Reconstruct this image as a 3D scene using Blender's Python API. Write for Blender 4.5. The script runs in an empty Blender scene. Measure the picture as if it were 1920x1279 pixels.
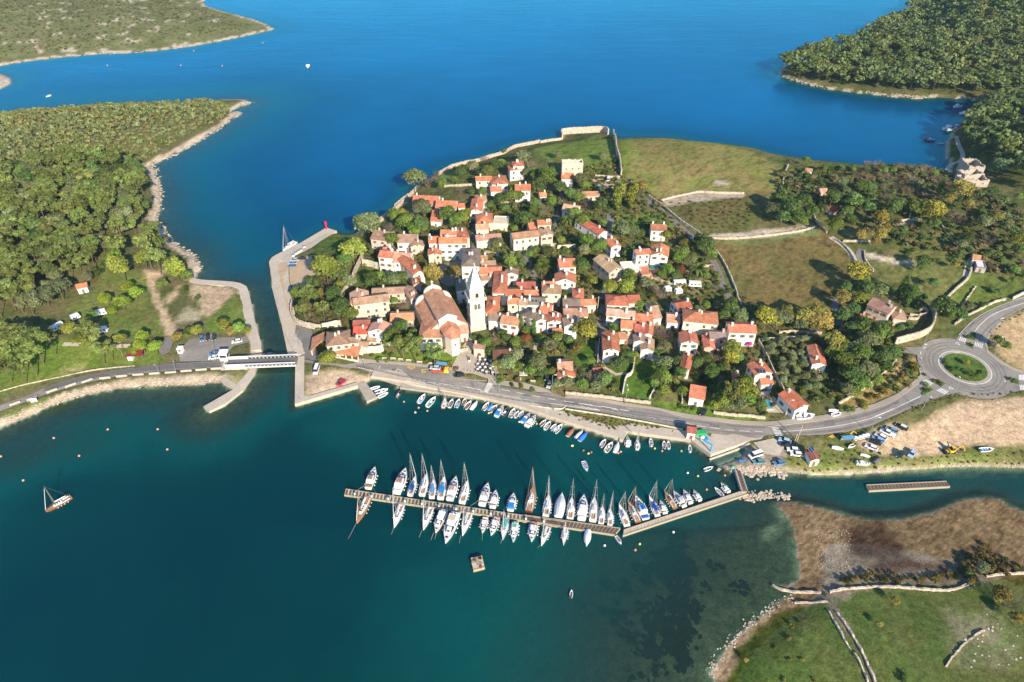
import bpy, bmesh, math, random
import numpy as np
from mathutils import Vector, Matrix
random.seed(7); RNG = np.random.default_rng(7)
S = bpy.context.scene
COL = S.collection
# ------------------------------------------------------------------ camera
CAM_H, PITCH = 180.0, math.radians(37.5)
FPX = 1280.0                      # focal length in photograph pixels (24 mm on 36 mm)
cd = bpy.data.cameras.new('camera'); cam = bpy.data.objects.new('camera', cd); COL.objects.link(cam)
cam.location = (0, 0, CAM_H); cam.rotation_euler = (math.pi/2 - PITCH, 0, 0)
cd.sensor_width = 36; cd.lens = 24; cd.clip_end = 20000; cd.clip_start = 1
S.camera = cam
# ------------------------------------------------------------------ sky and sun
SUN_EL, SUN_AZ = math.radians(27), math.radians(155.5)     # azimuth clockwise from +Y
W = bpy.data.worlds.new('World'); S.world = W; W.use_nodes = True
nt = W.node_tree; nt.nodes.clear()
sky = nt.nodes.new('ShaderNodeTexSky'); sky.sky_type = 'NISHITA'; sky.sun_disc = False
sky.sun_elevation = SUN_EL; sky.sun_rotation = SUN_AZ; sky.air_density = 1.0; sky.dust_density = 0.0; sky.ozone_density = 5.0
bg = nt.nodes.new('ShaderNodeBackground'); bg.inputs[1].default_value = 0.13
wo = nt.nodes.new('ShaderNodeOutputWorld'); nt.links.new(sky.outputs[0], bg.inputs[0]); nt.links.new(bg.outputs[0], wo.inputs[0])
sl = bpy.data.lights.new('sun', 'SUN'); sl.energy = 4.9; sl.angle = math.radians(0.6); sl.color = (1.0, 0.86, 0.66)
so = bpy.data.objects.new('sun', sl); COL.objects.link(so)
sd = Vector((math.sin(SUN_AZ)*math.cos(SUN_EL), math.cos(SUN_AZ)*math.cos(SUN_EL), math.sin(SUN_EL)))
so.rotation_euler = (-sd).to_track_quat('-Z', 'Y').to_euler(); so.location = sd*900
S.view_settings.view_transform = 'Standard'; S.view_settings.look = 'None'; S.view_settings.gamma = 1.0
S.view_settings.exposure = 0.76; S.view_settings.use_curve_mapping = False
S.render.engine = 'CYCLES'; S.cycles.use_denoising = True; S.cycles.max_bounces = 5
S.cycles.diffuse_bounces = 2; S.cycles.glossy_bounces = 2; S.cycles.transparent_max_bounces = 6; S.cycles.transmission_bounces = 2
S.cycles.caustics_reflective = False; S.cycles.caustics_refractive = False
# ------------------------------------------------------------------ survey: photograph pixels to places on the ground
CT, STH = math.cos(PITCH), math.sin(PITCH)
def unp(x, y, z=0.0):
    a = (x-960)/FPX; b = -(y-639.5)/FPX
    dy = CT + b*STH; dz = -STH + b*CT
    if dz > -0.02: dz = -0.02
    t = (CAM_H-z)/-dz
    return np.array([a*t, dy*t, z])
def prj(p):
    vz = p[2]-CAM_H; dep = p[1]*CT - vz*STH; u = p[1]*STH + vz*CT
    return 960+FPX*p[0]/dep, 639.5-FPX*u/dep
def ppm(p):                        # pixels per metre at a place
    return FPX/(p[1]*CT - (p[2]-CAM_H)*STH)
CR = dict(Z=(0,0,1), A=(480,380,4), B=(740,230,4), C=(760,460,4), D=(1060,400,4), E=(1060,560,4), F=(1440,500,4), G=(0,0,3.552),
          H=(0,340,3.552), I=(0,480,3.552), J=(540,560,5.328), K=(700,640,4), L=(640,840,4.567), M=(980,780,4.264), N=(1200,720,5.328),
          O=(1440,760,4), P=(1320,960,3.2), Q=(1440,0,4), R=(1440,220,4), S=(1140,230,4), T=(0,800,2.67), U=(640,960,2.4), V=(1560,540,5.328),
          X=(1700,560,5.328), Y=(50,560,8))
def px(c, x, y):
    o = CR[c]; return (o[0]+x/o[2], o[1]+y/o[2])
def P2(s):                         # "A:x,y x,y B:x,y" -> photograph pixels
    out = []; c = 'Z'
    for t in s.split():
        if ':' in t: c, t = t.split(':')
        x, y = t.split(','); out.append(px(c, float(x), float(y)))
    return out
# ------------------------------------------------------------------ the lie of the land
COAST = dict(
 main=P2("Z:556,672 545,648 540,640 530,610 519,560 511,530 508,510 510,488 560,462 612,432 622,435 650,440 668,437 690,422 720,404 746,391 774,362 770,354 800,338 822,327 845,316 "
         "900,302 920,296 965,277 1012,267 1054,262 1055,252 1130,248 1150,251 1155,261 1190,258 1225,258 1270,262 1315,269 1360,275 1402,282 1440,291 1465,301 1515,310 1560,315 1640,321 1697,323 1720,322 "
         "1735,317 1760,322 1777,317 1781,310 1772,292 1771,270 1785,247 1808,232 1840,210 1868,201 1815,187 1752,183 1720,186 1680,183 1615,176 1540,166 1490,153 1460,142 "
         "1464,128 1500,112 1560,95 1620,75 1680,40 1720,10 1760,-20 1900,-80 2400,-90 2800,300 2800,860 2300,872 1920,879 1815,875 1750,879 1690,883 1640,889 1590,891 1515,891 1465,885 1440,886 "
         "1395,886 1369,887 1348,874 1388,859 1398,846 1388,838 1331,857 1294,831 1283,828 1200,818 1169,814 1168,829 1120,815 1075,802 1035,790 990,774 950,762 900,751 840,742 790,735 750,730 741,726 745,717 "
         "696,710 688,721 707,748 688,756 671,728 573,757 554,763 555,688"),
 west=P2("Z:492,660 491,649 479,604 467,550 459,539 439,533 380,529 363,526 377,506 366,481 338,464 318,450 304,424 293,413 298,396 301,368 298,346 290,318 280,312 310,298 352,276 408,242 "
         "450,212 425,210 470,193 456,187 422,187 380,191 300,196 200,199 100,206 0,216 -300,240 -700,300 -900,900 -300,905 0,803 56,781 96,761 158,742 225,729 267,725 352,723 417,718 439,735 "
         "383,767 394,775 456,733 479,700 490,674"),
 far=P2("Z:0,124 50,115 113,108 197,100 281,97 366,86 450,70 515,55 501,46 479,37 422,22 388,11 380,4 392,-2 470,-8 640,-22 560,-70 -400,-100 -1000,0 -400,160"),
 islet=P2("Z:0,138 11,141 24,152 6,166 -60,178 -80,130"),
 east=P2("Z:1452,940 1502,941 1547,952 1595,967 1640,972 1690,972 1752,957 1802,936 1850,930 1880,936 1895,948 1940,962 2300,975 2600,1500 1300,1700 1335,1290 1332,1257 1361,1210 1414,1163 1457,1129 1485,1110 "
         "1450,1097 1498,1090 1489,1022 1486,1000 1476,976 1452,945"))
POLY = {k: np.array([unp(*p)[:2] for p in v]) for k, v in COAST.items()}
def seg_dist(X, Y, poly, closed=True):
    d2 = np.full(X.shape, 1e12); n = len(poly)
    for i in range(n if closed else n-1):
        ax, ay = poly[i]; bx, by = poly[(i+1) % n]
        ex, ey = bx-ax, by-ay; L = ex*ex+ey*ey+1e-9
        t = np.clip(((X-ax)*ex+(Y-ay)*ey)/L, 0, 1)
        d2 = np.minimum(d2, (X-ax-t*ex)**2+(Y-ay-t*ey)**2)
    return np.sqrt(d2)
def inside(X, Y, poly):
    r = np.zeros(X.shape, bool); n = len(poly)
    for i in range(n):
        ax, ay = poly[i]; bx, by = poly[(i+1) % n]
        c = (ay > Y) != (by > Y)
        r ^= c & (X < (bx-ax)*(Y-ay)/((by-ay) if by != ay else 1e-9)+ax)
    return r
def sdf(X, Y, k):
    d = seg_dist(X, Y, POLY[k]); return np.where(inside(X, Y, POLY[k]), d, -d)
def gau(X, Y, c, rx, ry, h):
    p = unp(*c); return h*np.exp(-((X-p[0])/rx)**2-((Y-p[1])/ry)**2)
def sst(v, a, b):
    t = np.clip((v-a)/(b-a), 0, 1); return t*t*(3-2*t)
DEPTH_CTL = [(300,1000,8.2),(100,1150,8),(500,1000,8.8),(600,1100,8.8),(960,820,7),(800,800,6),(120,930,6),(150,840,2.6),(60,840,2.0),(250,780,3.2),(300,1240,7.5),(820,1130,7.0),(900,1200,6.0),
  (1000,1060,6.2),(1150,1120,4.6),(1040,1230,4.8),(1250,1050,3.2),(1180,1220,3.2),(1400,1050,1.1),(1450,1200,.75),(1330,1230,1.4),(1330,960,2.2),(1420,960,1.3),(700,1250,6.5),(1600,905,2.6),(1750,925,2.4),
  (1900,910,2.4),(1450,920,2.2),(1200,860,5.0),(1100,850,4.0),(1080,820,3.0),(700,780,4),(700,300,25),(900,100,30),(400,450,14),(430,520,8),(520,560,8),(520,650,8),(1650,260,18),(1300,180,30),(250,150,20),(1000,0,30)]
DC = np.array([list(unp(a, b)[:2])+[c] for a, b, c in DEPTH_CTL])
def depth_at(X, Y, ds):            # ds: distances to the five shores
    num = np.zeros(X.shape); den = np.zeros(X.shape)
    for cx, cy, c in DC:
        w = 1/((X-cx)**2+(Y-cy)**2+60)**1.6; num += w*c; den += w
    lim = np.full(X.shape, 99.0)    # quays drop off steeply, natural shores shelve gently
    for d, g in zip(ds, (.75, .17, .5, .4, .055+.4*sst(Y, 136, 146))): lim = np.minimum(lim, .04+np.maximum(-d, 0)*g)
    return np.minimum(num/den, lim)
def land_h(X, Y, want_depth=False):
    X = np.asarray(X, float); Y = np.asarray(Y, float)
    dm, dw, df, di, de = (sdf(X, Y, k) for k in ('main', 'west', 'far', 'islet', 'east'))
    hm = 1.3*np.clip(dm/4, 0, 1)
    town = gau(X, Y, (930,520), 95, 95, 4.5)+gau(X, Y, (1130,330), 110, 70, 5.5)+gau(X, Y, (1400,400), 120, 130, 6)+gau(X, Y, (1750,420), 110, 130, 9)
    hill = gau(X, Y, (1900,70), 230, 150, 40)+gau(X, Y, (2150,330), 150, 150, 26)
    hm = hm+town*sst(dm, 2, 26)+hill*sst(dm, 3, 120)
    hw = 1.3*np.clip(dw/4, 0, 1)+gau(X, Y, (60,330), 150, 160, 13)*sst(dw, 2, 45)
    hf = 0.8*np.clip(df/4, 0, 1)+16*(1-np.exp(-np.maximum(df, 0)/180))*sst(df, 2, 40)
    hi = 1.5*np.clip(di/5, 0, 1)
    he = 0.16*sst(de, 0, 6)+gau(X, Y, (1650,1230), 48, 28, 2.2)*sst(de, 2, 12)
    h = np.full(X.shape, -99.0)
    for d, hh in ((dm, hm), (dw, hw), (df, hf), (di, hi), (de, he)):
        h = np.where(d > 0, np.maximum(h, hh), h)
    dmin = -np.maximum.reduce([dm, dw, df, di, de])
    dep = depth_at(X, Y, (dm, dw, df, di, de))
    h = np.where(h < -50, -dep, h)
    if want_depth: return h, dmin, dep, (dm, dw, df, di, de)
    return h
_LS, _LX0, _LY0 = 2.5, -760.0, 50.0      # height table for quick look-ups
_lx = np.arange(_LX0, 760.1, _LS); _ly = np.arange(_LY0, 1250.1, _LS)
_LT = land_h(*np.meshgrid(_lx, _ly))
def hgt(X, Y):
    u = np.clip((np.asarray(X, float)-_LX0)/_LS, 0, len(_lx)-1.001); v = np.clip((np.asarray(Y, float)-_LY0)/_LS, 0, len(_ly)-1.001)
    i = u.astype(int); j = v.astype(int); a = u-i; b = v-j
    return (_LT[j, i]*(1-a)+_LT[j, i+1]*a)*(1-b)+(_LT[j+1, i]*(1-a)+_LT[j+1, i+1]*a)*b
def hz(x, y):
    u = min(max((x-_LX0)/_LS, 0), len(_lx)-1.001); v = min(max((y-_LY0)/_LS, 0), len(_ly)-1.001); i = int(u); j = int(v); a = u-i; b = v-j
    return float((_LT[j, i]*(1-a)+_LT[j, i+1]*a)*(1-b)+(_LT[j+1, i]*(1-a)+_LT[j+1, i+1]*a)*b)
_gc = {}
def ground(x, y, up=0.0):          # the place on the land (plus a height) seen at a photograph pixel
    k = (round(x, 1), round(y, 1), up)
    if k in _gc: return _gc[k].copy()
    z = 1.0
    for _ in range(7):
        p = unp(x, y, z+up); z += 0.8*(max(hz(p[0], p[1]), 0.0)-z)
    p = unp(x, y, z+up); p[2] = z
    _gc[k] = p
    return p.copy()
def gpoly(s, up=0.0): return [ground(*p) for p in P2(s)]
# ------------------------------------------------------------------ materials
def mat(name):
    m = bpy.data.materials.new(name); m.use_nodes = True
    n = m.node_tree; n.nodes.clear()
    o = n.nodes.new('ShaderNodeOutputMaterial')
    return m, n, o
class NB:
    def __init__(s, n): s.n = n
    def node(s, t, **kw):
        x = s.n.nodes.new('ShaderNode'+t)
        for k, v in kw.items(): setattr(x, k, v)
        return x
    def link(s, a, b): s.n.links.new(a, b)
    def noise(s, scale, detail=3, rough=.6, coord=None, dist=0):
        x = s.node('TexNoise'); x.inputs['Scale'].default_value = scale; x.inputs['Detail'].default_value = detail
        x.inputs['Roughness'].default_value = rough; x.inputs['Distortion'].default_value = dist
        if coord is not None: s.link(coord, x.inputs['Vector'])
        return x.outputs['Fac']
    def rng(s, v, a, b, c, d):
        x = s.node('MapRange'); s.link(v, x.inputs[0])
        for i, q in enumerate((a, b, c, d)): x.inputs[i+1].default_value = q
        return x.outputs[0]
    def mix(s, f, a, b, mode='MIX'):
        x = s.node('Mix', data_type='RGBA', blend_type=mode)
        for v, i in ((f, 0), (a, 6), (b, 7)):
            if hasattr(v, 'links'): s.link(v, x.inputs[i])
            elif i == 0: x.inputs[0].default_value = v
            else: x.inputs[i].default_value = (*v, 1)
        return x.outputs[2]
    def mul(s, col, fac):              # colour times a grey value
        x = s.node('VectorMath', operation='SCALE'); s.link(col, x.inputs[0])
        if hasattr(fac, 'links'): s.link(fac, x.inputs['Scale'])
        else: x.inputs['Scale'].default_value = fac
        return x.outputs[0]
    def bump(s, h, strength, dist):
        x = s.node('Bump'); x.inputs['Strength'].default_value = strength; x.inputs['Distance'].default_value = dist
        s.link(h, x.inputs['Height']); return x.outputs[0]
def simple(name, color=None, rough=.8, var=.25, scale=.6, fine=6.0, bump=0.0, metal=0.0, coordtype='Object', bscale=None):
    m, n, o = mat(name); b = NB(n)
    tc = b.node('TexCoord').outputs[coordtype] if coordtype != 'World' else b.node('NewGeometry').outputs['Position']
    if color is None:
        oi = b.node('ObjectInfo'); base = oi.outputs['Color']
    else:
        rgb = b.node('RGB'); rgb.outputs[0].default_value = (*color, 1); base = rgb.outputs[0]
    v = b.rng(b.noise(scale, 4, .65, tc), .25, .75, 1-var, 1+var)
    v2 = b.rng(b.noise(fine, 3, .6, tc), .25, .75, 1-var*.7, 1+var*.7)
    c = b.mul(b.mul(base, v), v2)
    p = b.node('BsdfPrincipled'); p.inputs['Roughness'].default_value = rough; p.inputs['Metallic'].default_value = metal
    p.inputs['Specular IOR Level'].default_value = .3
    b.link(c, p.inputs['Base Color'])
    if bump: b.link(b.bump(b.noise(bscale or fine, 3, .6, tc), .6, bump), p.inputs['Normal'])
    b.link(p.outputs[0], o.inputs[0]); return m
M = {}
M['paint'] = simple('paint', None, .5, .06, .8, 3)
M['gloss'] = simple('gloss paint', None, .18, .03, .5, 2)
M['wall'] = simple('rendered wall', None, .9, .13, .35, 2.2, .02)
M['stone'] = simple('stone', None, .95, .3, .5, 2.6, .08)
M['asphalt'] = simple('asphalt', (.255, .232, .205), .92, .26, .11, 1.3, 0, coordtype='World')
M['asphalt2'] = simple('new asphalt', (.15, .142, .133), .92, .14, .08, 1.3, 0, coordtype='World')
M['paving'] = simple('paving', (.36, .31, .25), .9, .15, .09, 1.2, 0, coordtype='World')
M['lane'] = simple('lane paving', (.20, .185, .165), .9, .2, .12, .9, 0, coordtype='World')
M['concrete'] = simple('concrete', (.42, .36, .28), .9, .2, .1, .9, .01, coordtype='World')
M['plate'] = simple('pale concrete', (.50, .43, .34), .9, .14, .1, .8, .01, coordtype='World')
M['dirt'] = simple('bare earth', (.47, .345, .22), .95, .16, .05, .45, .03, coordtype='World')
M['wear'] = simple('tyre-worn asphalt', (.195, .18, .162), .9, .2, .15, 1.2, 0, coordtype='World')
M['patch'] = simple('asphalt repair', (.16, .15, .14), .92, .2, .2, 1.2, 0, coordtype='World')
M['mark'] = simple('road paint', (.72, .70, .66), .7, .12, .5, 2, coordtype='World')
M['ymark'] = simple('yellow road paint', (.72, .42, .04), .7, .15, .5, 2, coordtype='World')
M['dark'] = simple('dark glass', (.03, .035, .04), .12, .1, 1, 3)
M['black'] = simple('black rubber', (.02, .02, .022), .6, .1, 1, 3)
M['wood'] = simple('timber', (.22, .12, .06), .7, .3, .9, 5)
M['deckwood'] = simple('weathered boards', (.13, .095, .065), .85, .35, .5, 3, .01)
M['metal'] = simple('galvanised metal', (.45, .45, .45), .45, .1, 1, 3, metal=.6)
M['white'] = simple('white gelcoat', (.80, .79, .77), .25, .04, .5, 2)
M['teak'] = simple('teak deck', (.40, .25, .14), .75, .15, .6, 4)
M['bark'] = simple('bark', (.16, .115, .08), .95, .3, .8, 4)
M['rope'] = simple('rigging', (.30, .29, .27), .6, .05, 1, 3)
M['pool'] = simple('pool water', (.05, .42, .55), .08, .1, .3, 1)
M['solar'] = simple('solar cells', (.02, .035, .08), .15, .1, .5, 2)
M['rock'] = simple('limestone', (.47, .385, .295), .95, .35, .25, 1.5, .1, coordtype='World')
M['drystone'] = simple('dry stone', None, .95, .5, .9, 2.2, .1, coordtype='World')
def roof_mat():
    m, n, o = mat('roof tiles'); b = NB(n)
    oi = b.node('ObjectInfo'); uv = b.node('UVMap').outputs[0]; tc = b.node('TexCoord').outputs['Object']
    at = b.node('Attribute', attribute_name='old')        # 0 new tiles, 1 old weathered tiles
    mp = b.node('Mapping'); b.link(uv, mp.inputs[0]); mp.inputs['Scale'].default_value = (3.2, .5, 1)
    stripes = b.noise(1.0, 4, .7, mp.outputs[0])
    add = b.node('VectorMath', operation='ADD'); b.link(tc, add.inputs[0])
    cmb = b.node('CombineXYZ'); ml = b.node('Math', operation='MULTIPLY'); b.link(oi.outputs['Random'], ml.inputs[0]); ml.inputs[1].default_value = 90
    b.link(ml.outputs[0], cmb.inputs[0]); b.link(ml.outputs[0], cmb.inputs[1]); b.link(cmb.outputs[0], add.inputs[1])
    patch = b.noise(.35, 4, .7, add.outputs[0]); sp = b.noise(2.3, 3, .7, add.outputs[0])
    c = b.mul(oi.outputs['Color'], b.rng(stripes, .25, .75, .72, 1.28))
    lich = b.rng(sp, .54, .70, 0, .65); c = b.mix(lich, c, (.30, .23, .15))
    c = b.mul(c, b.rng(patch, .3, .7, .66, 1.32))
    p = b.node('BsdfPrincipled'); p.inputs['Roughness'].default_value = .9; p.inputs['Specular IOR Level'].default_value = .2
    wv = b.node('TexWave'); wv.inputs['Scale'].default_value = 1.1; wv.inputs['Distortion'].default_value = .3; b.link(uv, wv.inputs['Vector'])
    b.link(b.bump(wv.outputs['Fac'], .8, .08), p.inputs['Normal'])
    b.link(c, p.inputs['Base Color']); b.link(p.outputs[0], o.inputs[0]); return m
M['roof'] = roof_mat()
def leaf_mat():
    m, n, o = mat('foliage'); b = NB(n)
    oi = b.node('ObjectInfo'); at = b.node('Attribute', attribute_name='tint')
    v = b.rng(oi.outputs['Random'], 0, 1, .85, 1.42)
    c = b.mul(b.mul(oi.outputs['Color'], v), at.outputs['Fac'])
    hs = b.node('HueSaturation'); b.link(b.rng(oi.outputs['Random'], 0, 1, .488, .512), hs.inputs['Hue']); b.link(c, hs.inputs['Color'])
    d = b.node('BsdfDiffuse'); t = b.node('BsdfTranslucent'); x = b.node('MixShader'); x.inputs[0].default_value = .22
    b.link(hs.outputs[0], d.inputs[0]); b.link(hs.outputs[0], t.inputs[0]); b.link(d.outputs[0], x.inputs[1]); b.link(t.outputs[0], x.inputs[2])
    b.link(x.outputs[0], o.inputs[0]); return m
M['leaf'] = leaf_mat()
def stuffleaf_mat():
    m, n, o = mat('scrub foliage'); b = NB(n)
    at = b.node('Attribute', attribute_name='col')
    d = b.node('BsdfDiffuse'); t = b.node('BsdfTranslucent'); x = b.node('MixShader'); x.inputs[0].default_value = .25
    b.link(at.outputs['Color'], d.inputs[0]); b.link(at.outputs['Color'], t.inputs[0]); b.link(d.outputs[0], x.inputs[1]); b.link(t.outputs[0], x.inputs[2])
    b.link(x.outputs[0], o.inputs[0]); return m
M['scrub'] = stuffleaf_mat()
def land_mat():
    m, n, o = mat('ground cover'); b = NB(n)
    at = b.node('Attribute', attribute_name='cover'); tc = b.node('NewGeometry').outputs['Position']
    c = at.outputs['Color']
    c = b.mul(c, b.rng(b.noise(.035, 4, .65, tc), .3, .7, .8, 1.2))
    n2 = b.noise(.45, 4, .7, tc); n3 = b.noise(1.6, 3, .7, tc)
    c = b.mul(c, b.rng(n2, .3, .7, .62, 1.38)); c = b.mul(c, b.rng(n3, .3, .7, .7, 1.3))
    hs = b.node('HueSaturation'); b.link(b.rng(b.noise(.2, 3, .6, tc), .3, .7, .488, .512), hs.inputs['Hue']); b.link(c, hs.inputs['Color'])
    p = b.node('BsdfDiffuse'); b.link(hs.outputs[0], p.inputs['Color'])
    b.link(b.bump(b.noise(1.1, 4, .7, tc), .7, .35), p.inputs['Normal'])
    b.link(p.outputs[0], o.inputs[0]); return m
M['land'] = land_mat()
def water_mat():
    m, n, o = mat('sea water'); b = NB(n)
    at = b.node('Attribute', attribute_name='depth'); d = at.outputs['Fac']; tc = b.node('NewGeometry').outputs['Position']
    dn = b.node('Math', operation='MULTIPLY'); b.link(d, dn.inputs[0]); b.link(b.rng(b.noise(.03, 4, .6, tc), .3, .7, .86, 1.14), dn.inputs[1])
    r = b.node('ValToRGB'); f = b.rng(dn.outputs[0], 0, 30, 0, 1); b.link(f, r.inputs[0])
    e = r.color_ramp.elements
    stops = [(0, (.026, .036, .028)), (.05, (.014, .052, .046)), (.11, (.001, .076, .072)), (.19, (.0005, .040, .043)), (.30, (.0003, .030, .040)), (.45, (.0, .055, .125)), (1, (.0, .098, .275))]
    e[0].position, e[0].color = stops[0][0], (*stops[0][1], 1); e[1].position, e[1].color = stops[-1][0], (*stops[-1][1], 1)
    for pz, cz in stops[1:-1]:
        q = e.new(pz); q.color = (*cz, 1)
    r2 = b.node('ValToRGB'); b.link(f, r2.inputs[0]); e = r2.color_ramp.elements        # clear open water north of the town
    e[0].position, e[0].color = 0, (.02, .085, .095, 1); e[1].position, e[1].color = 1, (.0, .092, .235, 1)
    for pz, cz in ((.12, (.002, .085, .125)), (.3, (.0, .058, .128)), (.5, (.0, .068, .170))):
        q = e.new(pz); q.color = (*cz, 1)
    op = b.node('Attribute', attribute_name='open'); bc = b.mix(op.outputs['Fac'], r.outputs[0], r2.outputs[0])
    bc = b.mul(bc, b.rng(b.noise(.006, 4, .6, tc, .8), .3, .7, .86, 1.14))
    body = b.node('BsdfDiffuse'); b.link(bc, body.inputs[0])
    tr = b.node('BsdfTransparent'); tr.inputs[0].default_value = (.72, .93, .86, 1)
    ex = b.node('Math', operation='MULTIPLY'); b.link(d, ex.inputs[0]); ex.inputs[1].default_value = -.52
    ep = b.node('Math', operation='EXPONENT'); b.link(ex.outputs[0], ep.inputs[0])
    mx = b.node('MixShader'); b.link(ep.outputs[0], mx.inputs[0]); b.link(body.outputs[0], mx.inputs[1]); b.link(tr.outputs[0], mx.inputs[2])
    gl = b.node('BsdfGlossy'); b.link(b.rng(b.noise(.011, 3, .6, b.node('NewGeometry').outputs['Position'], .6), .35, .65, .03, .2), gl.inputs['Roughness']); gl.inputs['Color'].default_value = (.22, .86, 1, 1)
    fr = b.node('Fresnel'); fr.inputs[0].default_value = 1.33
    mp = b.node('Mapping'); b.link(tc, mp.inputs[0]); mp.inputs['Scale'].default_value = (.28, 1, 1); mp.inputs['Rotation'].default_value = (0, 0, .12)
    w1 = b.noise(.42, 3, .55, mp.outputs[0], .4); w2 = b.noise(.07, 2, .5, mp.outputs[0], .3)
    ad = b.node('Math', operation='MULTIPLY_ADD'); b.link(w2, ad.inputs[0]); ad.inputs[1].default_value = 1.2; b.link(w1, ad.inputs[2])
    bp = b.bump(ad.outputs[0], .35, .35)
    calm = b.rng(d, 6, 16, .1, 1.0)
    for q in n.nodes:
        if q.type == 'BUMP': b.link(b.rng(d, 5, 16, .08, .42), q.inputs['Strength'])
    b.link(bp, gl.inputs['Normal']); b.link(bp, fr.inputs['Normal'])
    bk = b.node('Math', operation='SUBTRACT'); bk.inputs[0].default_value = 1; b.link(b.node('NewGeometry').outputs['Backfacing'], bk.inputs[1])
    fb_ = b.node('Math', operation='MULTIPLY'); b.link(fr.outputs[0], fb_.inputs[0]); b.link(bk.outputs[0], fb_.inputs[1])
    m2 = b.node('MixShader'); b.link(fb_.outputs[0], m2.inputs[0]); b.link(mx.outputs[0], m2.inputs[1]); b.link(gl.outputs[0], m2.inputs[2])
    b.link(m2.outputs[0], o.inputs[0]); return m
M['water'] = water_mat()
# ------------------------------------------------------------------ mesh helpers
class MB:
    def __init__(s): s.v = []; s.f = []; s.m = []; s.uv = []
    def add(s, vs, fs, mi=0, uv=None):
        o = len(s.v); s.v += [tuple(float(q) for q in a) for a in vs]
        for i, f in enumerate(fs):
            s.f.append(tuple(k+o for k in f)); s.m.append(mi); s.uv.append(uv[i] if uv else None)
        return s
    def box(s, x0, x1, y0, y1, z0, z1, mi=0, T=None):
        vs = [(x, y, z) for z in (z0, z1) for x, y in ((x0, y0), (x1, y0), (x1, y1), (x0, y1))]
        if T is not None: vs = [T @ Vector(v) for v in vs]
        return s.add(vs, [(3,2,1,0), (4,5,6,7), (0,1,5,4), (1,2,6,5), (2,3,7,6), (3,0,4,7)], mi)
    def tube(s, a, b, r0, r1=None, n=6, mi=0, cap=True):
        a, b = Vector(a), Vector(b); r1 = r0 if r1 is None else r1
        d = (b-a).normalized(); u = d.orthogonal().normalized(); w = d.cross(u)
        vs = []
        for c, r in ((a, r0), (b, r1)):
            for i in range(n):
                t = 2*math.pi*i/n; vs.append(c+(u*math.cos(t)+w*math.sin(t))*r)
        fs = [(i, (i+1) % n, n+(i+1) % n, n+i) for i in range(n)]
        if cap: fs += [tuple(range(n-1, -1, -1)), tuple(range(n, 2*n))]
        return s.add(vs, fs, mi)
    def ball(s, c, r, nu=8, nv=5, mi=0, sz=1.0):
        vs = [(c[0], c[1], c[2]+r*sz)]
        for j in range(1, nv):
            p = math.pi*j/nv
            for i in range(nu):
                t = 2*math.pi*i/nu; vs.append((c[0]+r*math.sin(p)*math.cos(t), c[1]+r*math.sin(p)*math.sin(t), c[2]+r*sz*math.cos(p)))
        vs.append((c[0], c[1], c[2]-r*sz)); fs = [(0, 1+i, 1+(i+1) % nu) for i in range(nu)]
        for j in range(nv-2):
            for i in range(nu):
                a = 1+j*nu+i; b_ = 1+j*nu+(i+1) % nu; fs.append((a, a+nu, b_+nu, b_))
        k = 1+(nv-2)*nu; fs += [(k+i, len(vs)-1, k+(i+1) % nu) for i in range(nu)]
        return s.add(vs, fs, mi)
    def prism(s, pts, z0, z1, mi=0):
        n = len(pts); vs = [(p[0], p[1], z0) for p in pts]+[(p[0], p[1], z1) for p in pts]
        return s.add(vs, [tuple(range(n-1, -1, -1)), tuple(range(n, 2*n))]+[(i, (i+1) % n, n+(i+1) % n, n+i) for i in range(n)], mi)
    def mesh(s, name, mats, smooth=False):
        me = bpy.data.meshes.new(name); me.from_pydata(s.v, [], s.f)
        for k in mats: me.materials.append(M[k] if isinstance(k, str) else k)
        if any(s.m): me.polygons.foreach_set('material_index', s.m)
        if any(u is not None for u in s.uv):
            lay = me.uv_layers.new(name='UVMap').data; i = 0
            for f, u in zip(s.f, s.uv):
                for j in range(len(f)):
                    lay[i].uv = u[j] if u else (0, 0); i += 1
        if smooth: me.polygons.foreach_set('use_smooth', [True]*len(me.polygons))
        me.update(); return me
    def build(s, name, mats, parent=None, color=None, loc=None, rz=0.0, smooth=False):
        return obj(name, s.mesh(name, mats if isinstance(mats, (list, tuple)) else [mats], smooth), parent, color, loc, rz)
def obj(name, me, parent=None, color=None, loc=None, rz=0.0, scale=None):
    o = bpy.data.objects.new(name, me); COL.objects.link(o)
    if parent is not None: o.parent = parent
    if color is not None: o.color = (*color, 1)
    if loc is not None: o.location = loc
    if rz: o.rotation_euler = (0, 0, rz)
    if scale is not None: o.scale = scale
    return o
def tag(o, label=None, cat=None, group=None, kind=None):
    for k, v in (('label', label), ('category', cat), ('group', group), ('kind', kind)):
        if v: o[k] = v
    return o
def thing(name, label, cat, loc=(0, 0, 0), rz=0.0, group=None):
    return tag(obj(name, None, None, None, tuple(float(q) for q in loc), rz), label, cat, group)
def struct(o): o['kind'] = 'structure'; return o
def jit(c, a=.08):
    k = 1+random.uniform(-a, a); return tuple(min(.95, max(0, q*k*(1+random.uniform(-a, a)*.4))) for q in c)
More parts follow.
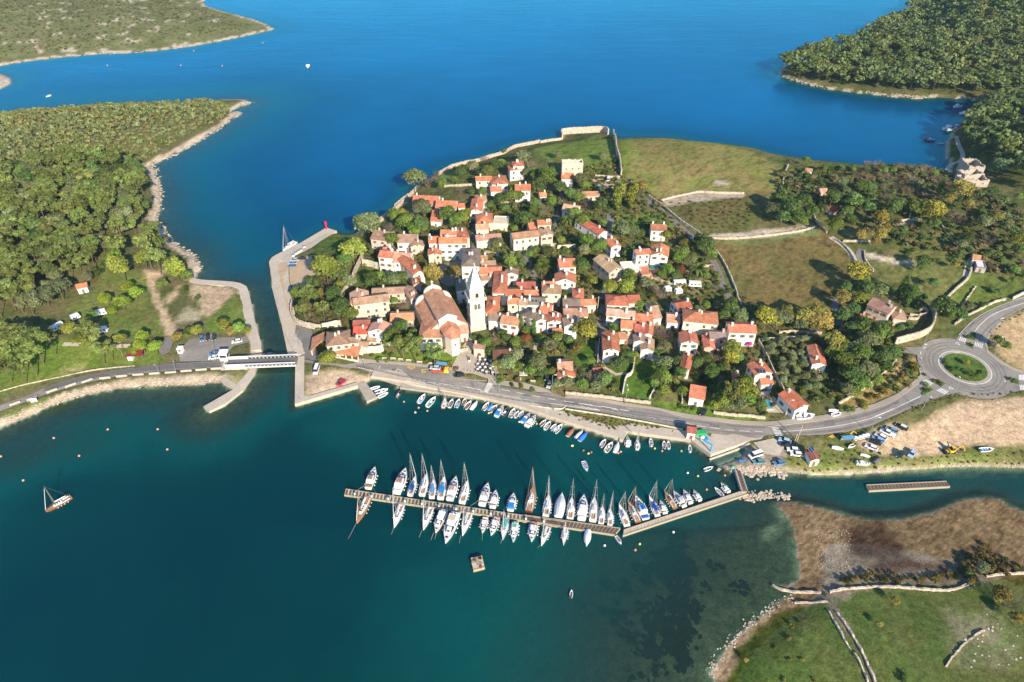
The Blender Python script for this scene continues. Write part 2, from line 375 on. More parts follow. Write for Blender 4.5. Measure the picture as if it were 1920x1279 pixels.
# ================================================================== terrain, seabed, sea
def fan(y0, y1, ratio, umax, nu):
    ys = [y0]
    while ys[-1] < y1: ys.append(ys[-1]*ratio if ys[-1] > 1 else 1)
    ys = np.array(ys); us = np.linspace(-umax, umax, nu)
    return us[None, :]*(ys[:, None]+115), np.repeat(ys[:, None], nu, 1)
def grid_mesh(name, X, Y, Z):
    nr, nc = X.shape
    v = np.stack([X, Y, Z], -1).reshape(-1, 3)
    i = np.arange(nr*nc).reshape(nr, nc)
    q = np.stack([i[:-1, :-1], i[:-1, 1:], i[1:, 1:], i[1:, :-1]], -1).reshape(-1, 4)
    me = bpy.data.meshes.new(name); me.vertices.add(len(v)); me.vertices.foreach_set('co', v.ravel().astype(np.float32))
    me.loops.add(q.size); me.loops.foreach_set('vertex_index', q.ravel().astype(np.int32))
    me.polygons.add(len(q)); me.polygons.foreach_set('loop_start', np.arange(0, q.size, 4, dtype=np.int32))
    me.polygons.foreach_set('use_smooth', np.ones(len(q), bool))
    me.update(calc_edges=True); return me
TX, TY = fan(62, 1500, 1.0085, 1.0, 440)
TH, TDMIN, TDEP, TD = land_h(TX, TY, True)
def vnoise(X, Y, s, seed):         # smooth value noise for ground-cover edges
    r = np.random.default_rng(seed); t = r.random((64, 64))
    x = X/s; y = Y/s; xi = np.floor(x).astype(int); yi = np.floor(y).astype(int)
    fx = x-xi; fy = y-yi; fx = fx*fx*(3-2*fx); fy = fy*fy*(3-2*fy)
    g = lambda a, b: t[a % 64, b % 64]
    return (g(xi, yi)*(1-fx)+g(xi+1, yi)*fx)*(1-fy)+(g(xi, yi+1)*(1-fx)+g(xi+1, yi+1)*fx)*fy
def fbm(X, Y, s, seed): return (vnoise(X, Y, s, seed)+.5*vnoise(X, Y, s/2.1, seed+1)+.25*vnoise(X, Y, s/4.3, seed+2))/1.75
N1, N2, N3 = fbm(TX, TY, 9, 1), fbm(TX, TY, 30, 5), fbm(TX, TY, 4, 9)
dm, dw, df, di, de = TD
cov = np.zeros(TX.shape+(3,)); cov[:] = (.105, .118, .045)
def put(mask, c, c2=None, n=None):
    c = np.array(c)
    if c2 is None: cov[mask] = c
    else: cov[mask] = (c*(1-n[mask, None])+np.array(c2)*n[mask, None])
put(dm > 0, (.085, .100, .035), (.14, .125, .06), np.clip((N1-.3)*2.2, 0, 1))
put(dw > 0, (.13, .115, .06), (.07, .085, .03), np.clip((N1-.3)*2, 0, 1))
put((df > 0), (.125, .135, .06), (.19, .175, .10), np.clip((N1-.35)*2.2, 0, 1))
put((df > 0) & (N1 > .73), (.50, .43, .34))
put(di > 0, (.5, .42, .33))
put(de > 0, (.205, .170, .120), (.145, .118, .082), np.clip((N1-.35)*2.4, 0, 1))
PALE = (.50, .40, .295)
for d, w in ((dw, 5.0), (df, 6.0)):
    put((d > -1.5) & (d < w*(.3+.7*N2+.3*N3)), PALE)
put((dm > -1) & (dm < 2.2), (.48, .39, .30))
put((TH < -.02), (.085, .078, .052), (.06, .062, .044), np.clip((N2-.3)*2, 0, 1))
def paint(s, c, c2=None, soft=3.0, n=None, jitter=3.0):
    poly = np.array([p[:2] for p in gpoly(s)])
    x0, y0 = poly.min(0)-12; x1, y1 = poly.max(0)+12
    m = (TX > x0) & (TX < x1) & (TY > y0) & (TY < y1)
    if not m.any(): return
    X, Y = TX[m], TY[m]; sd_ = seg_dist(X, Y, poly); sd_ = np.where(inside(X, Y, poly), sd_, -sd_)
    a = sst(sd_+(N3[m]-.5)*jitter, -soft/2, soft/2)[:, None]
    nn = np.clip(((N1 if n is None else n)[m]-.25)*2, 0, 1)[:, None]
    col = np.array(c) if c2 is None else np.array(c)*(1-nn)+np.array(c2)*nn
    cov[m] = cov[m]*(1-a)+col*a
GRASS, LGRASS, TAN, SCRUB = (.075, .125, .025), (.13, .165, .045), (.50, .37, .235), (.12, .105, .05)
STONE = (.55, .46, .36)
# hay field behind the walls, sheep meadow, terraced fields
paint("Z:1163,262 1225,261 1315,272 1402,286 1466,314 1468,330 1460,358 1420,368 1380,362 1350,360 1300,362 1260,370 1235,376 1205,352 1166,336", (.175, .185, .056), (.235, .175, .078))
paint("Z:1163,262 1180,262 1178,330 1230,372 1205,352 1166,336", (.14, .19, .04), None, 5)
paint("Z:1060,272 1148,258 1152,320 1100,325 1040,300 1010,285", (.13, .175, .04), LGRASS)
paint("Z:1000,280 1060,268 1060,300 1020,300", (.13, .17, .045), LGRASS)
paint("Z:1245,388 1300,384 1390,376 1430,372 1420,420 1380,436 1330,440 1290,420", (.15, .115, .055), (.105, .11, .04))
paint("Z:1330,455 1395,448 1530,430 1575,450 1612,500 1598,530 1520,585 1450,592 1408,575 1378,530", (.168, .120, .052), (.118, .108, .042))
paint("Z:1335,452 1400,444 1525,426 1540,440 1400,458", (.15, .18, .085), (.13, .14, .06))
paint("Z:1640,490 1700,440 1780,430 1815,470 1800,530 1740,560 1660,520", (.145, .14, .055), (.11, .12, .04))
paint("Z:1770,560 1830,510 1900,520 1920,545 1860,590", LGRASS, (.11, .14, .04))
paint("Z:1480,320 1530,322 1545,350 1500,372 1470,362", (.15, .14, .075), (.12, .12, .05))
for s in ("S:385,590 460,570 600,545 680,525 1020,535 1020,560 840,575 660,590 560,610 430,620", "S:760,840 950,830 1260,790 1540,765 1545,800 1200,855 950,872 760,860",
          "S:790,445 850,435 915,455 910,475 830,475", "R:720,1010 800,1025 960,1070 1100,1085 1095,1110 930,1095 740,1050", "R:900,790 1130,770 1130,785 905,815"):
    paint(s, STONE, (.40, .33, .25), 1.5, None, 1.0)
# right-hand lots, verge, mud and meadow
paint("O:1040,190 1250,60 1500,-40 1960,-60 2000,330 1560,290 1300,360 1100,385 860,370 700,335 690,262 790,190 900,128", TAN, (.60, .43, .27), 3)
paint("F:1650,560 1700,420 1918,340 2050,330 2050,820 1918,780 1760,690", (.48, .33, .19), (.40, .30, .16), 3)
paint("O:120,390 400,275 560,290 680,330 860,385 1100,408 1300,378 1700,335 1918,290 1918,455 1500,445 1000,475 600,500 300,505 130,470", (.12, .16, .04), (.17, .16, .065), 3)
paint("Z:1440,884 1520,888 1640,885 1750,874 1920,874 1960,890 1920,881 1690,890 1440,890", (.42, .34, .21), None, 2)
paint("N:1080,640 1330,560 1400,560 1480,690 1440,760 1420,850 1040,850 900,820 800,815 960,770", (.42, .34, .25), (.36, .29, .21), 2)
paint("P:310,650 450,570 740,540 760,600 860,740 940,860 1040,1100 200,1100 60,1021 140,870", (.075, .125, .026), (.105, .125, .036), 2)
paint("P:790,530 1000,465 1600,440 1918,380 2100,360 2100,1100 1040,1100 920,780 830,620", (.072, .112, .026), (.105, .115, .036), 2)
paint("P:1450,640 1700,600 1918,650 1918,900 1500,900", (.12, .15, .05), (.22, .20, .12), 8, N3)
paint("P:30,960 130,800 300,660 450,560 640,540 640,560 460,590 330,680 200,800 180,930 120,1020 60,1021", (.42, .35, .27), (.33, .27, .2), 1.5)
paint("O:600,920 760,890 800,840 860,850 880,950 1040,1080 980,1140 800,1150 700,1170 580,1080", (.06, .045, .036), (.08, .058, .046), 4)
paint("O:720,1190 1000,1150 1200,1180 1360,1190 1300,1230 800,1250", (.085, .052, .038), None, 4)
paint("O:990,860 1250,800 1450,710 1750,700 1800,800 1918,950 1918,1100 1400,1150 1050,1100 950,950", (.235, .195, .135), (.165, .132, .09), 5)
paint("O:0,980 200,800 560,760 640,830 560,1000 600,1230 220,1270 200,900 40,740", (.215, .175, .125), (.29, .24, .175), 5, N3)
# west side
paint("H:680,480 740,520 900,600 960,640 1060,860 1120,960 1100,1020 960,1050 760,1040 600,900 500,880 440,860 640,720 660,560", (.10, .145, .035), (.15, .145, .055), 4)
paint("I:0,560 420,560 860,590 1080,600 1080,700 880,730 560,760 300,830 0,930", (.105, .16, .03), (.14, .17, .04), 3)
paint("H:960,590 1000,590 1060,780 1180,990 1160,1040 1110,1040 1060,880 980,680", TAN, None, 1.2, None, 1.5)
paint("H:1000,600 1100,590 1060,640 1000,660", TAN, None, 2)
paint("H:1280,690 1540,700 1560,760 1500,800 1400,900 1330,880 1330,800 1250,760", TAN, (.43, .33, .21), 2.5)
paint("H:1100,790 1190,700 1180,760 1120,820", TAN, None, 3)
paint("H:1180,900 1250,840 1330,870 1320,920 1180,940", (.42, .36, .27), (.25, .23, .13), 3)
paint("H:1380,920 1560,760 1640,780 1680,1010 1370,1000", (.10, .155, .03), (.13, .15, .045), 2)
paint("I:400,770 560,720 540,760 430,790", TAN, (.2, .2, .07), 4)
paint("I:0,1140 200,1060 340,990 560,920 800,870 1250,860 1470,840 1470,770 1200,800 900,810 640,860 400,930 200,1010 0,1090", PALE, (.45, .36, .24), 2)
paint("I:0,1030 200,960 330,930 340,970 200,1030 0,1100", (.13, .145, .05), None, 2)
paint("I:1500,780 1690,770 1600,870 1520,830", (.13, .145, .045), (.3, .25, .15), 2)
# town: gardens and yards
paint("A:430,260 720,230 740,300 640,380 560,420 420,390", (.085, .12, .035), None, 2)
paint("A:740,500 1160,500 1170,620 760,640", (.06, .10, .025), None, 2)
paint("A:840,1120 1500,1120 1520,1200 1380,1240 860,1190", (.11, .165, .03), None, 1.5)
paint("B:330,400 420,360 500,380 470,440 340,480", (.16, .20, .06), None, 2)
paint("C:1290,730 1440,700 1440,930 1280,900", (.07, .125, .025), None, 3); paint("C:1480,860 1700,900 1850,880 1870,1150 1640,1130 1580,960", (.075, .135, .025), None, 2)
paint("E:460,460 700,480 680,640 640,760 440,720", (.075, .135, .025), None, 2); paint("E:640,760 1060,800 1500,900 1490,930 850,880 700,820", (.105, .16, .03), None, 1.5)
paint("D:370,30 700,0 800,60 840,110 700,90 480,100 380,80", (.105, .17, .04), None, 2)
paint("D:540,430 1140,390 1200,560 900,640 600,560", (.20, .185, .10), (.10, .11, .04), 3)
paint("F:560,1100 800,1020 1130,780 1150,700 1020,680 880,800 740,900 540,1030", (.20, .165, .06), (.33, .22, .12), 2)
paint("A:240,480 300,420 440,400 440,560 300,640 250,620", (.50, .37, .25), None, 1.5)
paint("J:170,780 330,720 560,710 800,790 700,880 240,1010 170,1040", (.54, .41, .28), (.45, .34, .23), 2)
paint("K:1350,545 1430,525 1700,560 1918,610 1918,650 1830,700 1500,620", (.20, .185, .075), (.30, .22, .11), 1.5)
paint("E:0,850 300,890 600,950 900,1010 880,1030 600,990 390,1020 200,950 0,900", (.21, .185, .075), (.15, .15, .05), 1.5)
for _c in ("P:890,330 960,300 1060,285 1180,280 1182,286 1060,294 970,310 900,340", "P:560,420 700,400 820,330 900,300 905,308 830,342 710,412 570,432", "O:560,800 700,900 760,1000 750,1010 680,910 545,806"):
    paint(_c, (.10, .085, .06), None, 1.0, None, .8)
_sp = np.random.default_rng(3).random(cov.shape[:2]); _mud = (de > 1) & (TH < .6)
cov = np.where((_mud & (_sp > .72))[..., None], cov*.62, cov); cov = np.where((_mud & (_sp < .10))[..., None], cov*1.3, cov)
_fld = (dm > 4) & (_sp > .8) & (cov[..., 0] < .3); cov = np.where(_fld[..., None], cov*.68, cov)
cov = np.where(_mud[..., None], cov*np.array([.95, .79, .58]), cov)
_veg = ((cov[..., 0] < .34) & (de < 0))[..., None]
cov = np.where(((de > 0) & (TH > .6))[..., None], cov*1.06, cov)
cov = np.where(_veg, cov*np.array([1.22, 1.24, 1.08]), cov)
TZ = TH+np.where((de > 4) & (TH < .6), (N3-.5)*.12, 0)+np.where((df > 6) | (dw > 8), (N1-.5)*.8, 0)
rocky = ((dw > 0) & (dw < 9) & (TY > 240)) | ((df > 0) & (df < 9))
TZ = TZ+np.where(rocky, (N3-.35)*1.1, 0)
me = grid_mesh('terrain', TX, TY, TZ)
ca = me.color_attributes.new('cover', 'FLOAT_COLOR', 'POINT')
ca.data.foreach_set('color', np.concatenate([np.clip(cov, 0, 1), np.ones(cov.shape[:2]+(1,))], -1).reshape(-1).astype(np.float32))
TERRAIN = me
me.materials.append(M['land']); tag(obj('terrain', me), 'land and seabed of the bay', kind='structure')
WX, WY = fan(60, 2600, 1.015, 1.1, 300)
_, wdmin, wdep, _ = land_h(WX, WY, True)
wdep = np.where(WY > 900, np.maximum(wdep, 25), wdep)
me = grid_mesh('sea', WX, WY, np.zeros(WX.shape))
at = me.attributes.new('depth', 'FLOAT', 'POINT'); at.data.foreach_set('value', np.maximum(wdep, 0).reshape(-1).astype(np.float32))
at = me.attributes.new('open', 'FLOAT', 'POINT'); at.data.foreach_set('value', sst(WY, 225, 300).reshape(-1).astype(np.float32))
me.materials.append(M['water']); tag(obj('sea', me), 'blue-green sea water of the harbour and bay', kind='structure')
# ================================================================== sheets, ribbons, walls
SHEETS = []
def sheet(name, pts, m, off=.1, step=6.0, zfix=None, skirt=0.0, parent=None):
    if zfix is None and parent is None: SHEETS.append(np.array([p[:2] for p in pts]))
    bm = bmesh.new(); vs = [bm.verts.new((p[0], p[1], 0)) for p in pts]
    f = bm.faces.new(vs)
    bmesh.ops.triangulate(bm, faces=[f])
    xs = [p[0] for p in pts]; ys = [p[1] for p in pts]
    if zfix is None:
        for ax, lo, hi in ((0, min(xs), max(xs)), (1, min(ys), max(ys))):
            k = math.floor(lo/step)+1
            while k*step < hi:
                co = (k*step, 0, 0) if ax == 0 else (0, k*step, 0); no = (1, 0, 0) if ax == 0 else (0, 1, 0)
                bmesh.ops.bisect_plane(bm, geom=bm.verts[:]+bm.edges[:]+bm.faces[:], plane_co=co, plane_no=no); k += 1
        c = np.array([v.co[:2] for v in bm.verts]); h = np.maximum(hgt(c[:, 0], c[:, 1]), .3)
        for v, z in zip(bm.verts, h): v.co.z = z+off
    else:
        for v in bm.verts: v.co.z = zfix
    for f in bm.faces:
        f.normal_update()
        if f.normal.z < 0: f.normal_flip()
    if skirt:
        be = [e for e in bm.edges if len(e.link_faces) == 1]
        r = bmesh.ops.extrude_edge_only(bm, edges=be)
        for v in r['geom']:
            if isinstance(v, bmesh.types.BMVert): v.co.z -= skirt
        bmesh.ops.recalc_face_normals(bm, faces=bm.faces[:])
    me = bpy.data.meshes.new(name); bm.to_mesh(me); bm.free(); me.materials.append(M[m] if isinstance(m, str) else m)
    o = obj(name, me, parent)
    if parent is None: o['kind'] = 'structure'
    return o
def resample(pts, step):
    pts = [np.array(p[:2], float) for p in pts]; out = []
    n = len(pts)
    cr = lambda i, t: .5*((2*pts[i])+(pts[min(i+1, n-1)]-pts[max(i-1, 0)])*t+(2*pts[max(i-1, 0)]-5*pts[i]+4*pts[min(i+1, n-1)]-pts[min(i+2, n-1)])*t*t
                          +(-pts[max(i-1, 0)]+3*pts[i]-3*pts[min(i+1, n-1)]+pts[min(i+2, n-1)])*t**3)
    for i in range(n-1):
        k = max(1, int(np.hypot(*(pts[i+1]-pts[i]))/step))
        out += [cr(i, j/k) for j in range(k)]
    return out+[pts[-1]]
def normals(c):
    c = np.array(c); t = np.gradient(c, axis=0); t /= np.linalg.norm(t, axis=1)[:, None]+1e-9
    return c, np.stack([-t[:, 1], t[:, 0]], 1)
def ribbon(name, pts, w, m, off=.1, step=3.0, parent=None, side=0.0, zmin=.3):
    c, nn = normals(resample(pts, step)); mb = MB(); vs = []
    w = np.full(len(c), w)
    for k in (-.5, 0, .5):
        q = c+nn*((k+side)*w)[:, None]; z = np.maximum(hgt(q[:, 0], q[:, 1]), zmin)+off
        vs.append(np.c_[q, z])
    n = len(c); v = np.concatenate(vs)
    fs = [(a*n+i, a*n+i+1, (a+1)*n+i+1, (a+1)*n+i) for a in (0, 1) for i in range(n-1)]
    mb.add(v, [f[::1] for f in fs]); o = mb.build(name, m, parent)
    if parent is None: o['kind'] = 'structure'
    return o
def wallmesh(pts, w, h, rough=.0, step=1.5, base=None, taper=.8, closed_top=True, seed=0, top_abs=None, zlow=-1.5, off=0.0):
    r = random.Random(seed); c, nn = normals(resample(pts, step)); mb = MB(); vs = []; n = len(c)
    for i in range(n):
        z0 = max(hz(*c[i]), 0) if base is None else base
        zt = (top_abs if top_abs is not None else z0+h)+(r.uniform(-rough, rough) if rough else 0)
        j = r.uniform(-rough, rough)*.5 if rough else 0
        for k, z in ((-.5, z0+zlow), (-.5*taper, zt), (.5*taper, zt+(r.uniform(-rough, rough)*.5 if rough else 0)), (.5, z0+zlow)):
            q = c[i]+nn[i]*(k*w+j+off); vs.append((q[0], q[1], z))
    fs = [(i*4+a, i*4+a+1, i*4+a+5, i*4+a+4) for i in range(n-1) for a in range(3)]
    fs += [(3, 2, 1, 0), ((n-1)*4, (n-1)*4+1, (n-1)*4+2, (n-1)*4+3)]
    mb.add(vs, [tuple(reversed(f)) for f in fs]); return mb
NW = [0]
def stone_wall(s, label, w=.8, h=1.3, rough=.14, color=(.46, .385, .295), name='stone_wall', m='drystone', cat='wall', group=None, step=.8):
    NW[0] += 1; pts = gpoly(s) if isinstance(s, str) else s
    o = wallmesh(pts, w, h, rough, step, seed=NW[0]).build(name, m, None, jit(color, .06)); return tag(o, label, cat, group)
# ---- harbour quays: real steps above the water
def quay(s, name, width, z, label=None, m='plate', step=3.0, side=1, z0=-2.5):
    pts = [unp(*p)[:2] for p in P2(s)]; c, nn = normals(np.array(resample(pts, step)) if step else np.array(pts)); n = len(c)
    a = c; b_ = c+nn*width*side; mb = MB()
    vs = [(*p, z0) for p in a]+[(*p, z) for p in a]+[(*p, z) for p in b_]+[(*p, z0) for p in b_]
    fs = [(k*n+i, k*n+i+1, (k+1)*n+i+1, (k+1)*n+i) for k in range(3) for i in range(n-1)]
    fs += [(0, n, 2*n, 3*n), (n-1, 4*n-1, 3*n-1, 2*n-1)]
    mb.add(vs, fs); return struct(mb.build(name, m))
quay("Z:556,672 545,648 540,640 530,610 519,560 511,530 508,510 510,488 560,462 613,431", 'channel_quay', 7.5, 1.45, side=-1)
quay("Z:696,710 745,717 790,728 840,738 900,749 950,760 990,771 1035,786 1075,799 1120,812 1168,828", 'harbour_quay', 5.0, 1.38, side=1)
quay("Z:1169,812 1200,817 1283,828 1294,831", 'harbour_quay', 4.2, 1.4, side=1)
quay("Z:750,729.5 790,734.5 840,741.5 880,748", 'harbour_step', 4.0, .75, m='concrete', side=1)
quay("Z:491,660 491,649 479,604 467,550 459,539 439,533 380,529 364,526", 'channel_quay', 4.2, 1.45, side=1)
sheet('slip_quay', [unp(*p, 0) for p in P2("J:690,865 770,845 892,1000 790,1047 770,1010")], 'concrete', zfix=.95, skirt=3)
sheet('mole_deck', [unp(*p, 0) for p in P2("Z:555,675 572,672 571,735 573,757 554,763")], 'plate', zfix=1.47, skirt=4)
sheet('mole_edge', [unp(*p, 0) for p in P2("Z:573,750 670,722 672,728 573,757.5")], 'plate', zfix=1.53, skirt=4)
sheet('harbour_jetty', [unp(*p, 0) for p in P2("K:1832,650 1918,660 1918,690 1877,688 1872,760 1845,752 1835,700")], 'plate', zfix=1.43, skirt=4)
sheet('crane_quay', [unp(*p, 0) for p in P2("N:440,575 500,585 700,732 1095,590 1400,560 1340,535 960,515 640,470 560,500 540,545 470,530")], 'plate', zfix=1.46, skirt=4)
sheet('slipway', [unp(*p, 0) for p in P2("N:700,740 1010,630 1130,640 1030,735 790,820")], 'concrete', zfix=-.25, skirt=1)
stone_wall([np.array([*unp(*p, 1.5)[:2]]) for p in P2("N:700,728 870,668 1095,586")], 'pale kerb wall along the boat slipway edge', .7, .35, .02, (.6, .53, .43), 'kerb_wall', 'wall')
sheet('mole', [unp(*p, 0) for p in P2("I:1480,845 1560,900 1358,1018 1398,1048 1500,1000 1620,905 1700,790 1735,700 1700,690 1660,780 1580,870 1500,815")], 'plate', zfix=1.1, skirt=4)
# ---- the main road
MAIN_T = "I:0,995 200,925 300,878 420,835 560,800 740,765 900,745 1180,715 1480,700 A:300,1165 J:100,610 330,640 560,660 700,640 900,650 1180,655 1420,675 K:440,210 590,215 640,255 720,285 850,316 910,330 1250,392 1340,388 E:0,742 120,745 400,792 700,830 830,872 1000,900 1200,925 1500,945 1700,938 F:0,1192 300,1160 560,1115 800,1050 960,985 1100,880"
MAIN_B = "F:1290,980 1200,1010 1000,1095 760,1200 560,1250 300,1268 0,1262 E:1440,1048 1060,1008 900,975 600,912 300,858 0,812 K:1340,505 800,425 400,338 0,245 J:700,700 560,690 330,660 100,645 A:300,1195 I:1480,745 1180,760 900,790 740,810 560,850 420,888 300,925 200,965 0,1035"
road = sheet('road', gpoly(MAIN_T+' '+MAIN_B), 'asphalt', .10, 5.0); tag(road, 'grey asphalt harbour road', kind='structure')
RC = np.array([*unp(*px('V', 1335, 800), 1.6)[:2]])
_pts = np.array([ground(*p)[:2] for p in P2("V:1052,720 1100,800 1150,860 1250,920 1350,955 1430,965 1530,955 1590,910 1603,870 1560,790 1500,745 1062,690")])
_A = np.c_[2*_pts, np.ones(len(_pts))]; _s = np.linalg.lstsq(_A, (_pts**2).sum(1), rcond=None)[0]
RC = _s[:2]; RR = math.sqrt(_s[2]+_s[0]**2+_s[1]**2)
ROUT = float(np.hypot(*(ground(*px('F', 1400, 945))[:2]-RC)))
circ = lambda r, n=56, c=None: [((RC if c is None else c)[0]+r*math.cos(2*math.pi*i/n), (RC if c is None else c)[1]+r*math.sin(2*math.pi*i/n)) for i in range(n)]
tag(sheet('roundabout', circ(ROUT), 'asphalt', .14, 5.0), kind='structure')
for nm, s in (('road_east', "F:1380,572 1430,522 1550,402 1700,318 1918,232 2050,190 2050,265 1918,312 1750,402 1655,500 1625,575 1640,650 1500,640"),
              ('side_road', "F:900,608 1180,602 1210,640 1180,700 1150,700 1140,668 1000,640"),
              ('road_south', "F:1640,640 1720,712 1830,772 1918,800 2060,830 2060,905 1918,928 1700,965 1600,940 1640,800"),
              ('road_link', "F:1100,880 1290,980 1420,945 1400,900 1200,780 1150,845")):
    tag(sheet(nm, gpoly(s), 'asphalt', .12, 5.0), kind='structure')
lane = sheet('footpath', gpoly("F:1625,575 1655,500 1750,402 1765,408 1672,505 1640,575 1655,640 1735,700 1840,760 1918,788 1918,802 1830,775 1720,715 1640,652"), 'paving', .2, 4, skirt=.25)
struct(lane)
struct(sheet('pavement', gpoly("E:0,728 120,735 400,775 560,800 700,822 820,850 1000,880 1200,905 1500,925 1700,918 F:0,1168 300,1135 560,1090 800,1030 960,960 1080,870 1140,815 1130,760 1150,760 1175,800 1165,850 1105,895 960,1000 800,1065 560,1128 300,1172 0,1205 E:1700,945 1500,953 1200,932 1000,905 830,878 700,836 400,798 120,750 0,745"), 'paving', .22, 4, skirt=.25))
struct(sheet('pavement', gpoly("J:700,600 820,610 1000,628 1200,640 1420,668 1520,690 1640,690 1700,700 1690,715 1500,705 1420,690 1200,668 1000,652 820,640 700,645"), 'paving', .22, 4, skirt=.25))
struct(sheet('plaza', gpoly("C:390,830 470,800 560,860 660,850 700,960 660,1020 620,1030 620,1000 500,960 440,960 340,930"), 'paving', .2, 4, skirt=.2))
struct(sheet('church_yard', gpoly("C:270,800 420,770 480,690 495,640 510,780 480,830 400,815"), 'concrete', .16, 4))
struct(sheet('town_square', gpoly("A:1330,460 1460,450 1540,400 1560,470 1540,560 1490,640 1390,610 1370,560"), 'lane', .16, 4))
struct(sheet('pavement', gpoly("C:610,1040 680,1010 900,1035 1010,1065 1080,1090 1100,1110 1000,1105 890,1075 700,1050 640,1050"), 'paving', .2, 4))
struct(sheet('new_surface', gpoly("I:285,905 300,880 420,838 560,803 740,768 900,748 1180,720 1470,708 1470,738 1180,752 900,775 740,795 560,832 420,870"), 'asphalt2', .16, 4))
struct(sheet('car_park', gpoly("I:1190,640 1260,560 1340,545 1440,510 1440,545 1650,540 1660,575 1560,600 1520,640 1480,700 1200,705"), 'asphalt', .15, 4))
struct(sheet('forecourt', gpoly("A:300,920 420,960 430,1060 470,1140 440,1190 300,1170 290,1080"), 'lane', .32, 4))
struct(sheet('track', gpoly("I:1090,545 1165,540 1130,640 1080,665 1060,640"), 'lane', .16, 4))
for s, w, m in (("C:880,40 920,120 960,220 990,330 1010,430", 3.2, 'lane'), ("D:340,0 335,100 325,200 330,300 325,420 310,520 300,640 290,720 265,850 262,1000 265,1120", 4.0, 'lane'),
                ("B:1260,430 1250,520 1245,600 1215,720 1195,830 1210,900", 2.6, 'lane'), ("B:700,480 705,580 690,660 610,740 595,850 580,940", 4.0, 'lane'),
                ("B:1210,920 1000,960 860,1000 760,990 650,960", 3.0, 'plate'), ("S:280,580 420,670 540,780 660,880", 3.2, 'lane'), ("D:1105,350 1150,450 1190,560 1230,640", 3.4, 'lane'),
                ("R:700,990 680,1040 720,1130 760,1180", 3.0, 'lane'), ("R:470,900 560,960 620,1020 660,1100", 3.0, 'plate'), ("C:1450,890 1510,930 1580,970 1660,960", 1.6, 'plate'),
                ("I:420,590 560,590 720,600 900,600", 2.4, 'plate'), ("R:1480,1200 1500,1120 1530,1060", 2.6, 'plate'), ("R:1360,460 1350,380 1440,330 1460,280 1430,210 1410,140", 2.6, 'plate'),
                ("F:440,560 520,480 540,420 500,300 560,200", 3.0, 'lane'), ("Z:1345,885 1350,880", 1, 'plate'), ("C:960,860 985,700", 1.4, 'plate'), ("E:1400,620 1440,720 1450,760", 2.2, 'plate')):
    ribbon('footpath', gpoly(s), w, m, .14, 3)
struct(sheet('harbour_promenade', [np.array(q) for q in gpoly("K:0,250 400,345 800,432 1340,512 1430,540 1350,560 1300,555 1000,480 800,440 560,402 200,340 0,283")], 'plate', .16, 4))
struct(sheet('pool_terrace', gpoly("E:1455,705 1540,690 1640,860 1520,855"), 'plate', .15, 3))
struct(sheet('quay_yard', gpoly("N:1130,590 1330,545 1410,580 1440,640 1390,720 1220,700 1180,640"), 'plate', .17, 3))
struct(sheet('quay_lot', gpoly("A:130,440 500,230 545,205 560,240 420,340 300,400 240,470 250,620 205,760 270,850 290,960 300,1140 240,1140 195,930 120,640 115,500"), 'plate', .30, 4))
struct(sheet('quay_track', gpoly("A:165,470 230,450 240,500 205,560 215,700 265,800 270,850 230,800 190,650 165,520"), 'dirt', .36, 4))
struct(sheet('gravel_lot', gpoly("A:250,480 300,420 435,400 445,540 400,620 280,645 255,600"), 'dirt', .34, 4))
struct(sheet('lot_gravel', gpoly("B:1470,425 1560,420 1650,470 1640,495 1530,490 1490,450"), 'dirt', .16, 4))
# ---- painted markings: children of the road
def strip(name, a, b, w, m='mark', off=.20):
    a, b = ground(*a), ground(*b); d = (b-a)[:2]; L = np.hypot(*d); n = np.array([-d[1], d[0]])/max(L, .01)*w/2
    k = max(1, int(L/3)); mb = MB(); vs = []
    for i in range(k+1):
        q = a[:2]+d*i/k
        for s in (-1, 1):
            p = q+n*s; vs.append((p[0], p[1], max(hz(*p), .3)+off))
    mb.add(vs, [(2*i, 2*i+1, 2*i+3, 2*i+2)[::-1] for i in range(k)]); return mb.build(name, m, road)
def line(s, w=.22, dash=None, m='mark', name='lane_line', off=.2):
    c = resample(gpoly(s), 1.5); runs = [c] if not dash else [c[i:i+dash[0]+1] for i in range(0, len(c)-dash[0], dash[0]+dash[1])]
    mb = MB()
    for r in runs:
        if len(r) < 2: continue
        q, nn = normals(r); vs = []
        for p, k in zip(q, nn):
            for s_ in (-.5, .5):
                t = p+k*w*s_; vs.append((t[0], t[1], max(hz(*t), .3)+off))
        mb.add(vs, [(2*i, 2*i+1, 2*i+3, 2*i+2)[::-1] for i in range(len(q)-1)])
    return mb.build(name, m, road)
line("J:700,690 900,735 1200,790 1500,845 1918,910 K:400,308 700,368 1000,420 1340,470 1700,520 E:0,790 300,838 600,890 830,922 1000,958")
line("K:860,345 1000,372 1250,420 1500,462 1918,525 E:100,790 400,840", dash=(2, 2)); line("E:1000,958 1200,985 1500,1000", dash=(2, 1))
line("F:110,1240 300,1225 560,1190 800,1130 1000,1040 1150,970"); line("F:1140,978 900,1085 800,1125", w=.2)
line("F:1550,490 1600,430 1700,355 1918,275", w=.25); line("F:1430,515 1550,398 1700,314 1918,230", w=.2, off=.22)
line("F:1150,695 1145,640 1180,605", dash=(1, 1), w=.3)
_r = MB(); _v = []
for i in range(73):
    t = 2*math.pi*i/72
    for rr in (RR-.15, RR+.15):
        x, y = RC[0]+rr*math.cos(t), RC[1]+rr*math.sin(t); _v.append((x, y, hz(x, y)+.22))
_r.add(_v, [(2*i, 2*i+1, 2*i+3, 2*i+2) for i in range(72)]); _r.build('lane_line', 'mark', road)
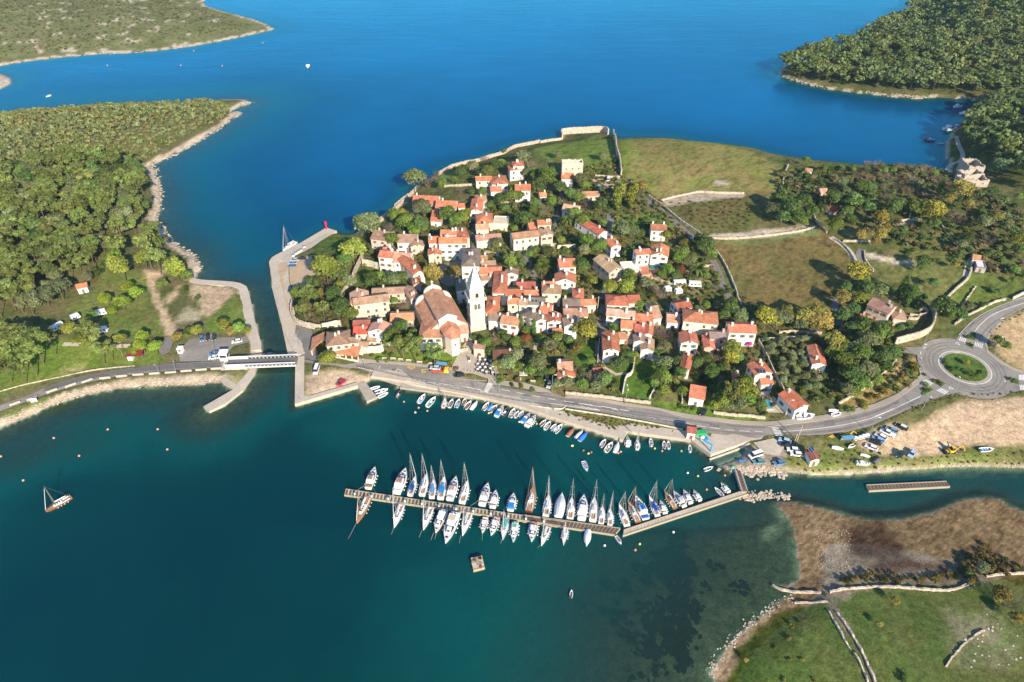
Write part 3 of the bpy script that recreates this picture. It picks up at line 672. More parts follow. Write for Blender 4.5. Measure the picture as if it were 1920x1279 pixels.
def zebra(c, a0, a1, b0, b1, n, m='mark'):      # stripes run from line a to line b
    for i in range(n):
        t = (i+.5)/n
        p = px(c, a0[0]+(a1[0]-a0[0])*t, a0[1]+(a1[1]-a0[1])*t); q = px(c, b0[0]+(b1[0]-b0[0])*t, b0[1]+(b1[1]-b0[1])*t)
        strip('zebra_stripe', p, q, .40, m, .22)
zebra('C', (618, 1032), (588, 1098), (660, 1042), (618, 1110), 8)
zebra('N', (1308, 435), (1355, 525), (1385, 437), (1425, 522), 6)
zebra('X', (530, 385), (600, 405), (512, 420), (585, 442), 4); zebra('X', (680, 432), (765, 458), (672, 472), (755, 500), 5)
zebra('X', (190, 808), (265, 850), (140, 840), (215, 882), 5); zebra('X', (345, 895), (425, 930), (290, 920), (375, 965), 5)
zebra('X', (1115, 765), (1172, 765), (1115, 815), (1172, 820), 4); zebra('X', (1120, 865), (1185, 865), (1130, 915), (1190, 918), 4)
for a, b in (((485, 448), (530, 468)), ((530, 468), (508, 438)), ((508, 438), (485, 448)), ((418, 905), (468, 905)), ((468, 905), (430, 880)), ((430, 880), (418, 905))): strip('yield_mark', px('X', *a), px('X', *b), .25)
for i in range(4): strip('block_mark', px('X', 460+22*i, 543), px('X', 474+22*i, 547), .6)
for a, b in (((1190, 682), (1240, 712)), ((1240, 712), (1270, 685)), ((1195, 685), (1265, 688)), ((1330, 715), (1380, 712)), ((1335, 738), (1378, 735)), ((1340, 715), (1340, 738))): strip('yellow_mark', px('J', *a), px('J', *b), .4, 'ymark')
for a, b in (((905, 705), (925, 672)), ((1078, 730), (1090, 705)), ((1090, 705), (1145, 728))): strip('bay_mark', px('J', *a), px('J', *b), .22)
for a, b in (((455, 240), (490, 225)), ((470, 245), (500, 238)), ((535, 215), (570, 205)), ((545, 232), (585, 220)), ((615, 222), (640, 195)), ((640, 195), (665, 215))): strip('yellow_mark', px('O', *a), px('O', *b), .5, 'ymark')
# ---- roundabout island, splitter islands, kerbs
isl = sheet('roundabout_island', circ(RR-1.5), 'land', .35, 3, skirt=.4)
_me = isl.data; _c = _me.color_attributes.new('cover', 'FLOAT_COLOR', 'POINT'); _c.data.foreach_set('color', [q for v in _me.vertices for q in (.09, .145, .035, 1)])
struct(sheet('roundabout_apron', circ(RR-.2), 'paving', .2, 3, skirt=.2))
for s in ("X:590,470 640,440 660,490 662,505", "X:600,375 660,340 690,350 680,420 610,400", "X:285,850 320,820 385,855 340,885", "X:145,955 170,915 240,895 265,915 160,970", "X:1035,840 1075,800 1115,820 1115,855"):
    o = sheet('traffic_island', gpoly(s), 'land', .32, 3, skirt=.4); _c = o.data.color_attributes.new('cover', 'FLOAT_COLOR', 'POINT')
    _c.data.foreach_set('color', [q for v in o.data.vertices for q in (.08, .12, .035, 1)])
line("F:0,1205 300,1172 560,1128 800,1065 960,1000 1105,895 1165,850 1175,800 1150,740", w=.3, m='plate', name='kerb', off=.3)
line("K:850,300 620,285 590,262", w=.3, m='plate', name='kerb', off=.3)
# ---- wear and repairs in the asphalt
def ring(r0, r1, m, name, off):
    mb = MB(); v = []
    for i in range(65):
        t = 2*math.pi*i/64
        for rr_ in (r0, r1):
            x, y = RC[0]+rr_*math.cos(t), RC[1]+rr_*math.sin(t); v.append((x, y, hz(x, y)+off))
    mb.add(v, [(2*i, 2*i+1, 2*i+3, 2*i+2) for i in range(64)]); return mb.build(name, m, road)
_w = ROUT-RR
for k in (.22, .42, .62): ring(RR+_w*k, RR+_w*k+.55, 'wear', 'tyre_track', .17)
for s_ in ("F:60,1215 300,1190 560,1152 800,1090 980,1010", "F:60,1222 300,1198 560,1160 800,1098 985,1020", "F:60,1250 300,1245 560,1215 800,1155 1000,1065 1150,990", "F:60,1257 300,1254 560,1225 800,1165 1000,1075 1150,1000", "E:200,800 500,845 830,895 1100,935 1500,965", "E:200,806 500,852 830,902 1100,942 1500,972", "E:300,850 600,905 900,965 1100,990 1500,1020", "K:860,322 1000,350 1250,402 1500,445 1900,500", "K:860,328 1000,357 1250,409 1500,452 1900,507", "F:1460,520 1560,418 1700,340 1918,252", "F:1600,520 1660,450 1760,380 1918,296"):
    line(s_, w=.5, m='wear', name='tyre_track', off=.165)
for s_ in ("F:420,1160 495,1155 500,1195 425,1200", "E:1090,940 1160,950 1150,970 1085,960", "K:1450,455 1540,470 1530,490 1440,474", "J:1040,700 1090,705 1085,725 1035,720", "F:1490,440 1530,410 1550,425 1512,455", "K:1120,395 1180,405 1172,418 1112,408", "I:1200,720 1290,715 1285,745 1200,748"):
    sheet('asphalt_patch', gpoly(s_), 'patch', .175, 4, parent=road)
# ---- formation level: the earth is cut a little below every paved sheet
_x, _y = TX.ravel(), TY.ravel(); _cut = np.zeros(_x.shape, bool)
for _p in SHEETS:
    b0, b1 = _p.min(0), _p.max(0); _i = np.where((_x > b0[0]) & (_x < b1[0]) & (_y > b0[1]) & (_y < b1[1]))[0]
    if len(_i): _cut[_i[inside(_x[_i], _y[_i], _p)]] = True
_z = np.where(_cut, TZ.ravel()-.35, TZ.ravel()); TERRAIN.vertices.foreach_set('co', np.c_[_x, _y, _z].ravel().astype(np.float32)); TERRAIN.update()
# ================================================================== houses
WH, CRM, STN, GRY, PNK = (.80, .77, .71), (.74, .64, .50), (.58, .50, .40), (.62, .60, .57), (.72, .46, .36)
RED, ORG, BRN, DRK, OLD, PNKR, DRD = (.56, .20, .11), (.52, .27, .155), (.37, .245, .165), (.235, .19, .145), (.47, .285, .185), (.55, .34, .245), (.40, .13, .09)
def win_mesh(w, h, shut):
    mb = MB(); mb.box(-w/2-.12, w/2+.12, -.06, .03, -.12, h+.12, 0); mb.box(-w/2, w/2, -.085, -.02, 0, h, 1)
    mb.box(-.04, .04, -.11, -.05, 0, h, 0); mb.box(-w/2-.2, w/2+.2, -.16, 0, -.2, -.121, 0)
    if shut:
        for s in (-1, 1): mb.box(s*(w/2+.14), s*(w/2+.14+w*.5), -.12, -.02, 0, h, 2) if s > 0 else mb.box(-(w/2+.14+w*.5), -(w/2+.14), -.12, -.02, 0, h, 2)
    return mb.mesh('window', ['plate', 'dark', 'paint'])
WIN = [win_mesh(.95, 1.3, False), win_mesh(.9, 1.3, True), win_mesh(.7, .8, False)]
DOOR = (lambda mb: (mb.box(-.62, .62, -.05, .03, 0, 2.25, 0), mb.box(-.48, .48, -.09, -.03, 0, 2.1, 1), mb.box(.3, .36, -.14, -.08, 1, 1.15, 2), mb)[-1].mesh('door', ['plate', 'paint', 'metal']))(MB())
CHIM = (lambda mb: (mb.box(-.35, .35, -.35, .35, -1.2, 1.1, 0), mb.box(-.46, .46, -.46, .46, 1.1, 1.22, 0), mb.box(-.3, .3, -.3, .3, 1.22, 1.5, 1), mb.box(-.42, .42, -.42, .42, 1.5, 1.6, 1), mb)[-1].mesh('chimney', ['wall', 'stone']))(MB())
SKYL = (lambda mb: (mb.box(-.5, .5, -.6, .6, 0, .1, 0), mb.box(-.4, .4, -.5, .5, .06, .13, 1), mb)[-1].mesh('skylight', ['metal', 'dark']))(MB())
SHUT = [(.10, .20, .12), (.22, .12, .07), (.10, .18, .30), (.35, .30, .24), (.30, .09, .05)]
HOUSES = []                      # footprints: centre, half size, yaw, label (for keeping trees out and for naming them)
def slab(mb, a, b, c, d, t=.16):  # roof slab from four corners a b (eave) c d (ridge)
    a, b, c, d = map(Vector, (a, b, c, d)); n = (b-a).cross(d-a).normalized()
    if n.z < 0: n = -n
    u = (b-a).length; v = (d-a).length; tp = [a, b, c, d] if (c-d).length > .01 else [a, b, c]
    k = len(tp); vs = [p+n*t for p in tp]+tp
    uvt = [(0, 0), (u, 0), (u*.5+(c-d).length*.5, v), (u*.5-(c-d).length*.5, v)][:k] if k == 4 else [(0, 0), (u, 0), (u/2, v)]
    z4 = [(0, 0)]*4
    mb.add(vs, [tuple(range(k)), tuple(range(2*k-1, k-1, -1))]+[(i, k+i, k+(i+1) % k, (i+1) % k) for i in range(k)], 0, [uvt, uvt[::-1]]+[z4]*k)
def roof_geo(typ, w, d, hw, rise, ov=.35):
    """walls' gables and roof slabs in the house's own frame: x along the front, y back"""
    rf = MB(); gb = MB()
    if typ == 'x':
        k = rise/(d/2); e = hw-k*ov
        slab(rf, (-ov, -ov, e), (w+ov, -ov, e), (w+ov, d/2, hw+rise), (-ov, d/2, hw+rise)); slab(rf, (w+ov, d+ov, e), (-ov, d+ov, e), (-ov, d/2, hw+rise), (w+ov, d/2, hw+rise))
        rf.tube((-ov, d/2, hw+rise+.14), (w+ov, d/2, hw+rise+.14), .13, n=5)
        gb.add([(0, 0, hw), (0, d, hw), (0, d/2, hw+rise)], [(0, 1, 2)]); gb.add([(w, 0, hw), (w, d, hw), (w, d/2, hw+rise)], [(0, 1, 2)])
    elif typ == 'g':
        k = rise/(w/2); e = hw-k*ov
        slab(rf, (-ov, d+ov, e), (-ov, -ov, e), (w/2, -ov, hw+rise), (w/2, d+ov, hw+rise)); slab(rf, (w+ov, -ov, e), (w+ov, d+ov, e), (w/2, d+ov, hw+rise), (w/2, -ov, hw+rise))
        rf.tube((w/2, -ov, hw+rise+.14), (w/2, d+ov, hw+rise+.14), .13, n=5)
        gb.add([(0, 0, hw), (w, 0, hw), (w/2, 0, hw+rise)], [(0, 1, 2)]); gb.add([(0, d, hw), (w, d, hw), (w/2, d, hw+rise)], [(0, 1, 2)])
    elif typ == 'h':
        m = min(w, d)/2; k = rise/m; e = hw-k*ov; zr = hw+rise
        if w >= d: r0, r1 = (m, d/2, zr), (w-m, d/2, zr)
        else: r0, r1 = (w/2, m, zr), (w/2, d-m, zr)
        A, B, C_, D_ = (-ov, -ov, e), (w+ov, -ov, e), (w+ov, d+ov, e), (-ov, d+ov, e)
        if w >= d: slab(rf, A, B, r1, r0); slab(rf, C_, D_, r0, r1); slab(rf, D_, A, r0, r0); slab(rf, B, C_, r1, r1); hp = ((A, r0), (D_, r0), (B, r1), (C_, r1))
        else: slab(rf, A, B, r0, r0); slab(rf, C_, D_, r1, r1); slab(rf, D_, A, r0, r1); slab(rf, B, C_, r1, r0); hp = ((A, r0), (B, r0), (D_, r1), (C_, r1))
        up = Vector((0, 0, .13))
        if (Vector(r1)-Vector(r0)).length > .3: rf.tube(Vector(r0)+up, Vector(r1)+up, .12, n=5)
        for a, b in hp: rf.tube(Vector(a)+up, Vector(b)+up, .11, n=4)
    elif typ == 'm':
        e = hw-.3*ov
        slab(rf, (-ov, -ov, e), (w+ov, -ov, e), (w+ov, d, hw+rise), (-ov, d, hw+rise))
        gb.add([(0, 0, hw), (0, d, hw), (0, d, hw+rise)], [(0, 1, 2)]); gb.add([(w, 0, hw), (w, d, hw), (w, d, hw+rise)], [(0, 1, 2)]); gb.add([(0, d, hw), (w, d, hw), (w, d, hw+rise), (0, d, hw+rise)], [(0, 1, 2, 3)])
    elif typ == 'f':
        rf.box(.2, w-.2, .2, d-.2, hw-.5, hw-.35)
        for a in ((0, w, 0, .2), (0, w, d-.2, d), (0, .2, .2, d-.2), (w-.2, w, .2, d-.2)): gb.box(a[0], a[1], a[2], a[3], hw-.6, hw+.001)
    elif typ == 'r':               # roofless ruin: thick walls, rubble floor
        rf.box(.6, w-.6, .6, d-.6, hw*.35, hw*.36)
        r = random.Random(int(w*100))
        for i in range(10):
            t = i/10
            for a in ((t*w, (t+.1)*w, 0, .6), (t*w, (t+.1)*w, d-.6, d)): gb.box(a[0], a[1], a[2], a[3], hw-.01, hw+r.uniform(0, .9))
            for a in ((0, .6, .6+t*(d-1.2), .6+(t+.1)*(d-1.2)), (w-.6, w, .6+t*(d-1.2), .6+(t+.1)*(d-1.2))): gb.box(a[0], a[1], a[2], a[3], hw-.01, hw+r.uniform(0, .9))
    return rf, gb
def place(c, L, R, hw, ytop, typ, slope):
    p1, p2 = px(c, *L), px(c, *R); yt = px(c, 0, ytop)[1]
    z0 = 3.0
    for _ in range(6):
        a = unp(*p1, z0+hw); b = unp(*p2, z0+hw); z0 += .8*(max(hz((a[0]+b[0])/2, (a[1]+b[1])/2), 1.2)-z0)
    a = unp(*p1, z0+hw); b = unp(*p2, z0+hw); u = (b-a)[:2]; w = float(np.hypot(*u)); u /= w; n = np.array([-u[1], u[0]])
    mid = (a+b)[:2]/2
    def top(d):
        if typ in 'x': q, z = mid+n*d/2, hw+slope*d/2
        elif typ == 'g': q, z = mid+n*d, hw+slope*w/2
        elif typ == 'h':
            q, z = (mid+n*d/2, hw+slope*d/2) if d < w else (mid+n*(d-w/2), hw+slope*w/2)
        elif typ == 'm': q, z = mid+n*d, hw+.22*d
        else: q, z = mid+n*d, hw
        return prj((q[0], q[1], z0+z))[1]
    lo, hi = 2.0, 45.0
    for _ in range(40):
        m = (lo+hi)/2
        if top(m) > yt: lo = m
        else: hi = m
    d = max(lo, 2.6); yaw = math.atan2(u[1], u[0])
    rise = slope*(d/2 if typ == 'x' else w/2 if typ == 'g' else min(w, d)/2) if typ in 'xgh' else .22*d
    return a[:2], z0, w, d, yaw, rise, u, n
def house(c, L, R, hw, ytop, typ, rc, wc, label, name='house', cat='house', wm='wall', wins=True, chim=1, slope=.42, sky=0, door=True):
    org, z0, w, d, yaw, rise, u, n = place(c, L, R, hw, ytop, typ, slope)
    r = random.Random(label); root = thing(name, label, cat, (org[0], org[1], z0), yaw)
    rf, gb = roof_geo(typ, w, d, hw, rise)
    wl = MB()
    if typ == 'r':
        for a in ((0, w, 0, .6), (0, w, d-.6, d), (0, .6, .6, d-.6), (w-.6, w, .6, d-.6)): wl.box(a[0], a[1], a[2], a[3], -2, hw)
    else:
        z = -2.0
        wl.add([(0, 0, z), (w, 0, z), (w, d, z), (0, d, z), (0, 0, hw), (w, 0, hw), (w, d, hw), (0, d, hw)], [(0, 1, 5, 4), (1, 2, 6, 5), (2, 3, 7, 6), (3, 0, 4, 7)])
    o = len(wl.v); wl.v += gb.v; wl.f += [tuple(k+o for k in f) for f in gb.f]; wl.m += gb.m; wl.uv += gb.uv
    wl.build('wall', wm, root, jit(wc, .05))
    rf.build('roof', 'roof' if typ in 'xghm' else wm, root, jit(rc, .2) if typ != 'r' else jit(wc, .1))
    HOUSES.append((org+u*w/2+n*d/2, w/2, d/2, yaw, label, prj((*(org+u*w/2+n*d/2), z0+hw))))
    sc_ = r.choice(SHUT); wk = WIN[1] if r.random() < .5 else WIN[0]
    def wrow(side):
        span = w if side == 'f' else d; k = max(1, int(span/3.0)); fl = max(1, int(hw/2.7))
        for f in range(fl):
            zb = f*(hw/fl)+(hw/fl-1.3)*.5
            if zb+1.5 > hw+.1: continue
            for i in range(k):
                t = span*(i+.5)/k+r.uniform(-.15, .15)
                if side == 'f' and f == 0 and door and i == k//2:
                    obj('door', DOOR, root, sc_, (t, 0, 0)); continue
                if r.random() < .18: continue
                if side == 'f': loc, rz = (t, 0, zb), 0
                elif side == 'l': loc, rz = (0, d-t, zb), -math.pi/2
                else: loc, rz = (w, t, zb), math.pi/2
                obj('window', wk, root, sc_, loc, rz)
    if wins and typ != 'r':
        wrow('f')
        if d > 3: wrow('l' if org[0] > 0 or yaw > .15 else 'r')
        if typ == 'g' and w > 6: obj('window', WIN[2], root, sc_, (w/2, 0, hw+rise*.2))
    if typ == 'r':
        for i in range(3): obj('window', WIN[2], root, sc_, (w*(i+.7)/3.4, 0, hw*.5))
    for i in range(chim if typ in 'xgh' else 0):
        if typ == 'x': cx, cy = w*r.choice((.12, .3, .7, .88)), d*r.uniform(.3, .7); zc = hw+rise*(1-abs(cy-d/2)/(d/2))
        elif typ == 'g': cx, cy = w*r.uniform(.3, .7), d*r.choice((.2, .5, .85)); zc = hw+rise*(1-abs(cx-w/2)/(w/2))
        else: cx, cy = w*r.uniform(.35, .65), d*r.uniform(.4, .6); zc = hw+rise*.8
        obj('chimney', CHIM, root, jit(wc, .06), (cx, cy, zc))
    for i in range(sky):
        o = obj('skylight', SKYL, root, None, (w*(.3+.2*i), d*.25, hw+rise*.5+.15)) if typ == 'x' else obj('skylight', SKYL, root, None, (w*.28, d*(.3+.2*i), hw+rise*.56+.15))
        if typ == 'x': o.rotation_euler = (math.atan(slope), 0, 0)
        else: o.rotation_euler = (0, -math.atan(slope), 0)
    return root, w, d, rise
HS = [
 # crop, left eave, right eave, eave height, roof top, type, roof, wall, label
 ('A',(860,270),(976,286),6.5,214,'x',BRN,STN,'grey stone house nearest the quay park, brown hip-worn roof'),
 ('A',(1060,300),(1200,300),5,240,'x',OLD,WH,'white cottage with faded orange roof above the walled garden'),
 ('A',(1160,332),(1258,326),4.5,276,'g',OLD,STN,'small gabled stone house attached to the white cottage'),
 ('A',(1372,306),(1582,304),9.5,262,'x',RED,WH,'long three-storey white mansion with red roof above the square'),
 ('A',(1385,243),(1512,243),8.5,206,'x',RED,WH,'rear range of the white mansion with four chimneys'),
 ('A',(1530,272),(1600,262),8.5,196,'h',RED,CRM,'hipped east wing of the white mansion'),
 ('A',(1298,306),(1366,302),8.5,257,'x',RED,WH,'narrow west end of the white mansion'),
 ('A',(1293,394),(1388,390),6,332,'g',RED,STN,'small chapel-like house with steep red gable below the mansion'),
 ('A',(1543,476),(1672,476),8.5,350,'h',DRK,WH,'tall white house with mossy brown hipped roof behind the tower'),
 ('A',(918,406),(1022,416),8.5,364,'x',RED,WH,'white two-storey house with red roof over the walled garden'),
 ('A',(1030,446),(1142,452),6.5,378,'x',OLD,WH,'white house with patched orange roof over the walled garden'),
 ('A',(1180,542),(1262,516),7,396,'g',RED,CRM,'deep red-roofed house running towards the big trees'),
 ('A',(1182,618),(1238,612),5,548,'g',RED,STN,'narrow red gabled house between garden and square'),
 ('A',(948,368),(1004,372),7,338,'x',RED,WH,'tiny red-roofed house peeping over the white house'),
 ('A',(735,769),(994,736),8.5,704,'x',OLD,STN,'big cream stone palace with brown shutters beside the cathedral'),
 ('A',(712,760),(846,744),8.0,648,'g',OLD,STN,'rear cross wing of the cream stone palace'),
 ('A',(872,692),(1150,676),5.5,640,'x',OLD,STN,'long low range closing the palace courtyard'),
 ('A',(1160,724),(1226,706),6,626,'g',OLD,STN,'east gabled end of the palace courtyard range'),
 ('A',(1010,887),(1178,882),4,830,'x',ORG,STN,'low orange-roofed outbuilding left of the cathedral apse'),
 ('A',(733,986),(832,982),4,930,'x',(.62,.10,.07),CRM,'tiny house with bright scarlet half roof near the bridge'),
 ('A',(730,922),(850,917),4.5,884,'x',DRD,STN,'low dark-red roofed shed behind the scarlet roof'),
 ('A',(840,967),(996,980),6.5,884,'g',OLD,WH,'white gabled house with brown and orange roof near the bridge'),
 ('A',(836,1040),(896,1042),3,1010,'x',BRN,CRM,'little brown-roofed porch house below the gabled house'),
 ('A',(530,1074),(700,1056),6,984,'h',BRN,CRM,'cream town hall with brown hipped roof by the bridge'),
 ('A',(692,1050),(762,1052),5.5,1014,'x',BRN,WH,'small white wing beside the cream town hall'),
 ('A',(766,1078),(834,1080),3.5,1046,'x',OLD,STN,'small rusty roofed shed above the long white wall'),
 ('C',(386,338),(478,332),7,270,'x',DRK,GRY,'grey-blue house with dark roof hiding left of the tower'),
 ('C',(556,216),(720,212),5,165,'x',RED,STN,'long red roof behind the bell tower in shadow'),
 ('C',(570,262),(650,258),4,232,'x',BRN,CRM,'low brown-roofed annex right of the spire'),
 ('C',(655,358),(756,360),6.5,204,'h',RED,WH,'long red hipped house right of the bell tower'),
 ('B',(133,606),(318,613),4.5,550,'x',RED,WH,'long white house with red roof at the sea wall'),
 ('B',(306,641),(455,646),4.5,588,'x',RED,WH,'white house with green door and red roof near sea wall'),
 ('B',(270,738),(345,742),3.5,662,'x',RED,WH,'small red-roofed house half sunk among trees'),
 ('B',(565,662),(650,664),5,558,'g',RED,WH,'white gabled villa with bright red roof on the lane bend'),
 ('B',(478,640),(526,636),3,606,'m',RED,WH,'tiny lean-to with red roof left of the gabled villa'),
 ('B',(612,590),(690,586),4.5,546,'h',OLD,CRM,'beige roofed house behind the gabled villa'),
 ('B',(610,437),(726,435),5.5,403,'x',RED,CRM,'cream house with red roof beside the long garden wall'),
 ('B',(730,463),(848,456),5,402,'h',RED,WH,'larger red hipped house at the top of the lane'),
 ('B',(722,516),(800,514),3.5,478,'x',RED,WH,'lower red roof in front of the hipped house'),
 ('B',(865,359),(972,351),6.5,320,'h',RED,WH,'white villa with two-tier red hipped roof among trees'),
 ('B',(890,326),(970,323),8.8,290,'h',RED,WH,'upper tier of the white villa with hipped roof'),
 ('B',(905,509),(1017,509),7,463,'x',RED,WH,'square white house with two chimneys and red roof'),
 ('B',(1092,556),(1138,553),3,526,'x',ORG,CRM,'tiny orange-roofed garden house beside the footpath'),
 ('B',(1257,308),(1415,305),7.5,280,'r',STN,(.54,.47,.38),'roofless pale stone ruin on the northern meadow'),
 ('B',(1253,421),(1338,423),5,378,'x',RED,WH,'white house with red roof in front of the ruin'),
 ('B',(1413,551),(1535,546),3,518,'x',ORG,STN,'long low orange-roofed shed beside the gravel car park'),
 ('B',(1255,657),(1365,674),4,620,'x',PNKR,WH,'pink-roofed bungalow beside the tree-lined path'),
 ('B',(617,753),(735,749),5,688,'h',RED,CRM,'red hipped house with a flat cream extension'),
 ('B',(738,748),(850,752),5,700,'f',CRM,CRM,'flat-roofed cream extension along the lane'),
 ('B',(612,801),(703,799),5,763,'x',OLD,CRM,'small cream house with faded orange roof on the lane'),
 ('B',(615,886),(800,871),4.5,840,'x',OLD,CRM,'long low house with brownish roof facing the lane'),
 ('B',(892,876),(1083,851),7.5,820,'x',ORG,CRM,'cream villa with many pale shutters above the terrace'),
 ('B',(1075,769),(1173,766),8.5,732,'x',RED,CRM,'tall cream house with red roof behind the villa'),
 ('B',(1015,801),(1070,796),6,752,'x',RED,STN,'narrow red roof wedged behind the shuttered villa'),
 ('B',(1098,852),(1187,840),7,785,'g',OLD,STN,'stone gabled house at the right of the villa'),
 ('B',(1533,840),(1595,817),4.5,706,'g',(.46,.15,.08),WH,'narrow long house with rusty red roof on the lane'),
 ('B',(1625,936),(1697,926),6,862,'g',RED,WH,'small white gabled cottage on the lane'),
 ('B',(1612,1126),(1712,1097),6.5,990,'g',OLD,STN,'old stone barn with brown roof on the lane'),
 ('B',(1716,1110),(1850,1102),3.5,1040,'f',WH,WH,'flat white roofed garage beside the stone barn'),
 ('B',(1238,1086),(1360,1081),6,1023,'x',RED,WH,'white house with plain red roof beside blue-green conifer'),
 ('C',(1122,274),(1276,280),6,190,'g',RED,WH,'broad gabled white house with orange-red roof below the conifer'),
 ('C',(750,219),(842,221),6,168,'g',BRN,WH,'white gabled house with brown roof near the palm'),
 ('C',(566,119),(612,119),3,78,'x',ORG,WH,'small orange roof beside the mossy hipped house'),
 ('C',(567,153),(675,151),3,118,'x',BRN,CRM,'low beige-roofed store beside the mossy hipped house'),
 ('C',(840,326),(975,323),4,277,'x',DRD,STN,'dark red roof in shade below the palm'),
 ('C',(760,391),(888,389),4.5,332,'x',RED,CRM,'terrace house with red roof, third right of the tower'),
 ('C',(889,389),(998,389),4.3,338,'x',RED,CRM,'terrace house with red roof at the lane corner'),
 ('C',(1027,359),(1165,363),7,308,'h',OLD,CRM,'cream house with arched ground floor and beige hipped roof'),
 ('C',(1030,310),(1125,306),7,276,'x',RED,STN,'red roof just behind the arched cream house'),
 ('C',(1260,402),(1335,404),5,330,'h',RED,CRM,'small red hipped house right of the arched house'),
 ('C',(1185,454),(1310,457),5,404,'x',DRK,CRM,'cream house with grey-brown roof near the power pole'),
 ('C',(1315,453),(1430,444),4.5,407,'x',RED,CRM,'low red-roofed house beside the power pole'),
 ('C',(603,511),(692,514),6,391,'h',RED,CRM,'red hipped house at the foot of the bell tower'),
 ('C',(770,440),(850,437),7,400,'x',RED,CRM,'tall cream house with small red roof in the terrace'),
 ('C',(852,447),(912,449),7,407,'x',BRN,WH,'narrow white house with brown roof in the terrace'),
 ('C',(915,442),(1045,447),7,396,'x',DRK,WH,'white house with grey-brown roof and skylights',2),
 ('C',(1005,503),(1085,514),6,447,'x',RED,WH,'white house with new red roof and roof terrace'),
 ('C',(872,522),(980,556),6,488,'h',DRK,CRM,'cream house with worn grey hipped roof behind the cypresses'),
 ('C',(712,582),(842,602),6,534,'x',ORG,WH,'white restaurant house with orange roof and terrace'),
 ('C',(625,562),(718,567),5,514,'x',DRK,WH,'white terrace house with grey-brown roof by the tower base'),
 ('C',(975,572),(1060,562),6,506,'g',BRN,WH,'white gabled house with brown roof between the cypresses'),
 ('C',(1065,577),(1180,577),6,498,'g',RED,WH,'white gabled house with red roof and balcony'),
 ('C',(1192,532),(1368,532),6,477,'x',OLD,WH,'long house with half red half brown roof'),
 ('C',(1195,607),(1287,602),7,532,'g',BRN,WH,'white gabled house with brown roof beside yellow tree'),
 ('C',(1112,657),(1175,652),4,627,'x',RED,WH,'small front annex with red roof below the balcony house'),
 ('C',(662,851),(805,846),3.8,785,'x',(.15,.07,.05),STN,'dark brown roofed café pavilion among trees'),
 ('C',(1150,941),(1255,937),4,876,'x',ORG,WH,'small orange-roofed cottage above the roadside garden'),
 ('C',(1147,992),(1272,987),4,940,'g',RED,CRM,'little red gabled cottage in the roadside garden'),
 ('C',(1420,957),(1466,952),2.6,921,'x',DRD,STN,'tiny dark red garden shed by the lane end'),
 ('C',(512,768),(590,777),4.5,745,'x',OLD,STN,'small stone gatehouse beside the café square'),
 ('D',(645,127),(755,132),6,85,'x',RED,WH,'white house with red roof beside the field lane'),
 ('D',(537,312),(640,303),8.5,271,'x',RED,WH,'left range of the large white villa'),
 ('D',(642,312),(770,326),8.5,224,'g',RED,WH,'large white villa with red gable and many windows'),
 ('D',(575,458),(712,442),3.2,392,'f',(.5,.25,.15),(.62,.36,.24),'terracotta terrace house with green awning'),
 ('D',(845,726),(950,706),5.5,667,'x',(.42,.14,.08),WH,'white house with rusty roof behind the large cream house'),
 ('D',(887,806),(1143,833),7.5,747,'h',RED,CRM,'large cream house with wide red hipped roof'),
 ('D',(765,817),(858,824),4,761,'x',OLD,WH,'low white house left of the large cream house'),
 ('D',(655,792),(722,782),4,698,'x',BRN,WH,'crooked brown-roofed house with rounded gable'),
 ('D',(313,686),(470,691),6,627,'h',RED,WH,'white house with red hipped roof and green shutters',2),
 ('D',(478,673),(562,669),5,616,'x',(.45,.16,.09),STN,'orange-brown roof behind the green shuttered house'),
 ('D',(310,762),(515,786),6,727,'x',PNKR,WH,'white house with long faded pink roof on the lane'),
 ('D',(418,857),(518,867),5,806,'x',RED,CRM,'cream house with square red roof in the cluster'),
 ('D',(527,824),(655,830),5,757,'x',RED,STN,'red-roofed house behind the big bare tree'),
 ('D',(522,887),(590,892),5,834,'x',DRD,WH,'narrow house with dark red roof in the cluster'),
 ('D',(592,905),(652,912),5,826,'g',RED,WH,'red gabled house touching the big bare tree'),
 ('D',(287,1027),(403,1032),6.5,879,'g',(.52,.18,.09),WH,'white gabled house with long two-tone roof at lane end'),
 ('D',(515,962),(600,967),5,898,'g',BRN,WH,'white cottage with brown roof left of bare tree'),
 ('D',(568,1022),(660,1032),4.5,930,'g',BRN,WH,'front brown-roofed cottage above the sloping lawn'),
 ('D',(870,972),(996,977),6,879,'g',RED,WH,'white gabled house with pinkish red roof, three windows'),
 ('D',(1088,937),(1203,942),6,893,'x',DRK,PNK,'pink house with grey-brown roof'),
 ('D',(1045,1007),(1120,1012),4.5,905,'g',RED,PNK,'pink house front wing with red gable'),
 ('D',(1232,892),(1433,899),7,836,'x',RED,WH,'long white house with orange-red roof by the bougainvillea'),
 ('D',(862,1157),(930,1172),5,1048,'g',RED,WH,'narrow red-roofed house above the hedge garden'),
 ('D',(410,944),(505,940),3,894,'x',ORG,CRM,'low orange lean-to between two cottages'),
 ('E',(1425,572),(1550,556),6,464,'g',RED,CRM,'cream villa with solar panel on red roof'),
 ('E',(1475,642),(1558,637),3,598,'x',RED,WH,'small white pool house with red roof'),
 ('E',(932,737),(1040,757),4,652,'m',RED,WH,'white roadside bungalow with plain red roof'),
 ('E',(1725,832),(1825,798),5,684,'g',(.50,.15,.08),WH,'white workshop with rust-red roof beside stored boats'),
 ('F',(335,729),(437,739),4,584,'g',RED,WH,'long red-roofed house at the edge of the olive grove'),
 ('E',(918,1002),(978,1010),3.5,966,'x',DRD,WH,'white harbour hut with dark red roof on the quay'),
 ('O',(325,411),(388,406),3,330,'g',DRD,WH,'white kiosk with dark red roof and solar panel'),
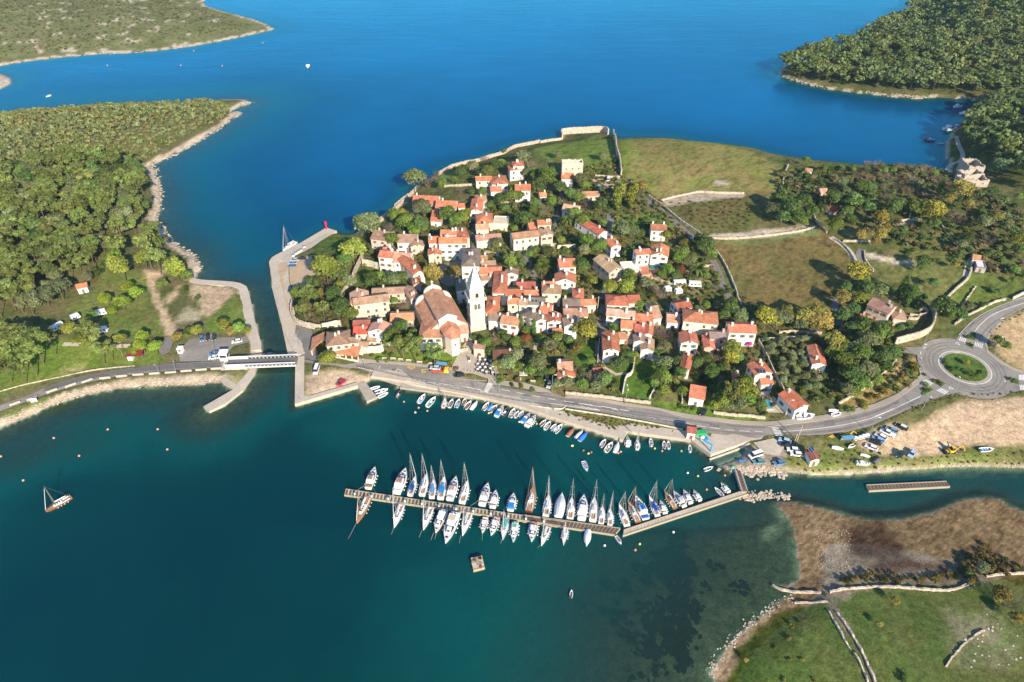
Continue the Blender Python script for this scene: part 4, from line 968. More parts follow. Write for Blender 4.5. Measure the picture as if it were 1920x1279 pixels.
 ('E',(1258,600),(1302,604),2.4,566,'x',RED,CRM,'tiny red-roofed garden oven among dark hedges'),
 ('F',(748,286),(905,353),6,268,'x',BRN,STN,'old stone chapel with brown roof and bell gable'),
 ('F',(945,388),(1040,398),3.8,338,'h',BRN,STN,'low round-ended stone apse beside the chapel'),
 ('F',(688,392),(748,408),2.6,366,'x',ORG,STN,'little orange-roofed store left of the chapel'),
 ('R',(1512,372),(1632,376),7,312,'r',STN,(.42,.36,.29),'tall roofless stone ruin with window rows by the bay'),
 ('R',(1480,440),(1625,432),5,398,'r',STN,(.42,.36,.29),'middle roofless section of the bay ruin'),
 ('R',(1462,478),(1662,480),3.6,434,'r',STN,(.42,.36,.29),'front roofless section of the bay ruin'),
 ('R',(1538,1062),(1590,1072),3,1034,'x',ORG,CRM,'small orange-roofed hut beside grey sheds'),
 ('R',(1568,1118),(1640,1130),3,1070,'f',GRY,(.42,.40,.38),'grey flat-roofed shed beside the eastern lane'),
 ('R',(400,572),(450,572),2.4,536,'x',OLD,STN,'tiny stone field hut in the northern wood'),
 ('R',(466,702),(522,702),2.4,676,'x',(.6,.06,.05),STN,'little hut with bright red roof in the wood'),
 ('R',(284,404),(330,408),2.2,386,'x',ORG,WH,'tiny orange-roofed hut near the bay wall'),
 ('H',(512,716),(578,702),3,682,'x',RED,WH,'small white hut with red roof at the wood edge'),
]
for h in HS:
    kw = dict(sky=h[9]) if len(h) > 9 else {}
    lab = h[8]
    if h[5] in 'xghm' and h[3] >= 6: kw['chim'] = 2
    if h[7] == STN: kw['wm'] = 'stone'
    if 'ruin' in lab: kw.update(wm='stone', name='ruined_house', cat='ruin')
    elif 'hut' in lab or 'shed' in lab or 'kiosk' in lab: kw.update(name='hut', cat='hut', chim=0)
    elif 'chapel with' in lab: kw.update(name='chapel', cat='chapel')
    house(*h[:9], **kw)
# ================================================================== cathedral and bell tower
def cathedral():
    org, z0, w, d, yaw, rise, u, n = place('A', (1370, 882), (1504, 852), 12, 642, 'g', .42)
    root = thing('cathedral', 'pale stone cathedral with long tiled nave and polygonal apse', 'church', (org[0], org[1], z0), yaw)
    HOUSES.append((org+u*w/2+n*d/2, w/2+4, d/2+4, yaw, 'cathedral', prj((*(org+u*w/2), z0+8))))
    hw, wa = 12.0, 4.4; ch, ce = 9.2, 8.2          # nave eaves, aisle width, choir length, choir eaves
    wl = MB(); wl.box(0, w, 0, d, -2, hw-.01); wl.add([(0, 0, hw), (w, 0, hw), (w/2, 0, hw+rise)], [(0, 1, 2)]); wl.build('nave_wall', 'stone', root, (.66, .58, .47))
    rf, _ = roof_geo('g', w, d-.5, hw, rise, .3); rf.build('nave_roof', 'roof', root, (.49, .25, .15))
    al = MB()
    for s, x0, x1 in ((-1, -wa, -.01), (1, w+.01, w+wa)): al.box(x0, x1, 1.2, d-.2, -2, 6.5)
    for x0, x1 in ((-wa, 0), (w, w+wa)):
        zz = (6.5, 9.6) if x0 < 0 else (9.6, 6.5); al.add([(x0, 1.2, 6.5), (x1, 1.2, 6.5), (x0 if zz[0] > 7 else x1, 1.2, 9.6)], [(0, 1, 2)])
    al.build('aisle_wall', 'stone', root, (.68, .60, .49))
    for s in (0, 1):
        ar = MB(); xo, xi = (-wa-.3, 0) if s == 0 else (w+wa+.3, w)
        a, b, c_, e = ((xo, d, 6.3), (xo, .9, 6.3), (xi, .9, 9.6), (xi, d, 9.6)) if s == 0 else ((xo, .9, 6.3), (xo, d, 6.3), (xi, d, 9.6), (xi, .9, 9.6))
        slab(ar, a, b, c_, e); ar.build('aisle_roof', 'roof', root, (.51, .25, .15) if s else (.49, .24, .14))
    cw = MB(); k = w*.08; pts = [(k, .0), (k, -ch*.62), (w*.3, -ch), (w*.7, -ch), (w-k, -ch*.62), (w-k, 0)]
    cw.prism(pts, -2, ce, 0); cw.build('apse_wall', 'wall', root, (.68, .60, .48))
    cr = MB(); tp = (w/2, -ch*.5, ce+2.6); bk = (w/2, 0, ce+2.6); o = .35
    P_ = [(k-o, 0, ce-.1), (k-o, -ch*.62-.2, ce-.1), (w*.3-.2, -ch-o, ce-.1), (w*.7+.2, -ch-o, ce-.1), (w-k+o, -ch*.62-.2, ce-.1), (w-k+o, 0, ce-.1)]
    slab(cr, P_[0], P_[1], tp, bk); slab(cr, P_[4], P_[5], bk, tp)
    for i in (1, 2, 3): slab(cr, P_[i], P_[i+1], tp, tp)
    cr.build('apse_roof', 'roof', root, (.54, .24, .145))
    cp = MB(); kk = rise/(w/2)      # raised stone coping of the chancel gable
    for a, b in (((-.2, -.1, hw-.1), (w/2, -.1, hw+rise+.35)), ((w+.2, -.1, hw-.1), (w/2, -.1, hw+rise+.35))): cp.tube(a, b, .32, n=4)
    cp.build('gable_coping', 'stone', root, (.74, .68, .58))
    fc = MB(); N = 18               # trefoil west front: round gable over the nave, quarter rounds over the aisles
    top = [(w/2-(w/2+.2)*math.cos(math.pi*i/N), hw-.6+(w/2+.2)*.82*math.sin(math.pi*i/N)) for i in range(N+1)]
    lf = [(-wa+(wa-.2)*(1-math.cos(math.pi/2*i/8)), 6.2+4.6*math.sin(math.pi/2*i/8)) for i in range(9)]
    prof = [(-wa-.3, -2), (-wa-.3, 6.2)]+lf+top+[(w-x, z) for x, z in reversed(lf)]+[(w+wa+.3, 6.2), (w+wa+.3, -2)]
    m = len(prof); fc.add([(x, d, z) for x, z in prof]+[(x, d+1.0, z) for x, z in prof], [tuple(range(m)), tuple(range(2*m-1, m-1, -1))]+[(i, (i+1) % m, m+(i+1) % m, m+i) for i in range(m)])
    fc.build('west_front', 'wall', root, (.76, .67, .53))
    cx = MB(); zt = hw-.6+(w/2+.2)*.82; cx.box(w/2-.5, w/2+.5, d+.1, d+.9, zt-.2, zt+.8); cx.box(w/2-.15, w/2+.15, d+.4, d+.6, zt+.8, zt+2.6); cx.box(w/2-.6, w/2+.6, d+.4, d+.6, zt+1.7, zt+2.0); cx.build('gable_cross', 'stone', root, (.7, .64, .54))
    for x in (w*.5,): obj('window', WIN[2], root, SHUT[0], (x, -ch, 4.5))
    for i in range(4): obj('window', WIN[2], root, SHUT[0], (-wa, 3+i*(d-6)/3, 4), -math.pi/2)
cathedral()
for a in (('A',(1224,1009),(1392,1010),6.5,906,'h',ORG,(.70,.62,.50),'stone sacristy with hipped roof left of the apse','sacristy','church'),
          ('A',(1533,982),(1592,977),4.5,914,'x',OLD,(.72,.64,.52),'little stone annex between apse and bell tower','church_annex','church')): house(*a, chim=0)
def bell_tower():
    a, b = px('C', 494, 650), px('C', 601, 632)
    z = 4.0
    for _ in range(5): p = unp(*a, z); z = hz(p[0], p[1])
    A_ = unp(*a, z)[:2]; B_ = unp(*b, z)[:2]; u = B_-A_; w = float(np.hypot(*u)); yaw = math.atan2(u[1], u[0])
    c = A_+u/2+np.array([-u[1], u[0]])/w*w/2
    root = thing('bell_tower', 'tall white stone bell tower with pyramid spire beside the cathedral', 'tower', (c[0], c[1], z), yaw)
    HOUSES.append((c, w/2, w/2, yaw, 'bell tower', prj((c[0], c[1], z+10))))
    k = w/2; st = (.55, .50, .43)
    sh = MB(); sh.box(-k-.25, k+.25, -k-.25, k+.25, -3, 2.6); sh.box(-k, k, -k, k, 2.6, 15.6); sh.build('shaft', 'stone', root, st)
    bd = MB()
    for zz in (2.6, 8.6): bd.box(-k-.3, k+.3, -k-.3, k+.3, zz, zz+.22)
    bd.build('string_course', 'stone', root, st)
    for rz in (0, math.pi/2, math.pi, -math.pi/2):
        for dx in (-.75, .75):      # two-light belfry openings
            bw = MB(); n = 8; pr = [(-.52, 0), (.52, 0), (.52, 2.1)]+[(.52*math.cos(math.pi*i/n), 2.1+.52*math.sin(math.pi*i/n)) for i in range(1, n)]+[(-.52, 2.1)]
            m = len(pr); bw.add([(x, -.06, zz) for x, zz in pr]+[(x, .02, zz) for x, zz in pr], [tuple(range(m))]+[(i, (i+1) % m, m+(i+1) % m, m+i) for i in range(m)], 0)
            bw.tube((0, -.1, 0), (0, -.1, 2.4), .09, n=5, mi=1)
            R_ = Matrix.Rotation(rz, 3, 'Z'); o = bw.build('belfry_opening', ['dark', 'stone'], root, st, R_ @ Vector((dx, -k, 11.2)), rz)
    co = MB(); co.box(-k-.75, k+.75, -k-.75, k+.75, 15.6, 16.1)
    for s in (-1, 1):
        co.box(-k-.75, k+.75, s*(k+.65)-.1, s*(k+.65)+.1, 16.95, 17.15); co.box(s*(k+.65)-.1, s*(k+.65)+.1, -k-.55, k+.55, 16.95, 17.15)
        for i in range(15):
            t = -k-.6+i*(2*k+1.2)/14; co.box(t-.1, t+.1, s*(k+.65)-.08, s*(k+.65)+.08, 16.1, 16.95); co.box(s*(k+.65)-.08, s*(k+.65)+.08, t-.1, t+.1, 16.1, 16.95)
    co.build('balustrade', 'stone', root, (.70, .64, .54))
    q = k*.95; up = MB(); up.box(-q, q, -q, q, 16.1, 20.6); up.box(-q-.15, q+.15, -q-.15, q+.15, 20.6, 20.85); up.build('lantern_stage', 'stone', root, st)
    for rz in (0, -math.pi/2):
        aw = MB(); n = 8; pr = [(-.6, 0), (.6, 0), (.6, 1.5)]+[(.6*math.cos(math.pi*i/n), 1.5+.6*math.sin(math.pi*i/n)) for i in range(1, n)]+[(-.6, 1.5)]; m = len(pr)
        aw.add([(x, -.06, zz) for x, zz in pr]+[(x, .02, zz) for x, zz in pr], [tuple(range(m))]+[(i, (i+1) % m, m+(i+1) % m, m+i) for i in range(m)])
        aw.build('arched_window', 'dark', root, None, Matrix.Rotation(rz, 3, 'Z') @ Vector((0, -q, 17.0)), rz)
    sp = MB(); sp.add([(-q, -q, 20.85), (q, -q, 20.85), (q, q, 20.85), (-q, q, 20.85), (0, 0, 31.4)], [(0, 1, 4), (1, 2, 4), (2, 3, 4), (3, 0, 4)]); sp.ball((0, 0, 31.5), .28); sp.build('spire', 'stone', root, (.58, .53, .45))
bell_tower()
# ---- bell gable and solar panels, loggia, bridge side shed roofs
def extra(c, x, y, up, name, label, cat, fn, rz=0.0, group=None, z=None):
    p = ground(*px(c, x, y)); q = thing(name, label, cat, (p[0], p[1], p[2] if z is None else z), rz, group); fn(q); return q
def loggia(q):
    mb = MB(); slab(mb, (-.3, -.3, 2.6), (11.2, -.3, 2.6), (10.6, 4.6, 4.0), (1.5, 4.6, 4.0)); mb.build('roof', 'roof', q, (.56, .23, .12))
    for i in range(5): MB().box(i*2.7-.2, i*2.7+.2, 0, .4, -.3, 2.55).build('column', 'stone', q, (.68, .6, .5))
    MB().box(-.2, 11, 4.3, 4.6, -.5, 3.9).build('back_wall', 'wall', q, CRM); MB().box(-.2, 11, .0, .4, -.6, .5).build('parapet', 'stone', q, (.68, .6, .5))
pa, pb = ground(*px('A', 585, 1165)), ground(*px('A', 752, 1195)); lg = thing('loggia', 'open stone loggia with orange lean-to roof beside the road', 'loggia', pa, math.atan2(pb[1]-pa[1], pb[0]-pa[0])); loggia(lg)
def leanto(q):
    mb = MB(); slab(mb, (-.3, -6.5, 2.6), (-.3, 3.2, 2.8), (5.2, 3.0, 5.4), (5.2, -2.6, 5.4)); mb.build('roof', 'roof', q, (.54, .24, .13))
    MB().box(0, .3, -5.8, 3, -1, 2.7).build('wall', 'wall', q, CRM); MB().box(.3, 5.2, 2.7, 3, -1, 3).build('wall', 'wall', q, CRM)
extra('A', 432, 1085, 0, 'lean_to', 'triangular orange lean-to roof left of the town hall', 'lean-to', leanto, .12)
# ================================================================== vegetation
def leaves(blobs, n, size, seed, flat=1.0, up=.35):
    """leaf-sized quads spread through and over blobs; returns arrays verts (4n,3) and tint (n)"""
    r = np.random.default_rng(seed); vol = np.array([b[3]**2 for b in blobs]); cnt = np.maximum(6, (n*vol/vol.sum()).astype(int))
    C, NRM, T = [], [], []
    for (x, y, z, R), k in zip(blobs, cnt):
        d = r.normal(size=(k, 3)); d /= np.linalg.norm(d, axis=1)[:, None]; d[:, 2] = np.where(d[:, 2] < -.35, -d[:, 2], d[:, 2])
        rad = R*(.62+.42*r.random(k)**.6); C.append(np.array([x, y, z])+d*rad[:, None]*[1, 1, flat])
        nn = d+r.normal(size=(k, 3))*.45; nn[:, 2] += up; NRM.append(nn/np.linalg.norm(nn, axis=1)[:, None])
        T.append(np.full(k, r.uniform(.74, 1.24))*r.uniform(.6, 1.4, k))
    C, NRM, T = np.concatenate(C), np.concatenate(NRM), np.concatenate(T); k = len(C)
    a = np.cross(NRM, r.normal(size=(k, 3))); a /= np.linalg.norm(a, axis=1)[:, None]+1e-9; b = np.cross(NRM, a)
    s = (size*r.uniform(.6, 1.35, k))[:, None]; e = r.uniform(.55, 1, k)[:, None]
    V = np.stack([C-a*s, C-b*s*e, C+a*s, C+b*s*e], 1)
    return V.reshape(-1, 3), T
def leaf_mesh(name, V, T, m='leaf', col=None):
    n = len(T); me = bpy.data.meshes.new(name); me.vertices.add(len(V)); me.vertices.foreach_set('co', V.ravel().astype(np.float32))
    me.loops.add(4*n); me.loops.foreach_set('vertex_index', np.arange(4*n, dtype=np.int32)); me.polygons.add(n); me.polygons.foreach_set('loop_start', np.arange(0, 4*n, 4, dtype=np.int32))
    if col is None:
        at = me.attributes.new('tint', 'FLOAT', 'FACE'); at.data.foreach_set('value', T.astype(np.float32))
    else:
        at = me.attributes.new('col', 'FLOAT_COLOR', 'FACE'); at.data.foreach_set('color', np.c_[col, np.ones(n)].ravel().astype(np.float32))
    me.materials.append(M[m]); me.update(calc_edges=True); return me
def blobs_round(r, k=11):
    out = [(0, 0, 0, .72)]
    for i in range(k):
        t = r.uniform(0, 6.28); e = r.uniform(-.5, 1.2); q = r.uniform(.42, .68)
        out.append((math.cos(t)*math.cos(e)*q, math.sin(t)*math.cos(e)*q, math.sin(e)*q*.85, r.uniform(.26, .46)))
    return out
def blobs_pine(r):
    out = []
    for i in range(15):
        t = r.uniform(0, 6.28); q = r.uniform(.1, .82); out.append((math.cos(t)*q, math.sin(t)*q, r.uniform(-.25, .55)*(1.15-q*.5), r.uniform(.2, .36)))
    return out
def blobs_umb(r): return [(math.cos(t)*q, math.sin(t)*q, r.uniform(-.05, .22)*(1-q*.6), r.uniform(.22, .32)) for t, q in [(r.uniform(0, 6.28), r.uniform(.0, .74)) for _ in range(16)]]
def blobs_cyp(r): return [(r.uniform(-.04, .04), r.uniform(-.04, .04), -1+.2*i, .26*math.sin(math.pi*min(1, (i+1.6)/13))**.7+.05) for i in range(12)]
def blobs_pop(r): return [(r.uniform(-.2, .2), r.uniform(-.2, .2), -.9+.16*i, r.uniform(.26, .4)*math.sin(math.pi*min(.95, (i+2.2)/14))) for i in range(13)]
def blobs_shrub(r): return [(r.uniform(-.5, .5), r.uniform(-.5, .5), r.uniform(-.2, .35), r.uniform(.32, .55)) for _ in range(6)]
# crown radius 1; trunk height is set per tree.  kind: blobs, leaf count, leaf size, z squash, variants
PROTO = {}
def proto(kind, fn, n, size, nv=3, flat=1.0):
    L_ = []
    for i in range(nv):
        r = random.Random(hash((kind, i)) % 9999 if False else i*17+sum(map(ord, kind))); V, T = leaves(fn(r), n, size, i+3, flat); L_.append(leaf_mesh('crown', V, T))
    PROTO[kind] = L_
proto('round', blobs_round, 1500, .08, 5); proto('pine', blobs_pine, 1500, .072, 5); proto('umb', blobs_umb, 800, .075, 2); proto('cyp', blobs_cyp, 650, .06, 2); proto('pop', blobs_pop, 900, .08, 2); proto('shrub', blobs_shrub, 420, .12, 3)
def twig_mesh(seed):               # bare crown: forking twigs, no leaves
    r = random.Random(seed); mb = MB()
    def grow(p, d, L, rad, lv):
        q = p+d*L; mb.tube(p, q, rad, rad*.55, n=3, cap=False)
        if lv == 0: return
        for _ in range(4 if lv > 1 else 5):
            nd = (d+Vector((r.uniform(-1, 1), r.uniform(-1, 1), r.uniform(-.35, .7)))*.85).normalized(); grow(p+d*L*r.uniform(.45, 1), nd, L*r.uniform(.55, .8), rad*.5, lv-1)
    for i in range(6):
        t = i*1.05; grow(Vector((0, 0, -.7)), Vector((math.cos(t)*.8, math.sin(t)*.8, .9)).normalized(), .62, .03, 3)
    return mb.mesh('crown', ['paint'])
PROTO['twig'] = [twig_mesh(1), twig_mesh(2)]
def palm_mesh(seed):
    r = random.Random(seed); mb = MB()
    for i in range(34):
        t = r.uniform(0, 6.28); e0 = r.uniform(.1, 1.3); p = Vector((0, 0, 0)); vs = []; dirh = Vector((math.cos(t), math.sin(t), 0)); s = Vector((-math.sin(t), math.cos(t), 0)); e = e0
        for k in range(6):
            wd = (.03, .12, .14, .12, .08, .02)[k]; vs += [p-s*wd, p+s*wd-Vector((0, 0, .02))]; p = p+(dirh*math.cos(e)+Vector((0, 0, math.sin(e))))*.24; e -= .38
        mb.add(vs, [(2*k, 2*k+1, 2*k+3, 2*k+2) for k in range(5)])
    me = mb.mesh('crown', ['leaf']); at = me.attributes.new('tint', 'FLOAT', 'FACE'); at.data.foreach_set('value', [r.uniform(.7, 1.3) for _ in me.polygons]); return me
PROTO['palm'] = [palm_mesh(1), palm_mesh(2)]
def trunk_mesh(seed, straight=False):
    r = random.Random(seed); mb = MB(); p = Vector((0, 0, -.15)); n = 4
    for i in range(n):
        q = p+Vector((r.uniform(-.05, .05), r.uniform(-.05, .05), 1.15/n)) if not straight else p+Vector((0, 0, 1.15/n)); mb.tube(p, q, .05*(1-.16*i), .05*(1-.16*(i+1)), n=6, cap=False); p = q
    if not straight:
        for i in range(4):
            t = i*1.6+r.random(); mb.tube((0, 0, .7), (math.cos(t)*.24, math.sin(t)*.24, 1.12), .022, .01, n=4, cap=False)
    return mb.mesh('trunk', ['bark'], True)
TRUNK = [trunk_mesh(1), trunk_mesh(2), trunk_mesh(3, True)]
# kind code: proto, colour, name, words, crown height factor, tree height in crown radii
G1, G2, DK, OL, YL, YY, GD = (.10, .15, .03), (.140, .200, .042), (.098, .150, .044), (.165, .190, .085), (.215, .240, .046), (.28, .26, .046), (.235, .195, .052)
KIND = {'b': ('round', G2, 'broadleaf_tree', 'leafy green tree', .95, 2.1), 'd': ('round', DK, 'evergreen_tree', 'dark evergreen tree', .95, 2.0), 'l': ('round', OL, 'olive_tree', 'grey-green bushy tree', .9, 1.9),
        'y': ('round', YL, 'broadleaf_tree', 'yellow-green tree', .95, 2.1), 'Y': ('round', YY, 'autumn_tree', 'bright yellowing tree', .95, 2.1), 'o': ('round', GD, 'autumn_tree', 'golden-brown autumn tree', .95, 2.1),
        'p': ('pine', (.158, .195, .055), 'pine_tree', 'open-crowned pine tree', .9, 2.6), 'u': ('round', (.20, .26, .036), 'umbrella_pine', 'small umbrella pine', .85, 1.9), 'c': ('cyp', (.075, .125, .032), 'cypress_tree', 'slender dark cypress', 1, 1.1),
        'P': ('pop', (.155, .175, .030), 'poplar_tree', 'tall yellow-green poplar', 1.1, 1.35), 't': ('twig', (.21, .155, .115), 'bare_tree', 'leafless twiggy tree', 1, 1.5), 'm': ('palm', (.10, .125, .028), 'palm_tree', 'feathery palm', 1, 1.6),
        'r': ('round', (.16, .06, .03), 'copper_tree', 'reddish-brown tree', .95, 1.9), 'v': ('shrub', (.30, .05, .20), 'bougainvillea', 'purple flowering bougainvillea', .8, 1.2), 's': ('shrub', (.12, .165, .04), 'garden_shrub', 'low green shrub', .75, 1.0),
        'k': ('shrub', (.08, .12, .034), 'garden_shrub', 'dark rounded shrub', .75, 1.0), 'w': ('shrub', (.19, .17, .03), 'garden_shrub', 'yellowing roadside shrub', .75, 1.0)}
TREES = []; TREEPOS = []
ORD = ['', 'second ', 'third ', 'fourth ', 'fifth ', 'sixth ', 'seventh ', 'eighth ', 'ninth ', 'tenth ', 'eleventh ', 'twelfth ']
def tree_at(p, R, kind, rr, label=None, group=None, tall=None):
    pr, colr, nm, words, sq, tall0 = KIND[kind]; ht = R*(tall or tall0)
    root = thing(nm, label or words, 'shrub' if pr == 'shrub' else 'tree', (p[0], p[1], p[2]-.05), rr.uniform(0, 6.28), group)
    me = rr.choice(PROTO[pr]); cz = ht-R*sq*.75 if pr not in ('cyp', 'pop', 'shrub') else (R*1.0*sq if pr != 'shrub' else R*.35)
    if pr == 'palm': cz = ht
    c = obj('crown', me, root, jit(colr, .16), (0, 0, cz), 0, (R*rr.uniform(.92, 1.08), R*rr.uniform(.92, 1.08), R*sq))
    if pr != 'shrub':
        tr = rr.choice(TRUNK[:2]) if pr != 'palm' else TRUNK[2]; th = cz if pr not in ('cyp', 'pop') else R*.6
        obj('trunk', tr, root, None, (0, 0, 0), 0, (max(R*.9, 2.2), max(R*.9, 2.2), max(th, .8)))
    TREES.append((root, words, prj((p[0], p[1], p[2]+ht*.6)), p)); TREEPOS.append((p[0], p[1], R)); return root
def nearest_ref(q):
    best = min(HOUSES, key=lambda h: (h[5][0]-q[0])**2+(1.3*(h[5][1]-q[1]))**2); dx, dy = q[0]-best[5][0], q[1]-best[5][1]
    rel = 'left of' if dx < 0 else 'right of'
    if abs(dy) > abs(dx)*.9: rel = 'behind' if dy < 0 else 'in front of'
    return rel, best[4]
def tree_px(c, x, y, r, kind, rr, group=None):
    q = px(c, x, y); R = 3.0; p = ground(*q)
    for _ in range(3):
        R = r/CR[c][2]/ppm(p); sq, tall = KIND[kind][4], KIND[kind][5]
        up = R*tall-R*sq*.75 if KIND[kind][0] not in ('cyp', 'pop', 'shrub') else R*(.9 if KIND[kind][0] != 'shrub' else .35)
        p = ground(*q, up)
    R *= 1.9 if kind == 'P' else 1.25 if kind == 'c' else 1.22
    return tree_at(p, R, kind, rr, None, group)
